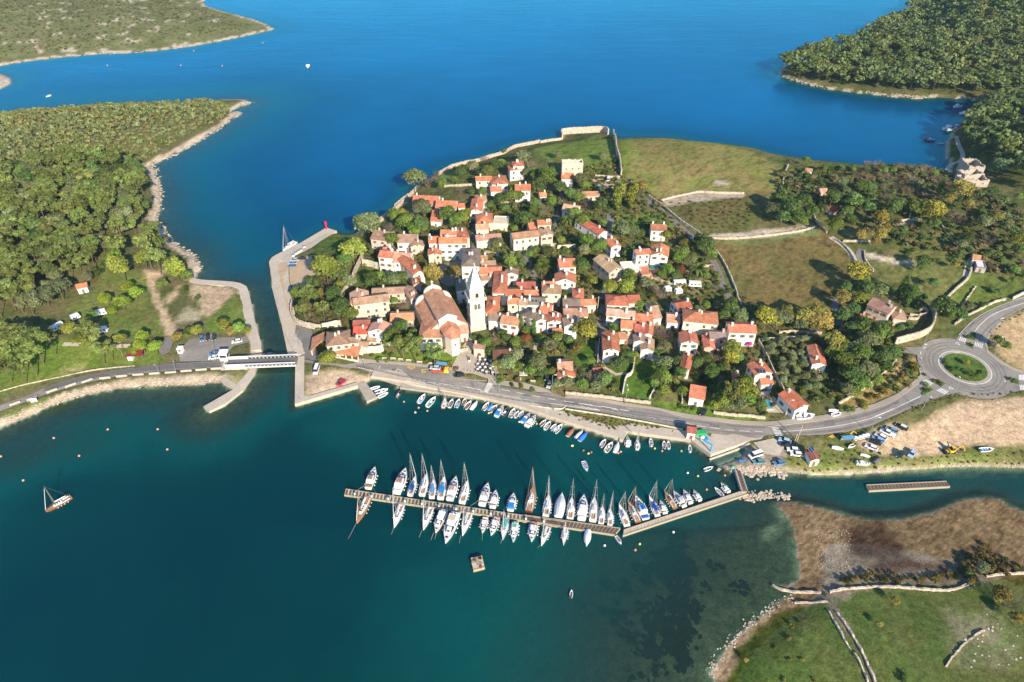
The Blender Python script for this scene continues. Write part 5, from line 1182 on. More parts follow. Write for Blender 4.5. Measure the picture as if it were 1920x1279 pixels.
TL = dict(
 A="845,180,100,l 1000,185,45,t 1030,105,55,b 1130,150,60,b 1100,95,45,y 1250,45,65,l 1250,180,65,d 1190,200,45,b 1025,285,55,b 870,372,28,d 525,505,95,y 600,560,45,d 672,455,65,d 725,378,85,y 640,560,50,p 700,605,55,l 310,690,52,b 385,680,55,p 440,710,42,p 355,812,62,p 500,800,52,p 540,640,55,t 590,700,70,d 640,790,75,d 705,850,60,b 630,630,45,y 560,690,40,o 445,882,32,t 480,690,40,o 870,575,60,d 930,560,45,b 1030,580,60,l 1100,560,40,d 1330,540,68,o 1485,535,66,o 1110,772,55,t 1232,850,46,c 1090,930,55,d 1030,1010,70,b 990,1050,45,b 1090,1075,75,p 1190,1090,75,p 1335,1145,70,p 1160,940,40,t 1180,990,40,d 548,1180,62,y 1440,400,30,s 1400,430,22,s 850,640,30,s 660,690,30,k 1040,740,30,b 410,590,35,d 460,600,40,d",
 B="160,440,85,l 250,440,75,t 350,460,42,b 315,385,30,t 505,370,48,d 590,340,50,l 680,270,30,t 822,215,20,b 410,350,20,t 700,375,50,b 640,380,35,d 760,330,40,d 800,310,35,b 960,270,55,l 1010,310,45,t 1000,380,45,l 1060,400,45,b 1150,410,70,b 1090,480,65,d 1240,490,50,d 1190,460,40,b 900,515,38,y 780,585,50,d 870,565,50,b 930,560,40,b 500,512,38,t 580,520,30,d 660,520,35,b 440,430,30,b 480,460,25,s 220,655,60,l 400,700,65,b 460,740,55,b 530,710,55,y 100,700,55,t 60,760,50,d 200,780,60,d 150,830,45,b 960,740,72,d 1095,690,32,l 1130,650,55,t 1060,620,45,d 1040,670,40,b 1180,600,40,b 770,915,50,l 870,770,25,m 800,790,25,s 900,800,30,b 1680,600,62,P 1780,590,58,P 1830,510,45,t 1860,480,40,o 1440,612,50,t 1400,440,55,l 1430,480,40,b 1320,545,48,d 1380,570,40,b 1540,620,55,d 1340,700,55,b 1290,770,42,m 1400,740,50,b 1480,725,34,m 1570,258,36,l 1230,245,32,l 1450,900,62,b 1540,940,60,b 1430,960,45,l 1405,1080,62,d 1540,1090,58,t 1580,1040,40,o 1475,1190,40,y 1660,345,20,t 1660,260,22,t 1720,810,60,l 1660,800,45,d 1790,830,45,l 870,1045,52,b 960,1060,40,l 930,1010,30,b 1100,1130,48,m 1110,1060,40,b 1010,990,30,b 1150,972,45,d 1060,960,35,b 1290,960,35,s 1250,890,35,y 1330,880,25,w 760,640,35,s 830,650,35,d 720,620,30,b 980,640,40,k 1600,1230,50,y 1700,1240,45,y 1760,960,40,d 1830,1000,40,b 1560,760,35,b 1880,760,40,k",
 C="1360,645,82,Y 865,612,62,c 965,645,58,c 905,640,32,b 908,700,36,r 605,740,45,b 640,800,35,d 680,690,45,t 725,670,38,d 830,735,42,b 760,700,40,d 1080,760,60,l 1030,720,40,b 1140,700,48,b 1160,760,40,s 1230,720,40,d 1290,770,40,o 770,890,60,l 840,830,55,l 850,920,45,b 1000,890,70,l 940,940,50,b 1030,960,45,d 690,910,42,y 1100,950,34,y 1180,930,40,l 1140,1040,40,l 1210,1040,48,l 1390,1010,75,t 1330,1060,50,b 1430,1070,50,l 1500,1010,55,d 1550,320,48,y 1660,320,58,y 1620,900,55,d 1570,890,45,l 1720,825,28,y 1560,620,40,d 1880,640,70,t 1700,270,55,t 1800,290,50,l 1850,320,50,t 1390,870,35,b 1880,990,55,d 1860,1040,40,b 1475,535,18,y 1200,360,30,d 1230,440,25,s 1370,250,30,y 800,50,25,k 710,1020,24,s 800,1050,20,k 870,1060,22,w 960,1085,22,s 520,700,25,d 1760,520,40,b 1800,480,30,b 1670,870,40,d",
 D="720,600,78,t 560,700,38,b 590,730,25,b 470,480,55,b 530,490,48,t 430,450,40,t 1230,720,58,d 1190,760,40,d 1320,770,52,l 1390,720,50,l 1510,790,80,Y 1600,790,85,l 1650,770,60,Y 1790,790,75,o 1870,770,80,o 1050,250,70,d 1010,200,45,d 1090,310,40,b 880,310,55,b 940,350,45,l 840,350,40,b 980,470,55,m 1050,470,34,b 870,430,36,r 760,430,50,b 720,470,40,b 830,470,40,d 1050,690,36,b 345,560,48,y 465,570,52,y 410,590,30,b 700,880,60,t 760,930,60,t 740,1000,50,l 1250,1020,70,y 1230,1090,60,Y 1300,1090,40,b 1380,970,44,v 1170,975,28,r 1130,1080,55,t 740,1140,65,l 840,1110,45,d 720,1210,55,b 860,1200,50,d 1050,1090,50,d 990,1130,50,d 1080,1160,50,k 1180,1150,45,k 660,1230,38,y 1005,1000,28,m 470,1080,45,d 420,1120,40,l 430,110,58,l 490,130,50,d 370,120,45,l 755,165,38,y 560,150,30,d 470,300,40,d 490,50,30,s 1190,600,30,k 1250,670,40,b 900,230,35,o 700,1040,36,k 1140,560,30,t 1050,545,28,s 600,800,22,k 360,860,35,d 920,860,25,b 890,845,22,y",
 E="1240,720,75,p 1330,700,85,y 1370,760,65,b 1290,790,75,l 1200,790,60,y 1150,760,50,d 1350,640,60,b 1130,800,40,y 1180,690,45,d 1470,800,45,d 1480,860,30,k 740,690,40,y 1090,640,60,k 1030,600,50,k 980,590,45,k 1100,560,55,d 870,700,40,b 750,600,50,b 680,590,35,b 870,810,22,k 960,825,20,k 915,820,18,s 1240,480,30,k",
 F="500,570,72,o 560,620,60,b 620,640,65,l 720,560,80,l 850,500,72,b 800,560,55,l 690,670,75,b 560,720,70,b 480,660,55,y 620,820,78,d 750,790,75,l 860,690,72,d 940,650,55,d 700,900,62,b 590,930,55,l 660,960,40,y 880,760,50,d 800,850,50,b 630,480,60,d 700,440,72,d 760,450,45,d 560,380,62,d 560,250,60,o 640,330,55,d 690,250,55,y 590,160,45,d 720,170,70,d 660,60,85,Y 720,110,50,y 830,190,60,l 790,150,45,d 1060,200,70,d 1010,180,75,c 1055,250,75,c 1110,230,40,d 1300,310,80,d 1360,370,50,d 1060,450,30,d 980,460,34,d 900,430,25,b 1170,235,28,d 1240,130,40,d 1440,370,55,d 1500,300,40,l 1720,560,45,b 1780,600,35,b 60,400,75,Y 130,360,60,y 330,400,75,o 410,420,75,o 240,430,60,l 1490,720,22,Y 1330,720,28,s 1400,770,32,k 1480,790,30,k 1540,810,30,s 1590,800,24,s 1440,830,22,s 620,1080,35,s 720,1040,35,w 790,980,35,w 860,930,38,w 930,900,32,s 1000,850,32,w 1090,760,45,w 1060,810,30,s 540,1060,28,s 1280,870,24,k 1830,850,24,k 1520,590,20,k 1510,530,22,k 1190,930,24,k 1840,110,25,b 1700,180,40,k 1620,290,30,k",
 R="70,620,55,d 20,700,50,l 160,690,75,d 110,760,55,d 260,640,62,d 220,760,60,d 310,720,60,d 260,790,45,b 505,820,60,b 480,610,62,d 590,560,34,l 640,640,65,d 700,660,55,d 750,690,50,d 590,720,52,d 620,770,40,d 560,500,45,l 690,530,50,d 760,540,45,d 950,680,62,d 900,720,45,d 1080,690,62,b 1230,710,75,Y 1180,750,40,y 850,760,55,Y 700,890,42,o 830,880,62,o 880,840,45,o 800,940,40,o 1430,560,80,o 1480,540,50,Y 1350,620,45,o 1290,540,60,c 1160,1090,50,d 1150,1130,40,d 1430,760,55,t 1660,930,60,t 1370,720,50,t 900,1020,40,t 1440,420,30,t 480,950,40,t 180,335,28,t 280,330,32,b 430,380,26,b 550,385,24,d 640,390,24,b 730,395,22,d 870,400,30,b 940,400,22,b 1090,410,36,l 1250,425,26,b 1750,380,60,l 1810,350,50,d 1700,400,40,b 1880,600,30,b 1620,790,55,l 1720,760,45,o 1790,820,45,l 1860,930,60,y 1880,990,45,d 1500,660,45,o 1590,720,45,k 1680,560,50,k 1450,960,40,l 1500,920,40,d 1260,1080,30,s 1060,1010,35,k 1400,1110,30,o 1850,1150,35,b 950,930,25,k 30,740,40,t 640,600,40,l 410,700,40,l 380,650,40,k 1320,800,40,k 1230,800,50,d",
 H="800,580,78,y 705,792,44,u 815,812,54,u 755,862,40,u 855,706,42,u 905,750,44,u 952,1045,45,u 940,1100,44,u 1035,1108,48,u 880,1135,36,u 1170,590,68,y 1240,640,40,b 965,440,85,p 1040,520,60,p 960,520,55,y 1080,690,34,b 100,1060,85,p 220,1080,90,p 60,1150,70,p 330,1060,60,p 180,1180,80,p 470,990,52,y 580,1000,70,p 640,1040,62,p 540,1060,45,y 660,1130,55,p 720,1120,50,p 800,1060,45,y 600,900,42,b 1310,1000,40,y 1250,1010,36,s 1490,960,45,y 1540,1000,36,o 1590,985,45,b 1650,995,30,y 1180,1040,34,o 1060,420,60,p 1010,340,60,p 780,440,65,p 760,500,45,b 30,1250,60,p 130,1260,55,p 640,610,42,k 690,560,30,k 590,640,35,l 1320,780,26,k 1240,720,25,k 20,1010,60,p",
 P="1670,340,38,l 1615,420,30,o 1590,380,28,d 1840,540,70,t 1780,500,55,o 1880,640,40,o 1150,540,26,o 1055,675,20,o 525,685,16,w 580,665,13,w 505,760,16,w 425,815,11,w 510,885,14,w 585,885,14,w 900,850,16,k 250,890,15,o 330,650,10,w 440,575,9,w 735,500,12,w 1200,1000,30,k 660,1010,14,w 480,1010,16,w")
rr = random.Random(11)
for c, s in TL.items():
    for t in s.split():
        x, y, r, k = t.split(','); tree_px(c, float(x), float(y), float(r), k, rr, 'garden and park trees')
# ---- woods: the nearest trees one by one
def free(x, y, pad=.6):
    for h in HOUSES:
        dx, dy = x-h[0][0], y-h[0][1]; c, s = math.cos(-h[3]), math.sin(-h[3])
        if abs(dx*c-dy*s) < h[1]+pad and abs(dx*s+dy*c) < h[2]+pad: return False
    return True
def scatter(s, n, sep, rr, up=0.0, keep=None, polyworld=None):
    poly = np.array([p[:2] for p in gpoly(s)]) if polyworld is None else polyworld; x0, y0 = poly.min(0); x1, y1 = poly.max(0); out = []; tries = 0; cell = {}
    cand = np.array([(rr.uniform(x0, x1), rr.uniform(y0, y1)) for _ in range(min(n*60, 160000))]); cand = cand[inside(cand[:, 0], cand[:, 1], poly)]
    for x, y in cand:
        if len(out) >= n: break
        k = (int(x//sep), int(y//sep))
        if any((x-a)**2+(y-b)**2 < sep*sep for i in (-1, 0, 1) for j in (-1, 0, 1) for a, b in cell.get((k[0]+i, k[1]+j), ())): continue
        if keep and not keep(x, y): continue
        out.append((x, y)); cell.setdefault(k, []).append((x, y))
    if not out: return []
    o = np.array(out); m = inside(o[:, 0], o[:, 1], poly); o = o[m]; h = hgt(o[:, 0], o[:, 1]); return [(x, y, z) for (x, y), z in zip(o, h) if z > .3]
def keeptree(x, y, f=.75): return all((x-a)**2+(y-b)**2 > (f*(r+2))**2 for a, b, r in TREEPOS if abs(x-a) < 12 and abs(y-b) < 12)
W1 = scatter("H:0,-40 300,-60 560,-90 900,-90 960,0 1000,180 960,330 880,420 760,480 660,560 640,640 520,660 420,800 240,900 0,920 -200,900 -200,-20", 300, 5.1, rr, keep=lambda x, y: keeptree(x, y, .6))
for p in W1:
    k = rr.choice('pppplld'); _q = prj(p); _z = 'along the channel rocks' if _q[0] > 235 else 'under the northern scrub' if _q[1] < 375 else 'above the campsite' if _q[1] > 505 else 'at the photo edge' if _q[0] < 70 else 'in its middle'
    tree_at(p, rr.uniform(3.8, 6.3), k, rr, f"{ {'p': 'tall pine', 'l': 'grey-green oak', 'd': 'dark evergreen', 'b': 'leafy green tree'}[k]} in the dense western wood, {_z}", 'trees of the western wood')
W2 = scatter("Q:90,560 130,470 300,400 700,330 1100,330 1500,480 1700,560 1918,560 1918,700 1500,730 1100,715 700,680 400,640 180,600", 95, 5.6, rr)
W2 += scatter("Q:1480,960 1560,870 1700,800 1918,760 2060,760 2060,1300 1700,1300 1660,1180 1480,1180 1440,1060", 60, 5.4, rr, keep=lambda x, y: free(x, y, 2) and keeptree(x, y))
for p in W2:
    _q = prj(p); _z = 'behind the roofless bay ruin' if _q[1] > 200 else 'at the tip of the eastern headland' if _q[0] < 1560 else 'above the rocky eastern shore' if _q[0] < 1720 else 'above the shaded jetty'
    tree_at(p, rr.uniform(4.0, 6.0), 'p', rr, f'pine tree in the shore wood {_z}', 'pines of the eastern bay wood', 2.7)
OG = scatter("E:1480,330 1780,330 1820,500 1880,640 1880,720 1740,680 1620,640 1560,480", 75, 3.3, rr, keep=lambda x, y: free(x, y, 1.5))
for p in OG: tree_at(p, rr.uniform(1.7, 2.3), 'l', rr, 'small olive tree in the walled olive grove', 'trees of the olive grove')
BR = scatter("R:500,440 800,410 1100,420 1380,470 1390,560 1300,620 1100,640 960,600 800,640 780,520", 60, 4.2, rr)
for p in BR: tree_at(p, rr.uniform(2.2, 3.2), 't', rr, 'bare reddish thicket tree above the small beach', 'bare thicket trees above the beach')
# labels: which tree, by the building it stands next to; look-alikes beside one house get an ordinal
seen = {}
for root, words, q, p in TREES:
    if root.get('group') != 'garden and park trees': continue
    if q[0] < 540 and q[1] < 760: base = f'{words} on the grassy western shore'
    elif q[1] > 950: base = f'{words} on the meadow by the mudflat'
    else:
        rel, ref = nearest_ref(q); ref = ' '.join(ref.split()[:9]); base = f'{words} {rel} the {ref}'
    seen.setdefault(base, []).append((q[0], root))
for base, L_ in seen.items():
    L_.sort(key=lambda t: t[0])
    for i, (_, root) in enumerate(L_):
        o = ORD[i] if i < len(ORD) else ''
        lab = base if len(L_) == 1 else (f'leftmost {base}' if i == 0 else f'{o}{base}'); root['label'] = ' '.join(lab.split()[:16])
# ---- scrub and far woods: masses nobody could count
SCV = [leaves(blobs_shrub(random.Random(i)), 70, .26, i) for i in range(4)]
FPV = [leaves(blobs_pine(random.Random(i)), 150, .17, i+9) for i in range(4)]
def mass(name, label, pts, rad, cols, protos, sq=.8, lift=.35):
    r = np.random.default_rng(len(pts)); VV, CC = [], []
    for i, (x, y, z) in enumerate(pts):
        V, T = protos[i % len(protos)]; R = r.uniform(*rad); a = r.uniform(0, 6.28); c, s = math.cos(a), math.sin(a)
        v = V*[R, R, R*sq]; v = np.c_[v[:, 0]*c-v[:, 1]*s+x, v[:, 0]*s+v[:, 1]*c+y, v[:, 2]+z+R*lift]
        col = np.array(cols[r.integers(len(cols))])*r.uniform(.8, 1.2); VV.append(v); CC.append(col[None]*T[:, None])
    CC = np.concatenate(CC); o = obj(name, leaf_mesh(name, np.concatenate(VV), CC[:, 0], 'scrub', CC)); return tag(o, label, 'vegetation', None, 'stuff')
MQ = [(.205, .235, .078), (.235, .25, .09), (.165, .20, .07), (.235, .275, .125), (.24, .225, .09)]
m1 = scatter("G:-400,760 0,715 300,700 700,665 1000,650 1340,665 1470,690 1540,735 1480,800 1360,850 1180,940 980,1060 900,1090 700,1130 400,1140 0,1160 -300,1170", 2600, 2.9, rr)
mass('maquis', 'olive green maquis scrub covering the western headland', m1, (1.0, 2.6), MQ, SCV, 1.1, .5)
m2 = scatter("", 4200, 4.4, rr, keep=lambda x, y: y < 1150 and x > -800, polyworld=POLY['far'])
m2 = [p for p in m2 if p[2] > 1.6]
mass('far_maquis', 'pale green scrub covering the far headland', m2, (1.3, 2.6), [(.180, .185, .075), (.200, .195, .090), (.155, .165, .070), (.22, .21, .115)], SCV)
m3 = scatter("Q:100,545 150,450 300,380 500,300 760,170 900,40 1000,-100 1500,-160 2150,-160 2150,740 1918,720 1500,725 1100,710 700,675 400,635 200,595", 2100, 5.2, rr, keep=lambda x, y: y < 1100 and keeptree(x, y, .55))
m3 += scatter("Q:1500,960 1560,870 1700,800 1918,760 2160,760 2160,1500 1918,1420 1760,1330 1700,1300 1680,1190 1500,1180 1450,1060", 260, 5.0, rr, keep=lambda x, y: free(x, y, 2) and keeptree(x, y, .6))
mass('forest', 'dense pine forest covering the eastern hill', m3, (3.2, 6.8), [(.175, .225, .080), (.205, .240, .085), (.150, .200, .072), (.215, .255, .088), (.14, .19, .075)], FPV, .95, 1.7)
m4 = scatter("Z:560,470 1160,300 1240,380 1380,560 1640,600 1760,720 1480,770 1100,730 700,680 540,600", 1500, 2.9, rr, keep=lambda x, y: free(x, y, 1.4) and keeptree(x, y, .4))
ROADP = [np.array([q[:2] for q in gpoly(s)]) for s in (MAIN_T+' '+MAIN_B, "A:130,440 500,230 545,205 560,240 445,400 445,540 400,620 280,645 270,850 290,960 300,1140 240,1140 120,640 115,500",
    "C:390,830 470,800 560,860 660,850 700,960 660,1020 620,1030 620,1000 500,960 340,930", "Z:1330,455 1395,448 1530,430 1575,450 1612,500 1598,530 1520,585 1450,592 1408,575 1378,530", "Z:1163,262 1225,261 1315,272 1402,286 1466,314 1460,358 1380,362 1235,376 1166,336",
    "C:1290,730 1440,700 1440,930 1280,900", "C:1480,860 1700,900 1850,880 1870,1150 1640,1130", "E:460,460 700,480 680,640 640,760 440,720", "C:250,760 430,760 500,640 620,640 600,860 300,860", "A:300,900 480,960 480,1200 300,1200", "A:1330,440 1560,400 1560,640 1370,640", "D:290,0 350,0 345,400 330,720 290,1130 250,1130 270,700", "A:740,500 1160,500 1170,620 760,640", "A:430,260 700,250 640,380 430,390")]
_a = np.array([p[:2] for p in m4]); _k = np.ones(len(_a), bool)
for pl in ROADP: _k &= ~inside(_a[:, 0], _a[:, 1], pl)
m4 = [p for p, k in zip(m4, _k) if k]
mass('undergrowth', 'mixed garden undergrowth between the town houses', m4, (1.0, 2.3), [(.10, .135, .032), (.14, .16, .04), (.075, .105, .028), (.19, .17, .05), (.13, .155, .06), (.17, .13, .06)], SCV, .75, .3)
m5 = scatter("P:800,430 960,390 1060,350 1250,400 1500,360 1560,300 1700,200 1750,260 1918,330 1918,360 1700,380 1500,410 1150,425 950,415", 130, 1.7, rr)
mass('reed_scrub', 'dark olive scrub strip edging the mudflat', m5, (.8, 1.6), [(.10, .085, .025), (.07, .065, .022), (.13, .10, .03)], SCV, .8, .4)
m6 = scatter("R:1540,580 1918,700 1918,1100 1760,1060 1600,980 1440,820 1380,700", 190, 4.2, rr, keep=lambda x, y: free(x, y, 1) and keeptree(x, y, .6))
m6 += scatter("S:460,600 1030,570 1080,700 1000,800 700,790", 110, 3.2, rr, keep=lambda x, y: keeptree(x, y, .6))
mass('field_scrub', 'low brown-green scrub dotted over the fields', m6, (.5, 1.25), [(.10, .085, .03), (.13, .10, .04), (.08, .085, .028), (.10, .11, .05)], SCV, .6, .2)
m7 = scatter("O:120,400 700,330 1100,400 1700,360 1918,340 1918,450 1500,440 1000,470 300,500", 160, 2.2, rr, keep=keeptree); m7 += scatter("K:1380,545 1700,580 1918,630 1830,690 1500,615", 70, 1.5, rr); m7 += scatter("E:0,850 300,890 600,950 880,1015 600,990 390,1000 200,950", 110, 1.4, rr)
m7 += scatter("F:1640,600 1660,480 1760,400 1918,330 1918,350 1770,430 1690,500 1660,620", 60, 2, rr); m7 += scatter("F:1180,1010 1420,950 1918,940 1918,955 1430,975 1000,1120 860,1180", 70, 1.5, rr)
mass('verge_scrub', 'straw-coloured weeds along the harbour banks', m7, (.35, .8), [(.16, .14, .045), (.12, .13, .035), (.20, .155, .07)], SCV, .7, .2)
m8 = scatter("R:60,420 480,400 1100,420 1500,520 1900,700 1900,1200 1500,1150 1200,1000 900,950 700,860 400,700 60,600", 380, 3.4, rr, keep=lambda x, y: free(x, y, 1) and keeptree(x, y, .6))
mass('thicket', 'tangled olive and russet scrub between the eastern fields', m8, (1.3, 3.3), [(.10, .14, .045), (.13, .145, .05), (.08, .115, .036), (.18, .15, .065), (.12, .155, .065), (.15, .11, .06)], SCV, .8, .35)
# ================================================================== swing bridge
def bridge():
    a, b = unp(426, 681.5, 2.4), unp(557, 676.5, 2.4); d = b-a; L = float(np.hypot(*d[:2])); yaw = math.atan2(d[1], d[0])
    root = thing('swing_bridge', 'white steel truss swing bridge over the narrow channel', 'bridge', (a[0], a[1], 2.4), yaw)
    hwid = 2.6
    MB().box(0, L, -hwid, hwid, -.35, .05).build('deck', 'asphalt2', root)
    for s in (-1, 1):
        y = s*hwid; mb = MB(); mb.box(0, L, y-.14, y+.14, 1.15, 1.45); mb.box(0, L, y-.14, y+.14, -.75, -.1)
        n = int(L/1.5); t = L/n
        for i in range(n):
            x = i*t; mb.box(x-.06, x+.06, y-.08, y+.08, -.1, 1.15); mb.tube((x, y, -.05), (x+t/2, y, 1.2), .07, n=4); mb.tube((x+t/2, y, 1.2), (x+t, y, -.05), .07, n=4)
        mb.build('side_truss', 'paint', root, (.60, .60, .60))
    for s in (-1, 1): MB().box(0, L*.28, s*hwid-.2, s*hwid+.2, -.1, 1.16).build('counterweight', 'paint', root, (.55, .55, .55))
    MB().box(-2, L*.3, -3.0, 3.0, -3.5, -.76).build('pivot_pier', 'stone', root, (.56, .49, .4))
bridge()
def cabin(q):
    MB().box(-1.6, 1.6, -1.5, 1.5, -.3, 3.6).build('wall', 'paint', q, (.8, .8, .79)); MB().box(-1.8, 1.8, -1.7, 1.7, 3.6, 3.8).build('roof', 'paint', q, (.82, .82, .82))
    MB().box(-1.3, 1.3, -1.54, -1.49, 1.7, 2.9).build('window', 'dark', q); MB().box(1.59, 1.64, -1.2, 1.2, 1.7, 2.9).build('window', 'dark', q); MB().tube((-2.6, -1.6, -.3), (-2.9, -1.4, 8.5), .1, .05).build('mast', 'metal', q)
extra('I', 1500, 685, 0, 'bridge_cabin', 'white square control cabin at the west end of the bridge', 'cabin', cabin, .05)
# ================================================================== boats
def hull_pts(L, B, n=11, full=.55):
    out = []
    for i in range(n+1):
        t = i/n; w = B/2*(.82+.18*min(1, t/.3)) if t < .45 else B/2*max(0, 1-((t-.45)/.55)**(2.0 if full > .5 else 1.6)); out.append((t*L, w))
    return out
def hull(L, B, fb, sheer=.25, draft=.25, full=.6):
    P_ = hull_pts(L, B, 12, full); mb = MB(); n = len(P_); vs = []
    for i, (x, w) in enumerate(P_):
        t = i/(n-1); z = fb*(1+sheer*t*t); xo = .12*L*.5*max(0, t-.7)
        vs += [(x-xo, -w*.72, -draft), (x+xo*.4, -w, z), (x+xo*.4, w, z), (x-xo, w*.72, -draft)]
    fs = [(4*i+a, 4*i+a+1, 4*i+a+5, 4*i+a+4) for i in range(n-1) for a in (0, 2)]+[(0, 3, 2, 1), tuple(4*(n-1)+k for k in range(4))]
    fs += [(4*i+3, 4*i, 4*i+4, 4*i+7) for i in range(n-1)]
    mb.add(vs, fs, 0); return mb, P_, lambda t: fb*(1+sheer*t*t)
def deckmesh(P_, zf, L, inset=.06, drop=.03, t0=0, t1=1):
    mb = MB(); vs = []; pts = [(x, w) for x, w in P_ if t0*L-.01 <= x <= t1*L+.01]
    for x, w in pts:
        w = max(w-inset, .01); z = zf(x/L)-drop; vs += [(x, -w, z), (x, w, z)]
    mb.add(vs, [(2*i, 2*i+2, 2*i+3, 2*i+1) for i in range(len(pts)-1)]); return mb
def rail(P_, zf, L, h=.55, t0=.0, t1=1.0):
    mb = MB(); pts = [(x, w) for x, w in P_ if t0*L <= x <= t1*L]
    for s in (-1, 1):
        for (x, w), (x2, w2) in zip(pts, pts[1:]):
            mb.tube((x, s*max(w-.08, 0), zf(x/L)+h), (x2, s*max(w2-.08, 0), zf(x2/L)+h), .025, n=3, cap=False); mb.tube((x, s*max(w-.08, 0), zf(x/L)), (x, s*max(w-.08, 0), zf(x/L)+h), .02, n=3, cap=False)
    return mb
def loft(x0, x1, w0, w1, z0, z1, tp=.8, rake=.25):     # cabin block: tapered, raked
    a = (x1-x0)*rake; vs = [(x0, -w0, z0), (x1, -w1, z0), (x1, w1, z0), (x0, w0, z0), (x0+a*.25, -w0*tp, z1), (x1-a, -w1*tp, z1), (x1-a, w1*tp, z1), (x0+a*.25, w0*tp, z1)]
    return vs, [(3, 2, 1, 0), (4, 5, 6, 7), (0, 1, 5, 4), (1, 2, 6, 5), (2, 3, 7, 6), (3, 0, 4, 7)]
def boat(c, S_, B_, typ, label, group, hullc=(.8, .8, .78), acc=(.05, .15, .4), mast=None, beam=None, z=0.0, cover=None, name=None):
    s, b = unp(*px(c, *S_), z+.4), unp(*px(c, *B_), z+.6); d = (b-s)[:2]; L = float(np.hypot(*d)); yaw = math.atan2(d[1], d[0])
    nm = name or {'sail': 'sailing_yacht', 'motor': 'motor_yacht', 'open': 'open_boat', 'rib': 'inflatable_boat', 'cabin': 'cabin_boat', 'tarp': 'covered_boat', 'wood': 'wooden_sailing_boat'}[typ]
    root = thing(nm, label, 'boat', (s[0], s[1], z), yaw, group); r = random.Random(label)
    wood = typ == 'wood'
    if typ in ('sail', 'wood'):
        B = (beam or .30)*L; fb = .085*L; mb, P_, zf = hull(L, B, fb, .3, .3, .4); mb.build('hull', 'gloss', root, hullc)
        deckmesh(P_, zf, L).build('deck', 'teak' if wood else 'white', root)
        vs, fs = loft(.34*L, .72*L, B*.3, B*.16, fb-.05, fb+.045*L+.12); MB().add(vs, fs).build('coachroof', 'paint', root, (.45, .26, .13) if wood and r.random() < .5 else (.78, .78, .77))
        for t in (.42, .5, .58): MB().box(t*L, t*L+.045*L, -.04*L, .04*L, fb+.05*L+.06, fb+.05*L+.13).build('hatch', 'dark', root)
        MB().box(.08*L, .32*L, -B*.2, B*.2, fb-.25, fb-.06+.1).build('cockpit', 'teak', root)
        for s_ in (-1, 1): MB().box(.08*L, .33*L, s_*B*.27-.12, s_*B*.27+.12, fb, fb+.3).build('coaming', 'paint', root, (.78, .78, .76))
        xm = .60*L
        if mast:
            yt = px(c, 0, mast)[1]; bp = s[:2]+d/L*xm; lo, hi = 2.0, 26.0
            for _ in range(30):
                m = (lo+hi)/2
                if prj((bp[0], bp[1], z+m))[1] > yt: lo = m
                else: hi = m
            hm = lo
        else: hm = 1.25*L
        mm = 'wood' if wood else 'metal'; mr = max(.07, .009*L)
        MB().tube((xm, 0, fb), (xm, 0, hm), mr*1.15, mr*.8, n=6).build('mast', mm, root)
        if not wood:
            for k in (.45, .72):
                MB().tube((xm, -B*.3*(1.25-k*.7), hm*k), (xm, B*.3*(1.25-k*.7), hm*k), .05, n=4).build('spreader', 'metal', root)
        MB().tube((xm, 0, fb+1.3), (.12*L, 0, fb+1.25), .08, n=5).build('boom', mm, root)
        sc_ = MB()
        for k in range(7): sc_.ball((xm-.3-k*(.43*L)/7, 0, fb+1.5), .26+.02*(k < 4), 6, 4)
        sc_ = MB().tube((xm-.15, 0, fb+1.52), (.16*L, 0, fb+1.42), .24, .15, n=6).build('furled_mainsail', 'paint', root, acc if cover else (.74, .72, .68))
        rg = MB()
        for e in ((L*.98, 0, zf(1)), (.02*L, 0, fb+.1), (xm-.2, -B*.48, fb), (xm-.2, B*.48, fb), (xm+.3, -B*.45, fb), (xm+.3, B*.45, fb)): rg.tube((xm, 0, hm*.97), e, .022, n=3, cap=False)
        rg.build('rigging', 'rope', root)
        MB().tube((L*.97, 0, zf(1)+.3), (xm+.35, 0, hm*.9), .09, .05, n=5).build('furled_jib', 'paint', root, (.72, .70, .66))
        rail(P_, zf, L, .6).build('guard_rail', 'metal', root)
        if cover: MB().box(.14*L, .36*L, -B*.32, B*.32, fb+1.25, fb+1.4).build('bimini', 'paint', root, acc); MB().add(*loft(.33*L, .45*L, B*.3, B*.26, fb+.4, fb+1.3)).build('sprayhood', 'paint', root, acc)
        for i in range(4):
            for s_ in (-1, 1): MB().ball((L*(.2+.13*i), s_*(B*.5+.1), fb*.5), .16, 6, 4, sz=1.6).build('fender', 'white', root)
    elif typ in ('motor', 'cabin'):
        big = typ == 'motor'; B = (beam or (.34 if big else .40))*L; fb = (.105 if big else .12)*L; mb, P_, zf = hull(L, B, fb, .35, .3, .7); mb.build('hull', 'gloss', root, hullc); deckmesh(P_, zf, L).build('deck', 'white', root)
        deckmesh(P_, lambda t: fb*.9+.08, L, .25, 0, .02, .26).build('cockpit_sole', 'teak', root)
        h1 = fb+(.115 if big else .15)*L; vs, fs = loft(.24*L, .80*L, B*.40, B*.2, fb-.02, h1*.92 if big else h1*.85, .82, .35); MB().add(vs, fs).build('cabin', 'white', root)
        vs, fs = loft(.52*L, .715*L, B*.335, B*.25, fb+(h1-fb)*.35, h1*.935 if big else h1*.87, .86, .75); MB().add(vs, fs).build('windscreen', 'dark', root)
        for s_ in (-1, 1):
            q = MB().add([(.3*L, s_*(B*.385), fb+(h1-fb)*.35), (.52*L, s_*(B*.36), fb+(h1-fb)*.35), (.5*L, s_*(B*.345), fb+(h1-fb)*.65), (.32*L, s_*(B*.362), fb+(h1-fb)*.65)], [(0, 1, 2, 3)]); q.build('side_window', 'dark', root)
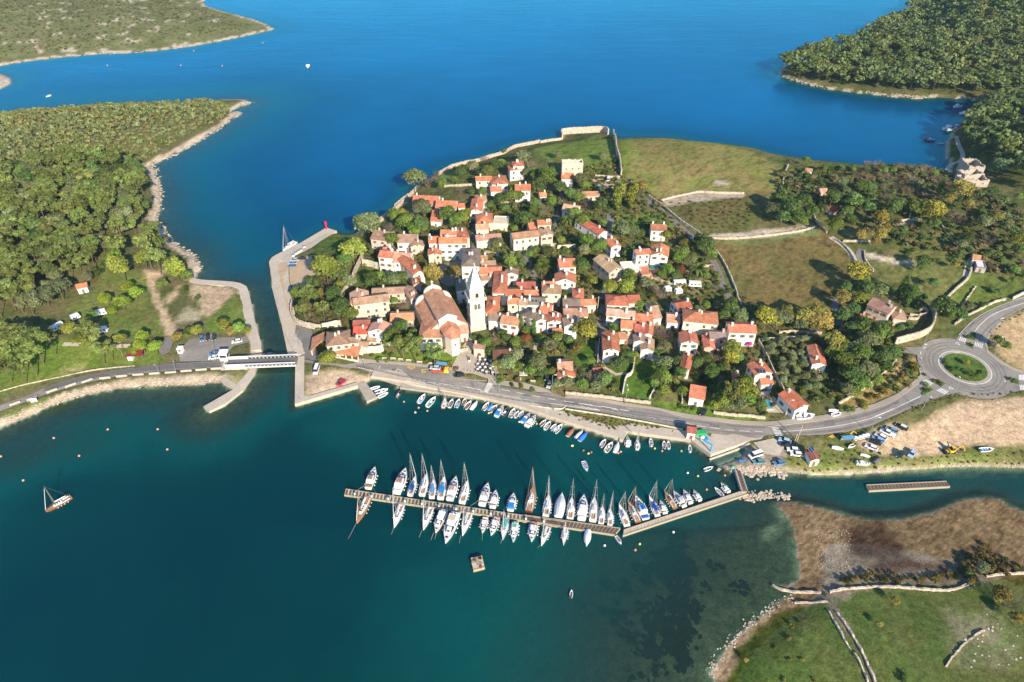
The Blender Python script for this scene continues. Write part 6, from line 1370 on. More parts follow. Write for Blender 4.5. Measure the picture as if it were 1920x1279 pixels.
        if big:
            vs, fs = loft(.2*L, .52*L, B*.36, B*.30, h1*.92, h1+.07*L, .92, .25); MB().add(vs, fs).build('flybridge', 'white', root); MB().box(.25*L, .44*L, -B*.24, B*.24, h1+.07*L-.02, h1+.07*L+.05).build('seat_pad', 'paint', root, acc)
            MB().tube((.24*L, 0, h1+.05*L), (.22*L, 0, h1+.17*L), .1, .05, n=5).build('radar_mast', 'white', root)
        else: MB().box(.26*L, .5*L, -B*.3, B*.3, h1*.86, h1*.9).build('roof', 'paint', root, (.78, .78, .76))
        if cover: MB().add(*loft(.06*L, .4*L, B*.38, B*.34, fb+.1, h1*.98, .85, .2)).build('canvas_cover', 'paint', root, acc)
        else: MB().box(.03*L, .1*L, -B*.34, B*.34, fb*.9, fb*.9+.45).build('stern_bench', 'paint', root, acc if r.random() < .4 else (.74, .70, .62))
        for t in (.68, .84): MB().box(t*L, t*L+.05*L, -.035*L, .035*L, zf(t)+(.0 if t > .8 else (h1-fb)*.42), zf(t)+.06+(0 if t > .8 else (h1-fb)*.42)).build('hatch', 'dark', root)
        rail(P_, zf, L, .55, .5).build('bow_rail', 'metal', root)
        if mast: MB().tube((.4*L, 0, h1), (.4*L, 0, h1+.55*L), .06, .03, n=5).build('mast', 'metal', root)
        for i in range(4):
            for s_ in (-1, 1): MB().ball((L*(.18+.15*i), s_*(B*.5+.12), fb*.55), .2, 6, 4, sz=1.6).build('fender', 'white', root)
    elif typ in ('open', 'rib'):
        B = (beam or .38)*L; fb = max(.45, .1*L); mb, P_, zf = hull(L, B, fb, .3, .2, .6 if typ == 'open' else .7); mb.build('hull', 'gloss', root, hullc)
        gw = MB()
        for (x, w), (x2, w2) in zip(P_, P_[1:]):
            for s_ in (-1, 1): gw.tube((x, s_*max(w-.05, 0), zf(x/L)), (x2, s_*max(w2-.05, 0), zf(x2/L)), .09 if typ == 'open' else .24, n=5, cap=False)
        gw.build('gunwale' if typ == 'open' else 'inflated_tube', 'paint', root, (.8, .8, .78) if typ == 'open' else hullc)
        deckmesh(P_, lambda t: .18+.02, L, .14, 0, .0, .74).build('sole', 'paint', root, acc); deckmesh(P_, zf, L, .05, -.01, .7, 1).build('foredeck', 'white' if typ == 'open' else 'paint', root, hullc)
        for t in (.16, .38, .56): MB().box(t*L, t*L+.16, -B*.40, B*.40, .4, .46).build('thwart', 'wood' if acc[0] > .2 else 'white', root)
        if L > 5.2 or typ == 'rib': MB().add(*loft(.42*L, .54*L, B*.14, B*.12, .2, fb+.55)).build('console', 'white', root)
        e = MB(); e.box(-.42, -.02, -.17, .17, fb-.05, fb+.42); e.box(-.28, -.12, -.08, .08, -.4, fb); e.build('outboard_motor', 'black' if r.random() < .6 else 'white', root)
    elif typ == 'tarp':
        B = (beam or .36)*L; fb = .1*L; mb, P_, zf = hull(L, B, fb, .3, .2, .6); mb.build('hull', 'gloss', root, hullc); cv = MB(); vs = []
        for x, w in P_:
            t = x/L; hh = zf(t)+.02; k = (.05+.1*math.sin(math.pi*min(1, t*1.05+.12)))*L; w = max(w, .02); vs += [(x, -w-.03, hh-.12), (x, -w*.55, hh+k*.75), (x, 0, hh+k), (x, w*.55, hh+k*.75), (x, w+.03, hh-.12)]
        cv.add(vs, [(5*i+a, 5*i+a+1, 5*i+a+6, 5*i+a+5) for i in range(len(P_)-1) for a in range(4)]+[(0, 1, 2, 3, 4)]); cv.build('tarpaulin', 'paint', root, acc)
        for t in (.25, .5, .75): MB().tube((t*L, -B*.47, fb+.06), (t*L, B*.47, fb+.06), .03, n=3).build('tie_rope', 'rope', root)
    return root, L
W_, BL, LB, NV, GN, BRW, DKG, RD, CRMC, GRN, BEI = (.8, .8, .78), (.03, .22, .58), (.35, .62, .75), (.03, .06, .20), (.05, .35, .25), (.32, .15, .07), (.06, .065, .07), (.5, .06, .04), (.72, .66, .52), (.04, .42, .34), (.6, .48, .34)
GRYC = (.55, .57, .58)
QB = [('J',(832,900),(918,873),'open',W_,GRYC,'white open boat tied to the slip jetty'),('J',(870,940),(998,900),'open',W_,NV,'white speedboat with dark seats at the slip jetty'),('J',(903,985),(1000,935),'open',W_,LB,'pale blue open boat at the slip jetty'),
 ('J',(1085,998),(1125,915),'rib',DKG,GRYC,'dark grey inflatable boat moored alone by the quay'),('J',(1305,1040),(1370,950),'open',W_,(.2,.4,.65),'white open boat with blue floor'),('J',(1390,1078),(1475,980),'open',W_,GN,'white speedboat with green seats'),
 ('J',(1550,1095),(1575,985),'sail',(.5,.12,.08),W_,'small sailing dinghy with red hull and short mast',930),('J',(1612,1085),(1645,1000),'open',W_,(.30,.22,.18),'narrow white boat with brown seat'),('J',(1680,1085),(1712,998),'open',W_,LB,'white boat with pale blue inside'),
 ('J',(1750,1060),(1775,990),'open',W_,(.35,.2,.14),'short white dinghy'),('J',(1770,1100),(1830,1018),'open',W_,BRW,'white boat with brown boards'),('J',(1830,1105),(1890,1022),'tarp',W_,(.78,.78,.76),'white boat under white cover'),
 ('K',(825,515),(865,455),'open',W_,(.6,.6,.58),'plain white open boat'),('K',(860,515),(895,465),'tarp',W_,BL,'slim boat under turquoise-blue tarpaulin'),('K',(872,530),(930,475),'open',W_,(.25,.3,.32),'white boat with grey interior'),('K',(922,565),(975,485),'cabin',W_,BL,'white cabin boat with blue canopy',1),
 ('K',(965,565),(1015,495),'rib',DKG,(.2,.2,.2),'black inflatable boat'),('K',(1028,568),(1060,500),'open',W_,(.5,.5,.48),'white boat with dark outboard'),('K',(1063,570),(1090,520),'open',W_,(.45,.3,.2),'small white dinghy with brown thwarts'),('K',(1090,575),(1125,518),'open',W_,(.1,.25,.4),'white boat with navy floor'),
 ('K',(1118,612),(1175,542),'cabin',W_,BL,'cabin boat with bright blue cockpit cover',1),('K',(1148,640),(1220,560),'cabin',W_,W_,'long white motorboat with twin outboards'),('K',(1252,632),(1295,587),'open',W_,BRW,'little boat with brown wooden interior'),('K',(1285,660),(1330,597),'open',W_,GRYC,'white open boat with grey sole'),
 ('K',(1332,665),(1372,618),'open',W_,(.15,.22,.3),'boat with dark slate interior'),('K',(1362,685),(1418,620),'open',W_,(.6,.6,.6),'white boat with black outboard cowl'),('K',(1455,710),(1505,650),'tarp',W_,(.34,.13,.07),'boat under rust-brown tarpaulin'),('K',(1517,722),(1570,668),'tarp',W_,GRYC,'boat under grey-white cover'),
 ('K',(1545,745),(1603,682),'tarp',W_,(.03,.18,.65),'boat under royal-blue cover'),('K',(1705,792),(1742,733),'open',W_,GRYC,'white boat with pale grey seats'),('K',(1742,828),(1795,755),'open',W_,(.5,.42,.32),'white motorboat with helm console'),('K',(1812,832),(1838,757),'tarp',W_,W_,'smooth white covered boat'),
 ('E',(468,1108),(468,1035),'cabin',W_,W_,'white pilot boat with dark hatch'),('E',(540,1132),(540,1050),'sail',W_,(.6,.65,.7),'small white sloop at the inner quay',980),('E',(645,1105),(640,1045),'open',W_,(.05,.05,.06),'white dinghy with black engine'),('E',(740,1122),(742,1065),'open',W_,GRYC,'left of two white twin dinghies'),
 ('E',(775,1124),(772,1068),'open',W_,(.42,.36,.3),'right of two white twin dinghies'),('E',(935,1148),(935,1095),'open',W_,LB,'tiny white rowing boat by the crane quay')]
for i, q in enumerate(QB):
    ex = q[7] if len(q) > 7 else None
    lab = q[6] if len(q[6].split()) >= 6 else f'{q[6]} in the quayside row'
    boat(q[0], q[1], q[2], q[3], lab, 'small boats along the quay', q[4], q[5], mast=ex if q[3] == 'sail' else None, cover=ex if q[3] == 'cabin' else None)
NB_ = [('L',(232,350),(292,172),'motor',W_,(.28,.2,.14),'motor yacht with dark sunroof'),('L',(475,395),(555,185),'motor',W_,(.4,.2,.1),'broad motor yacht with brown cockpit'),('L',(590,410),(640,240),'sail',W_,(.02,.12,.35),'sailing yacht with navy bimini',40,1),('L',(692,410),(735,220),'sail',(.7,.68,.62),W_,'cream-decked sailing yacht',45),
 ('L',(775,430),(795,265),'sail',W_,(.1,.3,.6),'slim sailing yacht with pale blue sail cover',145,1),('L',(850,440),(885,245),'sail',W_,(.02,.25,.6),'sailing yacht with azure jib and cover',98,1),('L',(930,450),(985,255),'motor',W_,(.5,.3,.2),'flybridge motor yacht'),('L',(1035,475),(1085,280),'sail',W_,W_,'wide white sailing yacht',122),
 ('L',(1205,495),(1258,310),'motor',W_,(.55,.5,.42),'motor yacht with teak platform'),('L',(1295,515),(1325,370),'cabin',W_,BRW,'small cabin cruiser'),('L',(1448,540),(1478,395),'cabin',W_,BL,'cabin cruiser under blue tarpaulin',None,1),('L',(1605,550),(1650,330),'wood',(.13,.035,.03),W_,'maroon-hulled classic sailing yacht',160),
 ('M',(185,805),(210,630),'sail',W_,W_,'white sloop with teak cockpit',475),('M',(285,810),(315,625),'tarp',W_,(.62,.63,.63),'long boat wrapped in grey-white cover'),('M',(378,832),(395,650),'sail',(.10,.06,.05),(.03,.2,.45),'dark-hulled sailing yacht',500),('M',(470,835),(490,640),'motor',W_,W_,'largest white flybridge yacht'),
 ('M',(560,845),(575,650),'sail',(.72,.69,.62),W_,'cream sailing yacht',505),('M',(625,870),(640,715),'sail',(.16,.14,.13),W_,'short sailing yacht with dark hull',620),('M',(698,880),(700,735),'sail',W_,(.3,.4,.5),'pale blue trimmed sloop',600),('M',(835,885),(770,705),'sail',CRMC,W_,'cream sloop slanting towards the joint',600),
 ('M',(925,855),(840,680),'wood',(.16,.07,.04),W_,'brown wooden gaffer with white cabin',560),('M',(985,830),(900,645),'motor',(.55,.62,.68),(.02,.12,.5),'blue-grey motor yacht with royal-blue seats'),('M',(1080,805),(1010,640),'sail',W_,(.03,.08,.4),'sailing yacht with blue covers',515,1),('M',(1140,785),(1100,680),'cabin',W_,W_,'tiny cabin boat'),
 ('M',(1220,740),(1130,600),'wood',(.30,.13,.06),W_,'varnished wooden sailing boat',500),('M',(1295,730),(1205,605),'motor',W_,GRYC,'sleek white sports yacht'),('M',(1345,700),(1285,595),'cabin',W_,W_,'fishing cabin boat with short mast',530),('M',(1420,680),(1365,595),'cabin',W_,W_,'small white cabin boat'),('M',(1600,635),(1535,570),'open',W_,GRYC,'white open speedboat'),('M',(1650,615),(1585,535),'cabin',W_,W_,'white cabin boat nearest the gangway')]
SB = [('L',(235,420),(130,645),'wood',(.50,.24,.10),W_,'grey-decked wooden ketch',410),('L',(520,490),(450,680),'sail',W_,(.03,.2,.5),'narrow white sloop with dark stripe',350),('L',(770,515),(700,700),'sail',W_,(.1,.25,.5),'white sloop with blue cockpit cushions',425),('L',(885,535),(805,725),'motor',(.74,.62,.52),W_,'motor yacht with wooden rubbing strake'),
 ('L',(985,560),(890,815),'motor',W_,BEI,'longest motor yacht with tan windscreen cover'),('L',(1100,560),(1035,750),'sail',W_,(.05,.35,.65),'white sailing yacht with turquoise seats',490),('L',(1235,600),(1205,725),'cabin',W_,W_,'compact white cabin boat'),('L',(1335,600),(1280,745),'cabin',W_,BEI,'cabin boat with beige foredeck cushions'),
 ('L',(1415,610),(1380,785),'sail',W_,GRN,'sailing yacht with green sail cover',525,1),('L',(1490,635),(1470,805),'motor',W_,(.1,.4,.25),'motor yacht with green windscreen cover'),('L',(1655,640),(1625,800),'cabin',W_,(.45,.2,.15),'cabin boat with brown canopy'),('L',(1775,680),(1710,835),'sail',W_,W_,'light white daysailer',585),
 ('M',(345,895),(325,1030),'sail',W_,W_,'small white day boat with short mast',830),('M',(525,915),(508,1040),'tarp',W_,(.76,.76,.75),'boat under plain white cover'),('M',(745,960),(790,1020),'open',W_,GRYC,'little tender off the pontoon joint')]
ORDW = ['first', 'second', 'third', 'fourth', 'fifth', 'sixth', 'seventh', 'eighth', 'ninth', 'tenth', 'eleventh', 'twelfth', 'thirteenth', 'fourteenth', 'fifteenth', 'sixteenth', 'seventeenth', 'eighteenth', 'nineteenth', 'twentieth', 'twenty-first', 'twenty-second', 'twenty-third', 'twenty-fourth', 'twenty-fifth', 'twenty-sixth', 'twenty-seventh', 'twenty-eighth', 'twenty-ninth', 'thirtieth']
for row, side, g in ((NB_, 'town', 'boats on the town side of the pontoon'), (SB, 'open-water', 'boats on the open-water side of the pontoon')):
    for i, q in enumerate(row):
        mt = q[7] if len(q) > 7 else None; cv = q[8] if len(q) > 8 else None
        boat(q[0], q[1], q[2], q[3], f'{q[6]}, {ORDW[i]} on the {side} side of the pontoon', g, q[4], q[5], mast=mt, cover=cv)
for q in (('T',(358,352),(228,424),'wood',(.27,.10,.055),W_,'lone wooden sailing boat anchored in the open harbour',298),('A',(300,298),(202,362),'sail',W_,(.1,.15,.2),'white sailing yacht moored outside the quay by the beacon',172),
          ('G',(338,634),(305,642),'cabin',W_,W_,'small white motorboat off the maquis headland',None),('Z',(578,122),(576,127),'open',W_,W_,'tiny white boat far out in the bay',None),('Q',(1395,802),(1462,794),'motor',W_,W_,'white motor yacht at the shaded bay jetty',None),
          ('Q',(1440,854),(1525,850),'cabin',W_,W_,'long white boat just below the shaded jetty',None),('Q',(1545,862),(1602,850),'cabin',(.5,.55,.6),W_,'grey boat close to the wooded bay corner',None),('Q',(1530,810),(1568,800),'open',W_,W_,'small boat tucked inside the shaded jetty',None),('Q',(1312,972),(1420,964),'motor',W_,W_,'largest motor yacht moored under the bay pines',None),
          ('Q',(1410,944),(1480,936),'cabin',(.4,.5,.6),W_,'blue-shaded boat behind the large bay yacht',None),('Q',(1175,1042),(1255,1056),'cabin',(.05,.06,.09),RD,'dark boat with red canopy alone in the bay',1),('Q',(1325,1078),(1270,1076),'open',GRYC,GRYC,'grey dinghy beside the bay shore path',None),('I',(1360,1012),(1440,966),'open',(.05,.06,.08),(.05,.06,.08),'black dinghy behind the curved mole',None),
          ('K',(1575,900),(1605,972),'open',W_,(.12,.2,.4),'open boat under way between quay and pontoon',None),('N',(640,862),(730,826),'open',W_,(.6,.58,.55),'white rowing boat adrift near the gangway',None),('U',(1033,385),(1037,350),'open',(.6,.6,.55),GRYC,'tiny canoe floating over the green shallows',None)):
    boat(q[0], q[1], q[2], q[3], q[6], None, q[4], q[5], mast=q[7] if q[3] in ('sail', 'wood') else None, cover=q[7] if q[3] == 'cabin' else None)
for q in (('O',(480,310),(570,325),'tarp',W_,(.74,.74,.72),'covered white boat stored on the verge grass'),('O',(650,295),(605,310),'open',W_,(.3,.1,.1),'small dinghy stored beside the recycling bins'),('O',(695,365),(770,380),'tarp',W_,(.72,.70,.66),'overturned-looking white boat on the green verge'),('O',(662,430),(768,435),'cabin',W_,W_,'white boat stored nearest the creek bank'),
          ('O',(1590,335),(1695,325),'open',W_,(.1,.3,.6),'white and blue speedboat parked on the dirt lot'),('F',(210,1130),(350,1112),'open',W_,GRYC,'long white hull stored by the rust-red workshop'),('F',(480,1112),(552,1092),'open',W_,W_,'white dinghy stored beside the road bend'),('F',(455,1074),(530,1076),'tarp',W_,W_,'white covered dinghy behind the roadside dinghy'),('O',(795,432),(852,386),'tarp',DKG,(.12,.12,.12),'dark covered trailer boat on the verge')):
    p = ground(*px(q[0], *q[1])); boat(q[0], q[1], q[2], q[3], q[6], 'boats stored ashore', q[4], q[5], z=p[2]+.35)
# ================================================================== pontoons, raft, gangway
def deckpiece(s, name, label, cat, z, m='deckwood', planks=True, edge=True, group=None):
    pts = [unp(*p, z) for p in P2(s)]; a, b, c_, d = pts; ctr = sum(pts)/4; root = thing(name, label, cat, (ctr[0], ctr[1], 0), 0, group)
    R_ = lambda p: (p[0]-ctr[0], p[1]-ctr[1]); MB().prism([R_(p) for p in pts], -.4, z-.08).build('float', 'plate', root)
    L = np.hypot(*(b-a)[:2]); n = max(2, int(L/1.2))
    if planks:
        for i in range(n):
            t0, t1 = i/n+.004, (i+1)/n-.004; q = [a+(b-a)*t0, a+(b-a)*t1, d+(c_-d)*t1, d+(c_-d)*t0]; MB().prism([R_(p) for p in q], z-.08, z+random.uniform(-.01, .012)).build('plank', m, root)
    if edge:
        for p, q in ((a, b), (d, c_)):
            e = MB(); u = (q-p)[:2]/np.hypot(*(q-p)[:2]); w = np.array([-u[1], u[0]])*.14; f = [p[:2]-w, q[:2]-w, q[:2]+w, p[:2]+w]; e.prism([R_(k) for k in f], -.3, z+.12).build('edge_beam', 'paint', root, (.42, .345, .235))
    return root, pts, ctr
pr, pp, pc = deckpiece("L:38,352 1915,632 1915,672 25,400", 'pontoon', 'long timber floating pontoon with yachts on both sides', 'pontoon', .7)
for i in range(12):
    t = .05+i*.078; q = pp[0]+(pp[1]-pp[0])*t; q2 = pp[3]+(pp[2]-pp[3])*t; m = q*.25+q2*.75; e = thing('service_post', f'{ORDW[i]} white service post from the left end of the pontoon', 'post', (m[0], m[1], .7), -.15, 'service posts on the pontoon')
    MB().box(-.25, .25, -.2, .2, 0, 1.0).build('body', 'white', e); MB().box(-.28, .28, -.23, .23, 1.0, 1.08).build('cap', 'paint', e, (.2, .45, .6))
deckpiece("M:0,790 780,898 738,950 0,838", 'pontoon', 'eastern half of the timber pontoon up to the joint', 'pontoon', .66)
deckpiece("M:808,912 1740,605 1802,622 800,955", 'pontoon', 'pale concrete pontoon running diagonally to the gangway', 'pontoon', .75, 'plate')
gp, gpts, gc = deckpiece("N:948,865 1015,1075 1068,1075 1000,860", 'gangway', 'brown-decked gangway with rails linking shore and pontoon', 'gangway', 1.15, 'wood', True, False)
for k in ((0, 1), (3, 2)):
    a, b = gpts[k[0]]-np.append(gc[:2], 0), gpts[k[1]]-np.append(gc[:2], 0); mb = MB()
    for h in (.5, 1.0): mb.tube((a[0], a[1], 1.15+h), (b[0], b[1], 1.15+h), .05, n=4)
    for i in range(9): t = i/8; q = a+(b-a)*t; mb.tube((q[0], q[1], 1.1), (q[0], q[1], 2.15), .05, n=4)
    mb.build('handrail', 'paint', gp, (.55, .68, .78))
fp, _, fc = deckpiece("O:738,598 1338,570 1365,608 757,640", 'raft', 'long empty floating pontoon adrift in the creek', 'raft', .7)
rp, _, rc = deckpiece("L:1110,945 1205,925 1228,1020 1130,1045", 'mooring_raft', 'square concrete mooring raft littered with gear', 'raft', 1.0, 'plate')
for i in range(9): MB().box(-.5, .5, -.35, .35, 0, .5).build('crate', 'wood' if i % 2 else 'stone', rp, (.4, .33, .26), (random.uniform(-1.6, 1.6), random.uniform(-1.6, 1.6), 1.0), random.uniform(0, 3))
# ================================================================== mooring lines, buoys
def rope(c, a, b, z0, z1, lab):
    p, q = unp(*px(c, *a), z0), unp(*px(c, *b), z1); o = MB().tube((0, 0, 0), tuple(q-p), .045, n=3, cap=False).build('mooring_line', 'rope', None, None, tuple(p)); tag(o, lab, 'rope', 'mooring lines')
for i, (a, b) in enumerate((((125, 650), (60, 775)), ((448, 685), (428, 740)), ((690, 705), (665, 765)), ((792, 725), (765, 790)), ((815, 725), (800, 780)), ((1022, 750), (1010, 815)), ((1208, 725), (1205, 790)), ((1372, 785), (1365, 820)), ((1700, 835), (1680, 855)), ((195, 325), (140, 358)), ((275, 345), (295, 380)), ((1170, 455), (1100, 500)))):
    rope('L', a, b, 1.2, .0 if b[1] > 600 else .8, f'{ORDW[i]} thin mooring line from the left at the pontoon boats')
BU = [('T', "270,58 540,15 790,14 838,115 397,147 117,270 5,150"), ('K', "230,455 340,500 405,523 315,535 865,540 1095,605 1225,620 1490,785 1575,820 1635,833 1612,843 1855,830 1837,840"), ('E', "55,1105 135,1140 175,1163 195,1153 670,1125 725,1145 870,1145"), ('N', "475,890 577,922 847,915 665,1057"), ('M', "1205,930 935,1025 900,1073 655,1037"), ('G', "715,437 1205,437 1290,340 1480,440 1750,287")]
bl = []
for c, s in BU:
    for t in s.split(): bl.append(px(c, *map(float, t.split(','))))
bl.sort()
for i, q in enumerate(bl):
    p = unp(*q); r_ = .42 if q[1] > 640 else .6; col = random.choice([(.75, .25, .15), (.8, .78, .72), (.75, .55, .1), (.7, .35, .2)]) if q[0] > 500 else (.75, .33, .25)
    e = thing('mooring_buoy', f'{"orange" if col[1] < .4 else "pale" if col[2] > .5 else "yellow"} mooring buoy, {ORDW[i] if i < 30 else "number "+str(i+1)} from the left edge', 'buoy', (p[0], p[1], 0), 0, 'mooring buoys')
    MB().ball((0, 0, .1), r_, 8, 6).build('float', 'paint', e, col); MB().tube((0, 0, .1+r_*.8), (0, 0, .3+r_), .05, n=5).build('eye', 'metal', e)
# ================================================================== cars
def car_meshes():
    out = {}
    for k, (L, Wd, H, hood, roof0, roof1, rear) in {'car': (4.3, 1.75, 1.48, 1.05, 1.75, 3.55, 4.1), 'van': (5.2, 1.95, 2.1, .7, 1.35, 5.05, 5.15), 'pickup': (5.2, 1.85, 1.75, 1.3, 1.9, 3.2, 3.5)}.items():
        b = MB(); w = Wd/2; z0, z1 = .28, .88 if k != 'van' else 1.1
        prof = [(0, .45), (.05, .72), (hood, z1), (L-.25 if k != 'pickup' else 3.5, z1+.04), (L-.02, z1-.1), (L, .42), (L-.1, z0), (.1, z0)]
        if k == 'pickup': prof = [(0, .45), (.05, .75), (hood, .98), (3.45, 1.0), (L, 1.0), (L, .45), (L-.1, .35), (.1, .35)]
        m = len(prof); vs = [(x, -w*(.93 if z > .7 else 1), z) for x, z in prof]+[(x, w*(.93 if z > .7 else 1), z) for x, z in prof]
        b.add(vs, [tuple(range(m)), tuple(range(2*m-1, m-1, -1))]+[(i, m+i, m+(i+1) % m, (i+1) % m) for i in range(m)]); body = b.mesh('body', ['gloss'])
        g = MB(); zb = z1-.03 if k != 'pickup' else .96; v = [(hood-.05, zb), (roof0, H-.06), (roof1, H-.04), (rear, zb)]
        vs = [(x, -w*(.88 if z < H-.1 else .70), z) for x, z in v]+[(x, w*(.88 if z < H-.1 else .70), z) for x, z in v]
        g.add(vs, [(0, 1, 2, 3), (7, 6, 5, 4), (0, 4, 5, 1), (3, 2, 6, 7)]); glass = g.mesh('glasshouse', ['dark'])
        t = MB(); t.box(roof0-.08, roof1+.06, -w*.74, w*.74, H-.09, H); roofm = t.mesh('roof', ['gloss'])
        out[k] = (body, glass, roofm, L, Wd, H)
    wh = MB(); wh.tube((0, -.11, 0), (0, .11, 0), .32, n=12, mi=0); wh.tube((0, -.125, 0), (0, .125, 0), .19, n=8, mi=1); out['wheel'] = wh.mesh('wheel', ['black', 'metal'])
    hl = MB(); hl.box(-.06, .06, -.2, .2, -.08, .08); out['lamp'] = hl.mesh('headlight', ['white']); tl = MB(); tl.box(-.04, .04, -.14, .14, -.1, .1); out['tail'] = tl.mesh('tail_light', [simple('tail lamp', (.4, .02, .02), .3, .05)]); return out
CM = car_meshes()
def car(c, a, b, col, label, kind='car', group=None, z=None, roofc=None):
    p, q = ground(*px(c, *a)), ground(*px(c, *b)); d = (q-p)[:2]; yaw = math.atan2(d[1], d[0]); ctr = (p+q)/2; body, glass, rf, L, Wd, H = CM[kind]
    u = d/np.hypot(*d); o = ctr[:2]-u*L/2; zz = (max(hz(*ctr[:2]), 1.0)+.2 if z is None else z)
    root = thing({'car': 'parked_car', 'van': 'parked_van', 'pickup': 'pickup_truck'}[kind], label, kind if kind != 'pickup' else 'pickup', (o[0], o[1], zz), yaw, group)
    obj('body', body, root, col); obj('glasshouse', glass, root); obj('roof', rf, root, roofc or col)
    for x in (.82, L-.85):
        for y in (-1, 1): obj('wheel', CM['wheel'], root, None, (x, y*(Wd/2-.1), .32))
    for y in (-.6, .6): obj('headlight', CM['lamp'], root, None, (.04, y, .66)); obj('tail_light', CM['tail'], root, None, (L-.02, y*1.1, .72))
    return root
SIL, BLK, WHC, BLU, LBL, DGR, REDC = (.45, .47, .5), (.025, .028, .035), (.8, .8, .8), (.10, .22, .38), (.38, .55, .72), (.03, .06, .05), (.55, .03, .06)
for q in (('A',(245,490),(298,482),(.14,.2,.3),'dark blue car nearest the camera in the quay car park row'),('A',(250,466),(302,458),(.3,.4,.5),'steel-blue car second in the quay car park row'),('A',(265,442),(318,434),SIL,'silver car third in the quay car park row'),('A',(320,428),(372,426),BLK,'black car standing off the quay car park row'),('A',(418,506),(452,502),BLK,'dark car in tree shade on the gravel lot'),
          ('B',(1605,418),(1600,448),WHC,'white van on the northern gravel car park','van'),('B',(1668,452),(1688,436),SIL,'grey car at the meadow wall car park'),('B',(1755,452),(1775,440),BLK,'dark car beside the hay field trees'),('B',(1533,508),(1542,488),BLU,'blue car in the shaded northern car park'),
          ('I',(1348,578),(1348,540),BLU,'blue car leftmost of three on the bridge car park'),('I',(1387,576),(1387,530),BLK,'dark car middle of three on the bridge car park'),('I',(1428,574),(1430,532),DGR,'black-green car rightmost of three on the bridge car park'),('I',(1550,582),(1612,572),WHC,'white car parked alone near the channel bank'),('I',(1402,664),(1458,656),BLU,'blue car beside the bridge cabin'),('I',(1400,688),(1456,682),WHC,'white car waiting beside the bridge cabin'),
          ('J',(275,768),(300,684),WHC,'long white van parked at the mole','van'),('J',(497,890),(565,826),REDC,'red car parked on the sandy mole'),('J',(1668,785),(1752,772),BLK,'black car parked beside the roadside flower bed'),('K',(1300,300),(1305,256),BLK,'dark car on the garden drive by the footpath'),('K',(1315,352),(1326,320),SIL,'silver car at the drive entrance'),
          ('E',(1022,885),(1046,842),BLK,'black car beside the roadside bungalow'),('N',(1402,568),(1485,592),LBL,'pale blue car first on the harbour forecourt'),('N',(1410,612),(1530,642),BLK,'black pickup with white load on the harbour forecourt','pickup'),('N',(1468,664),(1580,676),WHC,'white car left of the white pair near the kiosk'),('N',(1502,708),(1615,722),WHC,'white car touching the kiosk corner'),('N',(1335,815),(1435,796),BLU,'blue car parked above the boulders'),('N',(1140,796),(1226,788),(.12,.28,.3),'teal car beside the slipway van'),('N',(1085,752),(1210,702),WHC,'big white van at the slipway head','van'),
          ('O',(725,305),(818,346),WHC,'white car at the near end of the roadside row'),('O',(758,268),(836,302),BLK,'black car second in the roadside row'),('O',(785,252),(862,284),(.25,.42,.6),'mid-blue car third in the roadside row'),('O',(805,222),(882,268),WHC,'white car fourth in the roadside row'),('O',(845,192),(940,242),WHC,'white pickup in the roadside row','pickup'),('O',(882,174),(968,218),(.16,.32,.45),'blue estate car beside the white pickup'),('O',(962,152),(1034,192),BLK,'dark car with pale roof at the far end of the row'),('O',(965,410),(1010,352),DGR,'dark green car on the dirt lot grass edge'),('O',(1056,402),(1095,346),LBL,'light blue car on the dirt lot')):
    car(q[0], q[1], q[2], q[3], q[4], q[5] if len(q) > 5 else 'car', 'parked cars', roofc=(.7, .72, .74) if 'pale roof' in q[4] else None)
p = unp(505, 676, 2.5); o = car('Z', (500, 676.5), (514, 676), (.04, .06, .09), 'dark car driving across the swing bridge', 'car', 'parked cars', z=2.47); o.name = 'moving_car'
def towtruck():
    p, q = ground(*px('J', 1608, 745)), ground(*px('J', 1428, 738)); d = (q-p)[:2]; L = np.hypot(*d); root = thing('tow_truck', 'yellow and red tow truck carrying a silver car', 'truck', (p[0], p[1], p[2]+.2), math.atan2(d[1], d[0]))
    MB().box(1.9, L, -1.05, 1.05, .75, .95).build('flatbed', 'paint', root, (.6, .12, .05)); MB().box(.3, L-.2, -.5, .5, .45, .75).build('chassis', 'black', root); MB().add(*loft(0, 1.8, 1.0, 1.0, .5, 2.3, .92, .12)).build('cab', 'gloss', root, (.75, .5, .06))
    MB().box(-.03, .1, -.8, .8, 1.35, 2.0).build('windscreen', 'dark', root); MB().box(1.8, 2.1, -1, 1, .9, 2.1).build('headboard', 'paint', root, (.65, .1, .05))
    for x in (.9, L*.6, L*.85):
        for y in (-.9, .9): obj('wheel', CM['wheel'], root, None, (x, y, .36), 0, (1.2, 1.2, 1.2))
    a = px('J', 1515, 735); car('J', (1435, 720), (1515, 726), (.5, .55, .6), 'silver car loaded on the tow truck', 'car', None, z=p[2]+1.15)
towtruck()
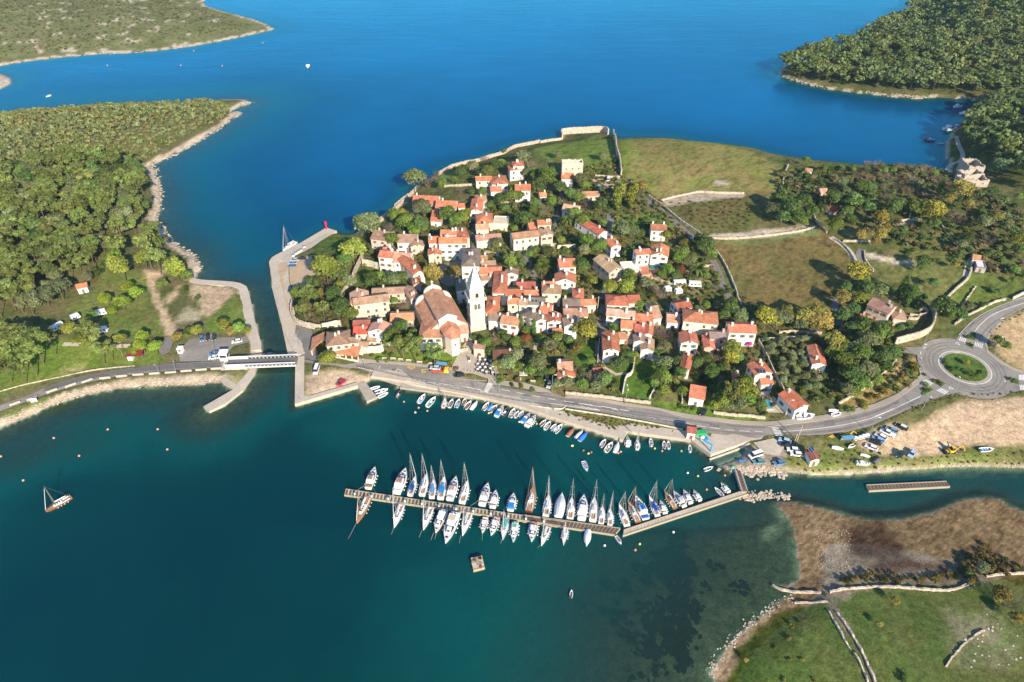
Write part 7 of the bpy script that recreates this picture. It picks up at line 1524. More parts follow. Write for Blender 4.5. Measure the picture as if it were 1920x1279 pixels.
def backhoe(q):
    MB().add(*loft(-1.2, 1.6, .9, .8, .6, 1.5, .9, .2)).build('body', 'paint', q, (.75, .45, .03)); MB().add(*loft(-.6, .7, .75, .7, 1.5, 2.7, .85, .2)).build('cab', 'dark', q); MB().box(-.6, .5, -.7, .7, 2.7, 2.8).build('cab_roof', 'paint', q, (.75, .45, .03))
    m = MB(); m.tube((1.5, 0, 1.2), (3.2, 0, 3.0), .2, .15, 6); m.tube((3.2, 0, 3.0), (4.6, 0, 1.2), .15, .12, 6); m.build('digger_arm', 'paint', q, (.75, .45, .03)); MB().box(4.3, 5.0, -.4, .4, .4, 1.2).build('bucket', 'paint', q, (.4, .25, .05)); MB().box(-2.8, -2.0, -1.1, 1.1, .2, 1.0).build('loader_shovel', 'black', q); MB().box(-2.1, -1.1, -.6, .6, .6, .9).build('loader_arm', 'paint', q, (.75, .45, .03))
    for x, s in ((-1.0, 1.5), (1.2, 1.9)):
        for y in (-.95, .95): obj('wheel', CM['wheel'], q, None, (x, y, .32*s), 0, (s, s, s))
extra('O', 1370, 352, 0, 'backhoe_loader', 'yellow backhoe loader standing on the dirt lot edge', 'digger', backhoe, .1)
# ================================================================== lamps, poles, small harbour things
LAMPM = [(lambda mb: (mb.tube((0, 0, -.3), (0, 0, 8.0), .13, .08, n=7), mb)[-1].mesh('pole', ['metal']))(MB()), (lambda mb: (mb.tube((0, 0, 7.9), (.9, 0, 8.25), .06, .05, n=5), mb)[-1].mesh('arm', ['metal']))(MB()), (lambda mb: (mb.box(.7, 1.5, -.17, .17, 8.18, 8.33), mb)[-1].mesh('lamp_head', ['white']))(MB())]
def lamp(c, x, y, lab, rz=0.0, s=1.0):
    p = ground(*px(c, x, y)); q = thing('street_lamp', lab, 'street lamp', p, rz, 'street lamps')
    for n, m in zip(('pole', 'arm', 'lamp_head'), LAMPM): obj(n, m, q, None, None, 0, (s, s, s))
for i, (c, x, y, w) in enumerate((('X',145,1125,'on the dirt lot verge before the roundabout'),('X',458,965,'at the south-west rim of the roundabout'),('X',868,968,'at the south rim of the roundabout'),('X',852,355,'beside the shrubs of the eastern road'),('X',882,562,'on the orange earth beside the roundabout'),('X',160,478,'in front of the curved ruin wall'),('X',143,618,'at the mouth of the side road'),('X',1120,140,'at the far end of the eastern road'),('O',760,215,'behind the bus shelter'),
    ('N',1445,325,'beside the rust-red workshop'),('C',680,1030,'at the zebra crossing by the park'),('C',1100,1092,'beside the garden drive'),('C',1650,1185,'along the flower bed of the harbour road'),('E',450,790,'at the sloping lawn wall'),('I',1065,790,'on the western shore road wall'),('I',1175,775,'nearest the bridge on the western wall'),('A',375,365,'on the northern quay'),('I',825,685,'on the grass near the maroon canopy'),('J',770,690,'beside the taxi bay'),('K',765,365,'on the harbour wall before the crossing'),('K',945,395,'on the harbour wall after the crossing'),('A',330,1090,'on the bridge forecourt'))):
    lamp(c, x, y, f'grey street lamp {w}', random.choice((0, 1.5, 3.1, -1.5)), 1 if i < 14 else .62)
for c, x, y, lab, s in (('N',1565,572,'tall pale wooden pole beside the kiosk',8), ('C',1437,510,'power pole with cross arms over the town lane',9), ('N',1535,598,'shorter utility pole beside the kiosk',5)):
    p = ground(*px(c, x, y)); q = thing('utility_pole', lab, 'pole', p); MB().tube((0, 0, -.3), (.15, 0, s), .17, .12, n=7).build('post', 'paint', q, (.55, .46, .36)); MB().box(-1.2, 1.2, -.08, .08, s-.8, s-.65).build('cross_arm', 'wood', q)
def beacon(q):
    m = MB(); m.tube((0, 0, -.2), (0, 0, .8), 1.0, .8, 10); m.tube((0, 0, .8), (0, 0, 4.4), .5, .35, 10); m.build('column', 'gloss', q, (.72, .02, .08)); m = MB(); m.tube((0, 0, 4.4), (0, 0, 4.6), .8, .8, 10); m.tube((0, 0, 4.6), (0, 0, 5.7), .62, .62, 10); m.tube((0, 0, 5.7), (0, 0, 6.2), .7, .1, 10); m.build('lantern', 'gloss', q, (.75, .02, .09))
extra('Z', 613, 434, 0, 'harbour_beacon', 'red harbour beacon at the tip of the quay', 'beacon', beacon)
def crane(q):
    MB().tube((0, 0, -.2), (0, 0, 4.6), .28, .22, 8).build('column', 'paint', q, (.05, .38, .65)); MB().box(-.2, 4.2, -.14, .14, 4.4, 4.8).build('jib', 'paint', q, (.05, .38, .65)); MB().tube((4.0, 0, 4.4), (4.0, 0, 2.6), .04, n=4).build('hoist_cable', 'rope', q); MB().tube((0, 0, 2.2), (1.8, 0, 4.4), .09, n=5).build('strut', 'paint', q, (.05, .38, .65))
extra('N', 700, 700, 0, 'boat_crane', 'blue boat-lifting crane on the quay corner', 'crane', crane, 2.4)
for c, x, y, L_, col, lab, nm in (('N',600,505,4.0,(.04,.35,.12),'green skip beside the harbour hut','skip'),('N',1000,600,2.2,(.75,.75,.74),'white bench-like block on the slipway wall','block'),('N',930,835,1.2,(.1,.5,.25),'green box at the head of the gangway','box'),('A',190,440,.8,(.6,.55,.48),'pale bollard stone at the quay corner','block')):
    p = ground(*px(c, x, y)); q = thing(nm, lab, nm, (p[0], p[1], p[2]+.15), .1); MB().add(*loft(-L_/2, L_/2, L_*.22, L_*.22, 0, L_*.3, 1.12, .0)).build('body', 'paint', q, col); MB().box(-L_*.52, L_*.52, -L_*.25, L_*.25, L_*.3, L_*.33).build('rim', 'paint', q, col)
def tarpstack(q):
    for i in range(5): MB().ball((random.uniform(-1.4, 1.4), random.uniform(-.8, .8), .3), random.uniform(.7, 1.1), 8, 5, sz=.6).build('bundle', 'paint', q, (.05, .28, .62) if i < 3 else (.75, .75, .73))
extra('N', 640, 550, 0, 'tarpaulin_heap', 'heap of blue and white tarpaulins on the quay', 'tarpaulin', tarpstack); extra('N', 1015, 770, 0, 'tarpaulin_heap', 'crumpled blue tarpaulin beside the slipway van', 'tarpaulin', lambda q: [MB().ball((i*.6-.6, 0, .2), .6, 8, 5, sz=.5).build('bundle', 'paint', q, (.03, .22, .6)) for i in range(3)])
pl = gpoly("E:1495,755 1535,752 1560,835 1510,838"); q = thing('swimming_pool', 'turquoise swimming pool beside the cream villa', 'pool', (0, 0, 0)); zz = max(p[2] for p in pl)
MB().prism([p[:2] for p in pl], zz-1, zz+.27).build('water', 'pool', q)
for i in range(4):
    a, b = pl[i], pl[(i+1) % 4]; u = (b-a)[:2]/np.hypot(*(b-a)[:2]); n = np.array([-u[1], u[0]])*.25; MB().prism([a[:2]-n-u*.25, b[:2]-n+u*.25, b[:2]+n+u*.25, a[:2]+n-u*.25], zz-.8, zz+.31+.003*i).build('coping', 'plate', q)
def solar(c, x, y, up, w, d, tilt, lab, rz=0.0):
    p = ground(*px(c, x, y), up); q = thing('solar_panel', lab, 'solar panel', (p[0], p[1], p[2]+up), rz); m = MB().box(-w/2, w/2, -d/2, d/2, -.04, .04); o = m.build('frame', 'metal', q); o.rotation_euler = (tilt, 0, 0)
    for i in range(2): o = MB().box(-w/2+.08+i*w/2, (i+1)*w/2-w/2-.08, -d/2+.08, d/2-.08, .04, .06).build('cell_field', 'solar', q); o.rotation_euler = (tilt, 0, 0)
solar('E', 1480, 545, 7.6, 2.4, 1.6, .38, 'dark solar panel on the cream villa roof'); solar('O', 325, 330, 4.6, 2.6, 2.2, .6, 'tilted solar panel standing on the kiosk roof', .9)
# caravans, tents, awnings
def caravan(c, a, b, lab, h=2.4, w=2.3, col=(.78, .78, .76), name='caravan'):
    p, q = ground(*px(c, *a)), ground(*px(c, *b)); d = (q-p)[:2]; L = np.hypot(*d); root = thing(name, lab, 'caravan', (p[0], p[1], p[2]+.1), math.atan2(d[1], d[0]))
    MB().add(*loft(0, L, w/2, w/2, .45, h, .94, .12)).build('body', 'gloss', root, col); MB().box(.2, L-.4, -w*.42, w*.42, h, h+.06).build('roof', 'paint', root, (.8, .8, .8))
    for i in range(3): MB().box(L*(.15+.28*i), L*(.15+.28*i)+L*.16, -w/2-.02, -w/2+.05, 1.25, 1.85).build('window', 'dark', root)
    for y in (-w/2+.15, w/2-.15): obj('wheel', CM['wheel'], root, None, (L*.5, y, .32))
for q in (('D',(920,545),(1020,550),'long white motorhome in the lane garden'),('D',(805,540),(905,535),'white caravan with brown awning in the lane garden'),('D',(740,590),(790,580),'small white trailer left of the bare tree'),('D',(820,605),(872,595),'second white trailer beside the green fence'),('H',(632,900),(718,880),'blue-white caravan under the pines'),('H',(640,1010),(725,1000),'white awning caravan behind the roadside pines'),('H',(350,1005),(430,960),'silver caravan half hidden in shade'),('H',(480,930),(540,905),'grey trailer tent in the wood edge shade')): caravan(*q)
def canopy(q):
    m = MB(); slab(m, (-3.4, -2, 2.5), (3.4, -2, 2.5), (2.8, 1.8, 3.4), (-2.8, 1.8, 3.4)); m.build('canopy', 'paint', q, (.20, .03, .035))
    for x in (-3, 3):
        for y in (-1.8, 1.6): MB().tube((x, y, -.2), (x, y, 2.7), .07, n=5).build('post', 'metal', q)
    MB().box(-3.2, -1.2, -1.6, .6, -.2, 2.1).build('counter', 'white', q)
extra('I', 915, 680, 0, 'snack_stand', 'snack stand under a maroon canopy beside the western road', 'stand', canopy, .12)
extra('I', 1208, 640, 0, 'ticket_booth', 'small white booth at the bridge car park', 'booth', lambda q: (MB().box(-1, 1, -1, 1, -.2, 2.3).build('wall', 'white', q), MB().box(-1.2, 1.2, -1.2, 1.2, 2.3, 2.45).build('roof', 'white', q), MB().box(-.6, .6, -1.03, -.98, 1, 1.8).build('window', 'dark', q)))
extra('I', 232, 975, 0, 'information_board', 'white shelter board on the western shore verge', 'board', lambda q: (MB().box(-1.1, 1.1, -.1, .1, .3, 2.0).build('panel', 'white', q), MB().tube((-.9, 0, -.2), (-.9, 0, 2), .06).build('post', 'metal', q), MB().tube((.9, 0, -.2), (.9, 0, 2), .06).build('post', 'metal', q)), .4)
extra('D', 668, 440, 0, 'green_awning', 'dark green awning on the terracotta terrace', 'awning', lambda q: (slab(m := MB(), (-2.6, -1.6, 2.4), (2.6, -1.6, 2.4), (2.6, 1.6, 3.2), (-2.6, 1.6, 3.2)), m.build('canopy', 'paint', q, (.02, .16, .11)), MB().tube((-2.4, -1.4, -.2), (-2.4, -1.4, 2.5), .06).build('post', 'metal', q), MB().tube((2.4, -1.4, -.2), (2.4, -1.4, 2.5), .06).build('post', 'metal', q)))
def shelter(q):
    MB().box(-2.2, 2.2, -.9, .9, 2.3, 2.42).build('roof', 'paint', q, (.12, .35, .55)); MB().box(-2.1, 2.1, .75, .85, .2, 2.3).build('back_panel', 'metal', q)
    for x in (-2, 2): MB().tube((x, -.7, -.2), (x, -.7, 2.3), .06).build('post', 'metal', q)
    MB().box(-1.7, 1.7, .2, .6, .4, .5).build('bench', 'wood', q)
extra('O', 590, 275, 0, 'bus_shelter', 'blue-roofed bus shelter beside the harbour road', 'shelter', shelter, .15); extra('J', 1535, 690, 0, 'bus_shelter', 'dark green bus shelter beside the church lawn', 'shelter', shelter, -.2)
for i, (x, y) in enumerate(((650, 258), (685, 252), (712, 242), (738, 235))):
    extra('O', x, y, 0, 'recycling_bin', f'{("leftmost", "second", "third", "rightmost")[i]} of four domed white recycling bins by the road', 'bin', lambda q: (MB().ball((0, 0, .75), .95, 10, 6, sz=.95).build('dome', 'white', q), MB().box(-.3, .3, -.97, -.8, .9, 1.15).build('slot', 'black', q)), 0, 'domed recycling bins')
for i, (x, y) in enumerate(((640, 1040), (715, 985), (770, 950), (820, 915), (905, 830))):
    extra('Z', 500+x/12.79, 400+y/12.79, 0, 'rubbish_bin', f'{ORDW[i]} grey skip container from the left on the northern quay', 'bin', lambda q: (MB().box(-.7, .7, -.5, .5, 0, 1.1).build('body', 'paint', q, (.7, .67, .62)), MB().box(-.75, .75, -.55, .55, 1.1, 1.2).build('lid', 'paint', q, (.2, .24, .3))), .5, 'bins on the northern quay')
# plaza: café tables with parasols, monument, benches
tb = [(560,870),(600,870),(640,880),(545,900),(580,905),(615,900),(545,940),(580,950),(610,960),(640,935),(655,965),(600,925),(560,925)]
for i, (x, y) in enumerate(tb):
    extra('C', x, y, 0, 'cafe_table', 'round café table with dark chairs on the paved square', 'table', lambda q: (MB().tube((0, 0, .2), (0, 0, .9), .06).build('leg', 'metal', q), MB().tube((0, 0, .9), (0, 0, .96), .62, n=10).build('table_top', 'white', q), [MB().box(math.cos(t)*.95-.18, math.cos(t)*.95+.18, math.sin(t)*.95-.18, math.sin(t)*.95+.18, .2, .95).build('chair', 'black', q) for t in (0, 1.57, 3.14, 4.71)]), random.uniform(0, 1), 'café tables on the square')
extra('C', 560, 850, 0, 'drinks_cooler', 'red and white drinks cooler beside the café', 'cooler', lambda q: (MB().box(-.5, .5, -.4, .4, 0, 2.0).build('body', 'paint', q, (.7, .05, .08)), MB().box(-.42, .42, -.43, -.38, .3, 1.7).build('door', 'white', q)))
extra('C', 885, 965, 0, 'monument', 'pale stone monument column in the roadside park', 'monument', lambda q: (MB().box(-1.6, 1.6, -1.2, 1.2, 0, .5).build('plinth', 'stone', q, (.55, .5, .43)), MB().tube((0, 0, .5), (0, 0, 4.2), .35, .28, 8).build('column', 'stone', q, (.6, .55, .47)), MB().ball((0, 0, 4.5), .4).build('finial', 'stone', q, (.6, .55, .47))))
extra('C', 480, 870, 0, 'statue', 'dark bronze statue on the paved square', 'statue', lambda q: (MB().box(-.5, .5, -.5, .5, 0, .9).build('plinth', 'stone', q, (.6, .54, .46)), MB().tube((0, 0, .9), (0, 0, 2.2), .32, .22, 8).build('figure', 'paint', q, (.05, .045, .04)), MB().ball((0, 0, 2.4), .2).build('head', 'paint', q, (.05, .045, .04))))
for i, (c, x, y) in enumerate((('J',965,612),('J',1050,612),('J',1128,620),('J',1205,630),('J',1315,648),('J',1420,662),('K',1000,278),('K',1088,292),('K',1195,310))):
    extra(c, x, y, 0, 'park_bench', f'{ORDW[i % 6]} pale bench from the left beside the {"church lawn" if i < 6 else "park path"}', 'bench', lambda q: (MB().box(-1.1, 1.1, -.25, .25, .55, .65).build('seat', 'plate', q), MB().box(-1.1, 1.1, .2, .3, .65, 1.15).build('backrest', 'plate', q), [MB().box(s*.9-.1, s*.9+.1, -.2, .2, 0, .55).build('leg', 'plate', q) for s in (-1, 1)]), -.1, 'pale benches')
# people: one skinned body each
def person(c, x, y, lab, top, legs, rz, stride=.28, arm=.2):
    p = ground(*px(c, x, y)); q = thing('person', lab, 'person', (p[0], p[1], p[2]+.2), rz)
    V = [(0, 0, .92, .13), (0, 0, 1.12, .12), (0, 0, 1.36, .15), (0, 0, 1.50, .06), (0, .02, 1.58, .085), (0, .02, 1.70, .085),
         (-.19, 0, 1.40, .065), (-.24, -arm, 1.14, .048), (-.22, -arm*.4, .90, .036), (.19, 0, 1.40, .065), (.24, arm, 1.14, .048), (.22, arm*1.6, .92, .036),
         (-.10, 0, .86, .09), (-.11, stride*.6, .48, .065), (-.11, stride*.5, .08, .045), (-.11, stride*.5+.16, .05, .04), (.10, 0, .86, .09), (.11, -stride*.3, .48, .065), (.11, -stride, .10, .045), (.11, -stride+.16, .05, .04)]
    E_ = [(0, 1), (1, 2), (2, 3), (3, 4), (4, 5), (2, 6), (6, 7), (7, 8), (2, 9), (9, 10), (10, 11), (0, 12), (12, 13), (13, 14), (14, 15), (0, 16), (16, 17), (17, 18), (18, 19)]
    me = bpy.data.meshes.new('body'); me.from_pydata([v[:3] for v in V], E_, []); o = obj('body', me, q)
    sk = o.modifiers.new('Skin', 'SKIN'); o.modifiers.new('Subdivision', 'SUBSURF').levels = 1
    for i, v in enumerate(V): me.skin_vertices[0].data[i].radius = (v[3], v[3])
    me.skin_vertices[0].data[0].use_root = True
    m, n, out = mat('clothes'); b = NB(n); tc = b.node('TexCoord').outputs['Object']; sep = b.node('SeparateXYZ'); b.link(tc, sep.inputs[0])
    r = b.node('ValToRGB'); r.color_ramp.interpolation = 'CONSTANT'; b.link(b.rng(sep.outputs['Z'], 0, 1.8, 0, 1), r.inputs[0]); e = r.color_ramp.elements
    e[0].color = (.03, .03, .03, 1); e[1].position = .07; e[1].color = (*legs, 1)
    for pz, cz in ((.52, top), (.83, (.45, .26, .18)), (.92, (.05, .035, .025))): k = e.new(pz); k.color = (*cz, 1)
    d = b.node('BsdfDiffuse'); b.link(r.outputs[0], d.inputs[0]); b.link(d.outputs[0], out.inputs[0]); me.materials.append(m)
    hr = MB().ball((0, .0, 1.73), .105, 8, 5, sz=.8); hr.build('hair', 'black', q)
person('Z', 1037.3, 771.0, 'person in brown top and grey trousers walking on the quay', (.10, .05, .035), (.22, .22, .23), 2.6)
person('Z', 562.3, 752.0, 'person in blue top and dark trousers at the mole end', (.10, .25, .50), (.04, .05, .09), .6, .12, .25)
for i, (x, y) in enumerate(((200, 470), (285, 488), (352, 500), (470, 525), (548, 540), (610, 560), (680, 565))):
    extra('Z', 830+x/11.2, 650+y/11.2, 0, 'bollard', f'{ORDW[i]} small bollard from the left along the café square edge', 'bollard', lambda q: (MB().tube((0, 0, 0), (0, 0, .95), .14, .11, 8).build('post', 'stone', q, (.5, .45, .38)), MB().ball((0, 0, 1.0), .17).build('cap', 'stone', q, (.55, .5, .42))), 0, 'bollards on the café square')
extra('Z', 575, 746, 0, 'net_heap', 'pale green heap of nets at the mole end', 'nets', lambda q: [MB().ball((i*.5-.6, (i % 2)*.5, .35), .6, 8, 5, sz=.7).build('bundle', 'paint', q, (.42, .48, .34)) for i in range(4)])
# ================================================================== walls, railings
for s, lab, w, h in (("A:1065,45 985,110 940,135 B:150,520 135,535 60,590 0,640", 'pale sea wall at the northern tip of town', 1.2, 2.5), ("B:330,395 420,345 540,310 640,290 720,262 820,235 900,190 1000,170 1090,152", 'long pale sea wall climbing behind the villas', 1.2, 2.6), ("B:1090,155 1180,140 1255,130", 'sea wall stretch before the bastion', 1.0, 2.0),
    ("B:1258,128 1262,90 1420,78 1560,72 1600,95", 'tall pale bastion wall at the northern point', 1.6, 5.0), ("B:1640,90 1660,200 1685,300 1697,400", 'old town wall beside the hay field', 1.3, 4.5), ("B:1505,402 1600,412 1690,415", 'low pale wall above the northern car park', .8, 1.4), ("B:370,485 480,478 606,470", 'garden wall beside the long villa garden', .7, 1.5),
    ("A:730,570 760,500 795,430 805,410", 'tall garden wall climbing beside the quay trees', 1.0, 3.5), ("A:640,720 665,670 720,610", 'short garden wall among the quay trees', .8, 2.5), ("A:800,470 860,480 925,500", 'pale retaining wall under the white house', .8, 4.0), ("A:275,770 268,850 300,900 380,935 490,955", 'curved stone retaining wall above the quay road', 1.0, 3.2), ("A:500,950 600,930 640,930", 'white stone wall behind the town hall', .9, 3.5), ("A:762,1130 860,1128 960,1120", 'long white wall with blue signs beside the road', .8, 4.0),
    ("C:270,800 380,805 470,790", 'low stone wall under the apse', .7, 1.6), ("E:0,715 120,728 400,760 640,790", 'pale roadside garden wall of the harbour road', .9, 1.5), ("E:1110,862 1250,880 1400,890 1500,905", 'pale wall under the big roadside pine', .9, 1.4), ("C:1740,830 1800,850 1890,870", 'short pale wall above the lawn', .7, 1.5), ("E:520,450 500,560 455,600 430,715", 'white wall stepping down the left side of the lawn', .8, 1.8), ("E:680,650 655,710 630,755", 'white wall on the right side of the lawn', .8, 1.6), ("E:870,690 875,790", 'stone wall left of the roadside bungalow', .8, 1.6), ("C:1455,720 1445,800 1440,890", 'lane wall beside the sloping orchard', .7, 1.8), ("E:650,445 730,470 690,490", 'wall below the brown-roofed cottages', .7, 2.0),
    ("E:1445,330 1500,430 1560,560 1640,720 1655,870", 'long wall between villa drive and olive grove', .8, 2.0), ("E:1445,325 1650,310 1840,310", 'upper wall of the olive grove', .8, 2.0), ("F:525,1035 640,970 740,900 880,790 960,710", 'pale stone wall slanting along the wooded bank', 1.0, 1.2), ("F:945,585 1040,560 1140,530 1215,480 1235,420 1240,370 1215,300", 'curved ruined monastery wall above the roundabout', 1.1, 4.0), ("F:1050,395 1110,400 1130,380 1060,370", 'ruined inner apse wall of the monastery', .7, 1.6), ("F:1130,370 1180,365 1195,345 1170,325 1130,330", 'small rounded ruin wall inside the monastery', .7, 1.6), ("F:1310,270 1400,180 1500,90 1520,20", 'dry stone wall climbing from the roundabout', 1.2, 1.4), ("F:1450,300 1500,230 1555,155", 'second dry stone wall in the eastern meadow', 1.0, 1.2), ("F:1395,440 1480,380 1620,310 1700,270 1780,250", 'dry stone wall beside the eastern road', 1.0, 1.2), ("F:1830,248 1918,205 2000,170", 'white wall at the far end of the eastern road', .8, 1.6),
    ("S:300,555 420,640 540,740 700,850 800,960 880,1080 960,1270 D:1290,640 1320,700", 'long dry stone wall between lane and brown field', 1.1, 1.5), ("S:385,595 460,570 600,540 680,525 800,530 1020,535", 'stone terrace wall edging the hay field', 1.4, 1.2), ("S:1350,325 1320,400 1310,470 1285,530", 'dry stone wall east of the hay field', 1.1, 1.4), ("S:740,870 950,872 1200,850 1420,820 1545,790", 'stone terrace wall above the brown field', 1.3, 1.1), ("S:1540,690 1560,740 1640,830", 'dry stone wall at the field corner', 1.0, 1.3), ("R:500,920 560,960 620,1030 660,1110", 'wall on the left of the sunken track', 1.0, 1.2), ("R:720,1010 730,1080 790,1160", 'wall on the right of the sunken track', 1.0, 1.2), ("R:560,935 690,935 780,935", 'short pale wall above the sunken track', .8, 1.2), ("R:830,830 900,795 1130,775", 'pale wall between yellow trees', .9, 1.6), ("R:1420,1279 1500,1200 1520,1080", 'dry stone wall beside the grey sheds', 1.0, 1.3), ("R:1290,800 1350,890 1420,980", 'hedge-side stone wall on the eastern slope', .9, 1.1),
    ("P:410,440 470,470 560,485 700,487", 'pale dry stone wall at the edge of the mudflat', 1.3, 1.2), ("P:750,485 850,465 1030,452 1180,455 1350,470 1480,470 1610,430", 'long pale dry stone wall above the meadow', 1.3, 1.2), ("P:1690,390 1800,375 1918,372 2050,365", 'dry stone wall at the right meadow edge', 1.2, 1.2), ("P:540,548 640,545 740,540", 'low stone wall closing the lower meadow', 1.0, .9), ("P:790,600 850,680 900,760 950,850 1000,960 1040,1060", 'dry stone wall running down between two meadows', 1.3, 1.1), ("P:750,600 800,690 860,800 930,900 990,1040", 'second wall of the sunken meadow lane', 1.0, .9), ("P:1450,930 1500,860 1590,770 1680,710", 'broken stone row across the rocky meadow', 1.0, .6),
    ("K:0,245 400,338 800,425 1340,505 E:0,812", 'pale parapet wall between road and quay', .55, .55), ("E:0,830 300,875 600,928 880,985", 'pale parapet along the weedy harbour bank', .6, .6), ("I:0,905 200,850 420,805 640,758 900,735", 'low pale kerb wall on the inland side of the west road', .5, .5), ("B:720,605 780,600 860,603", 'terrace wall below the hipped houses', .7, 1.2), ("B:870,990 960,985 1090,930 1210,925", 'pale wall along the villa terrace path', .8, 1.8), ("B:1220,945 1360,935", 'white garden wall right of the villa', .7, 2.0), ("D:660,490 760,530 870,560", 'pale garden wall below the terrace house', .7, 1.6), ("D:940,410 1110,400", 'wall above the motorhome garden', .7, 1.4), ("B:1530,855 1590,865", 'short wall below the rusty-roofed house', .7, 1.6), ("A:645,720 660,770", 'low wall among pines beside the palace', .7, 1.5), ("F:0,560 160,540 320,545", 'pale wall above the olive grove', .8, 1.6), ("F:80,500 200,495 400,505", 'wall under the golden trees', .8, 1.4)):
    white = 'white' in lab or 'pale parapet' in lab; _m = 'meadow' in lab or 'mudflat' in lab; stone_wall(s, lab, w*(.5 if _m else .62), h*(.6 if _m else .9), .03 if 'parapet' in lab or 'kerb' in lab else .24 if _m else .15, (.60, .53, .43) if white else (.48, .40, .305))
for i in range(13):                # broad white parapet blocks of the western shore road
    t = i/12; a = np.array(px('I', 60, 1005)); pts = [(100, 990), (215, 955), (345, 905), (470, 868), (580, 838), (700, 815), (810, 802), (920, 792), (1030, 785), (1135, 778), (1240, 768), (1340, 760), (1440, 752)]
    x, y = pts[i]; x2, y2 = (x+78, y-(22 if i < 5 else 8)); stone_wall(f"I:{x-35},{y+(10 if i<5 else 4)} {x2-40},{y2+6}", f'{ORDW[i]} white parapet block from the left on the west road', .55, .8, .02, (.48, .425, .34), 'parapet_block', 'wall', 'wall', 'parapet blocks of the west road')
def railing(s, lab, h=1.0):
    c = resample(gpoly(s), 2.0); q = thing('railing', lab, 'railing', (0, 0, 0)); zs = [max(hz(*p), 1)+.2 for p in c]; m = MB()
    for k in (.5, 1.0):
        for (a, za), (b, zb) in zip(zip(c, zs), zip(c[1:], zs[1:])): m.tube((*a, za+h*k), (*b, zb+h*k), .045, n=4, cap=False)
    m.build('rails', 'paint', q, (.12, .12, .12)); m = MB()
    for a, z in zip(c, zs): m.tube((*a, z-.2), (*a, z+h), .05, n=4)
    m.build('posts', 'paint', q, (.12, .12, .12))
railing("J:690,690 900,735 1200,800 1500,862 1918,940", 'dark handrail along the harbour road by the taxi bay'); railing("K:400,325 800,412 1340,490", 'dark handrail above the small boat quay'); railing("E:0,800 300,845 600,900 880,955", 'dark handrail above the weedy bank')
# ================================================================== rocks, seagrass, stones
def rocks(pts, rad, name, label, m='rock', seed=1, flat=.65):
    r = random.Random(seed); mb = MB()
    for x, y, z in pts:
        R = r.uniform(*rad); t0 = r.uniform(0, 6); vs = []
        for k, (zz, q) in enumerate(((-.5, .8), (.1, 1.0), (.7, .6))):
            for i in range(6): t = t0+i*1.047; f = R*q*r.uniform(.75, 1.2); vs.append((x+math.cos(t)*f, y+math.sin(t)*f, z+zz*R*flat))
        mb.add(vs, [(6*k+i, 6*k+(i+1) % 6, 6*k+6+(i+1) % 6, 6*k+6+i) for k in (0, 1) for i in range(6)]+[(12, 13, 14, 15, 16, 17)])
    return tag(mb.build(name, m), label, 'rocks', None, 'stuff')
def along(s, n, spread, rr, z=None):
    c = resample([unp(*p) for p in P2(s)], 1.0); return [(q[0]+rr.gauss(0, spread), q[1]+rr.gauss(0, spread), 0) for q in (c[rr.randrange(len(c))] for _ in range(n))]
rocks([(x, y, max(hz(x, y), -.1)) for x, y, _ in along("N:1050,890 1150,880 1280,885 1420,890", 110, .9, rr)], (.35, .8), 'riprap', 'pale boulders along the shore beside the gangway', seed=2)
rocks([(x, y, max(hz(x, y), -.05)) for x, y, _ in along("N:1030,1130 1150,1120 1300,1110 1460,1130", 130, .9, rr)], (.3, .7), 'breakwater_rocks', 'pale rock breakwater at the pontoon corner', seed=3)
rocks([(x, y, hz(x, y)) for x, y, _ in along("I:0,1110 200,1045 340,985 560,915 800,865 1250,845 1460,825", 450, .9, rr)], (.2, .5), 'shore_rocks', 'pale boulders along the western shore road', seed=4)
rocks([(x, y, max(hz(x, y), 0)) for x, y, _ in along("Z:377,506 366,481 338,464 318,450 304,424 293,413 298,396 301,368 298,346 290,318 280,312 310,298 352,276 408,242 450,212 425,210 470,193", 420, 1.0, rr)], (.3, .9), 'coastal_rocks', 'pinkish limestone rocks along the channel headland', seed=5, flat=.45)
rocks([(x, y, max(hz(x, y), 0)) for x, y, _ in along("Z:1490,151 1540,164 1615,174 1680,181 1720,184 1752,181", 150, 1.2, rr)], (.5, 1.1), 'bay_rocks', 'orange-white rocks under the eastern pines', seed=6, flat=.4)
rocks([(x, y, max(hz(x, y), 0)) for x, y, _ in along("Z:0,122 113,107 281,96 366,85 450,69 512,55", 300, 1.2, rr)], (.4, 1.0), 'far_rocks', 'pale rocks along the far headland shore', seed=7, flat=.4)
rocks([(p[0], p[1], p[2]) for p in scatter("O:0,980 200,850 560,800 640,880 600,1230 220,1270 200,900", 380, .9, rr, keep=None)], (.08, .2), 'mudflat_stones', 'pale stones scattered over the mudflat', seed=8)
rocks([(p[0], p[1], p[2]) for p in scatter("P:1450,640 1700,600 1918,640 1918,900 1620,980 1500,850", 34, .7, rr)], (.1, .45), 'meadow_stones', 'white stones scattered in the meadow grass', seed=9)
rocks([(x, y, hz(x, y)) for x, y, _ in along("P:40,960 130,800 300,655 450,550 530,520", 170, .7, rr)], (.12, .36), 'bank_stones', 'stony bank along the meadow shore', seed=10)
rocks([(x, y, hz(x, y)) for x, y, _ in along("O:0,500 250,505 500,515 1000,485 1500,450 1918,465", 200, .6, rr)], (.15, .4), 'creek_stones', 'pale stones along the creek bank', seed=11)
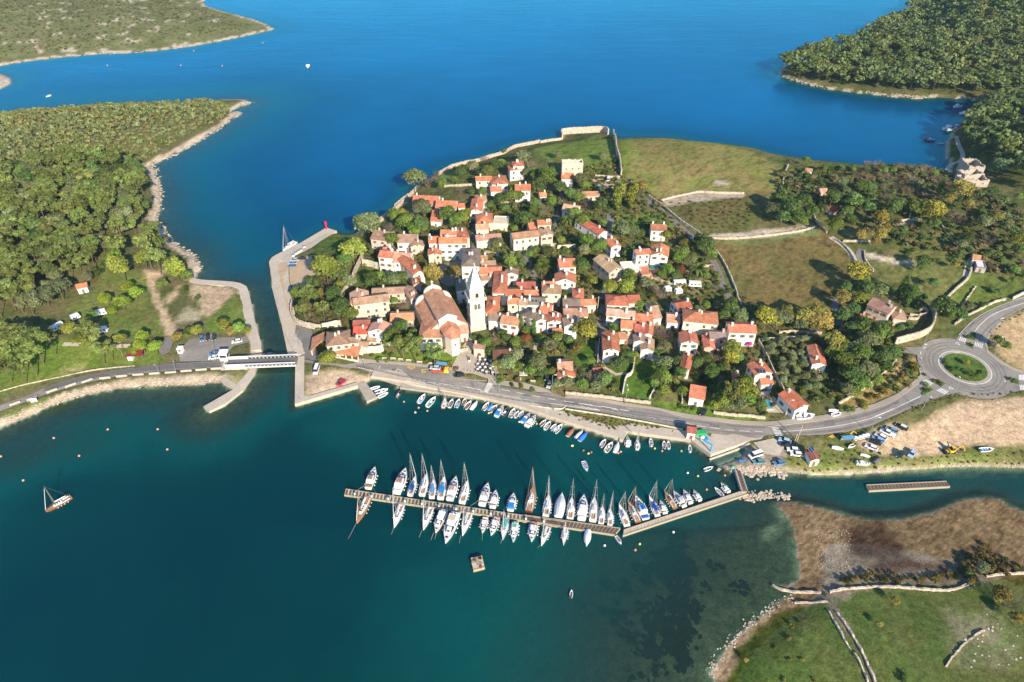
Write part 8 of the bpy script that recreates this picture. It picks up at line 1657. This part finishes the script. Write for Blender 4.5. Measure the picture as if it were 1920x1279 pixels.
def seagrass(lst, label):
    mb = MB(); r = random.Random(5)
    for c, x, y, R in lst:
        p0 = unp(*px(c, x, y)); s0 = R/CR[c][2]/ppm(p0); k = max(3, int(s0*4.5))
        for _ in range(k):
            t0 = r.uniform(0, 6.283); q = s0*math.sqrt(r.random())*.95; p = (p0[0]+math.cos(t0)*q, p0[1]+math.sin(t0)*q*1.15); s = r.uniform(.16, .42)*max(s0, 1.4); n = 18; ph = [r.uniform(0, 6) for _ in range(4)]
            pts = [(p[0]+s*math.cos(t)*(1+.2*math.sin(2*t+ph[0])+.2*math.sin(3*t+ph[1])+.15*math.sin(5*t+ph[2])+.1*math.sin(9*t+ph[3])), p[1]+s*math.sin(t)*(1+.2*math.sin(2*t+ph[1])+.2*math.sin(4*t+ph[2])+.12*math.sin(7*t+ph[3]))) for t in [6.2832*i/n for i in range(n)]]
            z = max(hz(*p), -1.1)+.06+.12*r.random()
            mb.add([(a, b, z-.1) for a, b in pts]+[(p[0], p[1], z)], [(i, (i+1) % n, n) for i in range(n)])
    return tag(mb.build('seagrass', simple('seagrass', (.012, .020, .014), .9, .4, .3, 1.5, coordtype='World')), label, 'seagrass', None, 'stuff')
seagrass([('U',1520,90,32),('U',1525,140,40),('U',1510,200,58),('U',1480,240,70),('U',1540,235,60),('U',1430,255,45),('U',1350,265,42),('U',1520,290,55),('U',1390,312,28),('U',1290,330,36),('U',1205,335,36),('U',1095,398,30),('U',1215,455,38),('U',1230,490,26),('U',1250,415,16),('U',1285,455,18),('U',1305,497,18),('U',1265,515,12),('U',1640,335,34),('U',1685,235,34),('U',1805,335,44),('U',1500,365,55),('U',1570,400,60),('U',1360,430,34),('U',1400,420,30),('U',1480,450,65),('U',1560,460,55),('U',1420,490,60),('U',1500,520,75),('U',1580,570,45),('U',1290,560,40),('U',1440,580,80),('U',1370,600,55),('U',1500,630,70),('U',1440,690,45),('U',1550,690,40),('U',1330,610,30),('U',1380,730,40),('U',1300,735,28),('U',1335,540,25),('U',1610,420,25),('U',1440,385,25),('U',120,655,28),('U',70,570,18),('U',550,640,26),('U',595,598,10),('U',880,705,14),('U',630,350,10),('K',1330,712,65),('K',1400,720,60),('T',520,160,24),('T',430,215,24),('T',100,310,20),('T',395,120,12)], 'dark seagrass patches on the harbour bottom')
# ================================================================== haze: even sea air over the whole bay
hm_, hn_, ho_ = mat('sea air'); hv = hn_.nodes.new('ShaderNodeVolumePrincipled'); hv.inputs['Color'].default_value = (.55, .82, 1, 1); hv.inputs['Density'].default_value = .00006; hv.inputs['Anisotropy'].default_value = .2
hn_.links.new(hv.outputs[0], ho_.inputs['Volume'])
tag(MB().box(-3100, 3100, -60, 2700, -40, 185).build('haze', hm_), 'thin sea haze over the bay', 'haze', None, 'stuff')
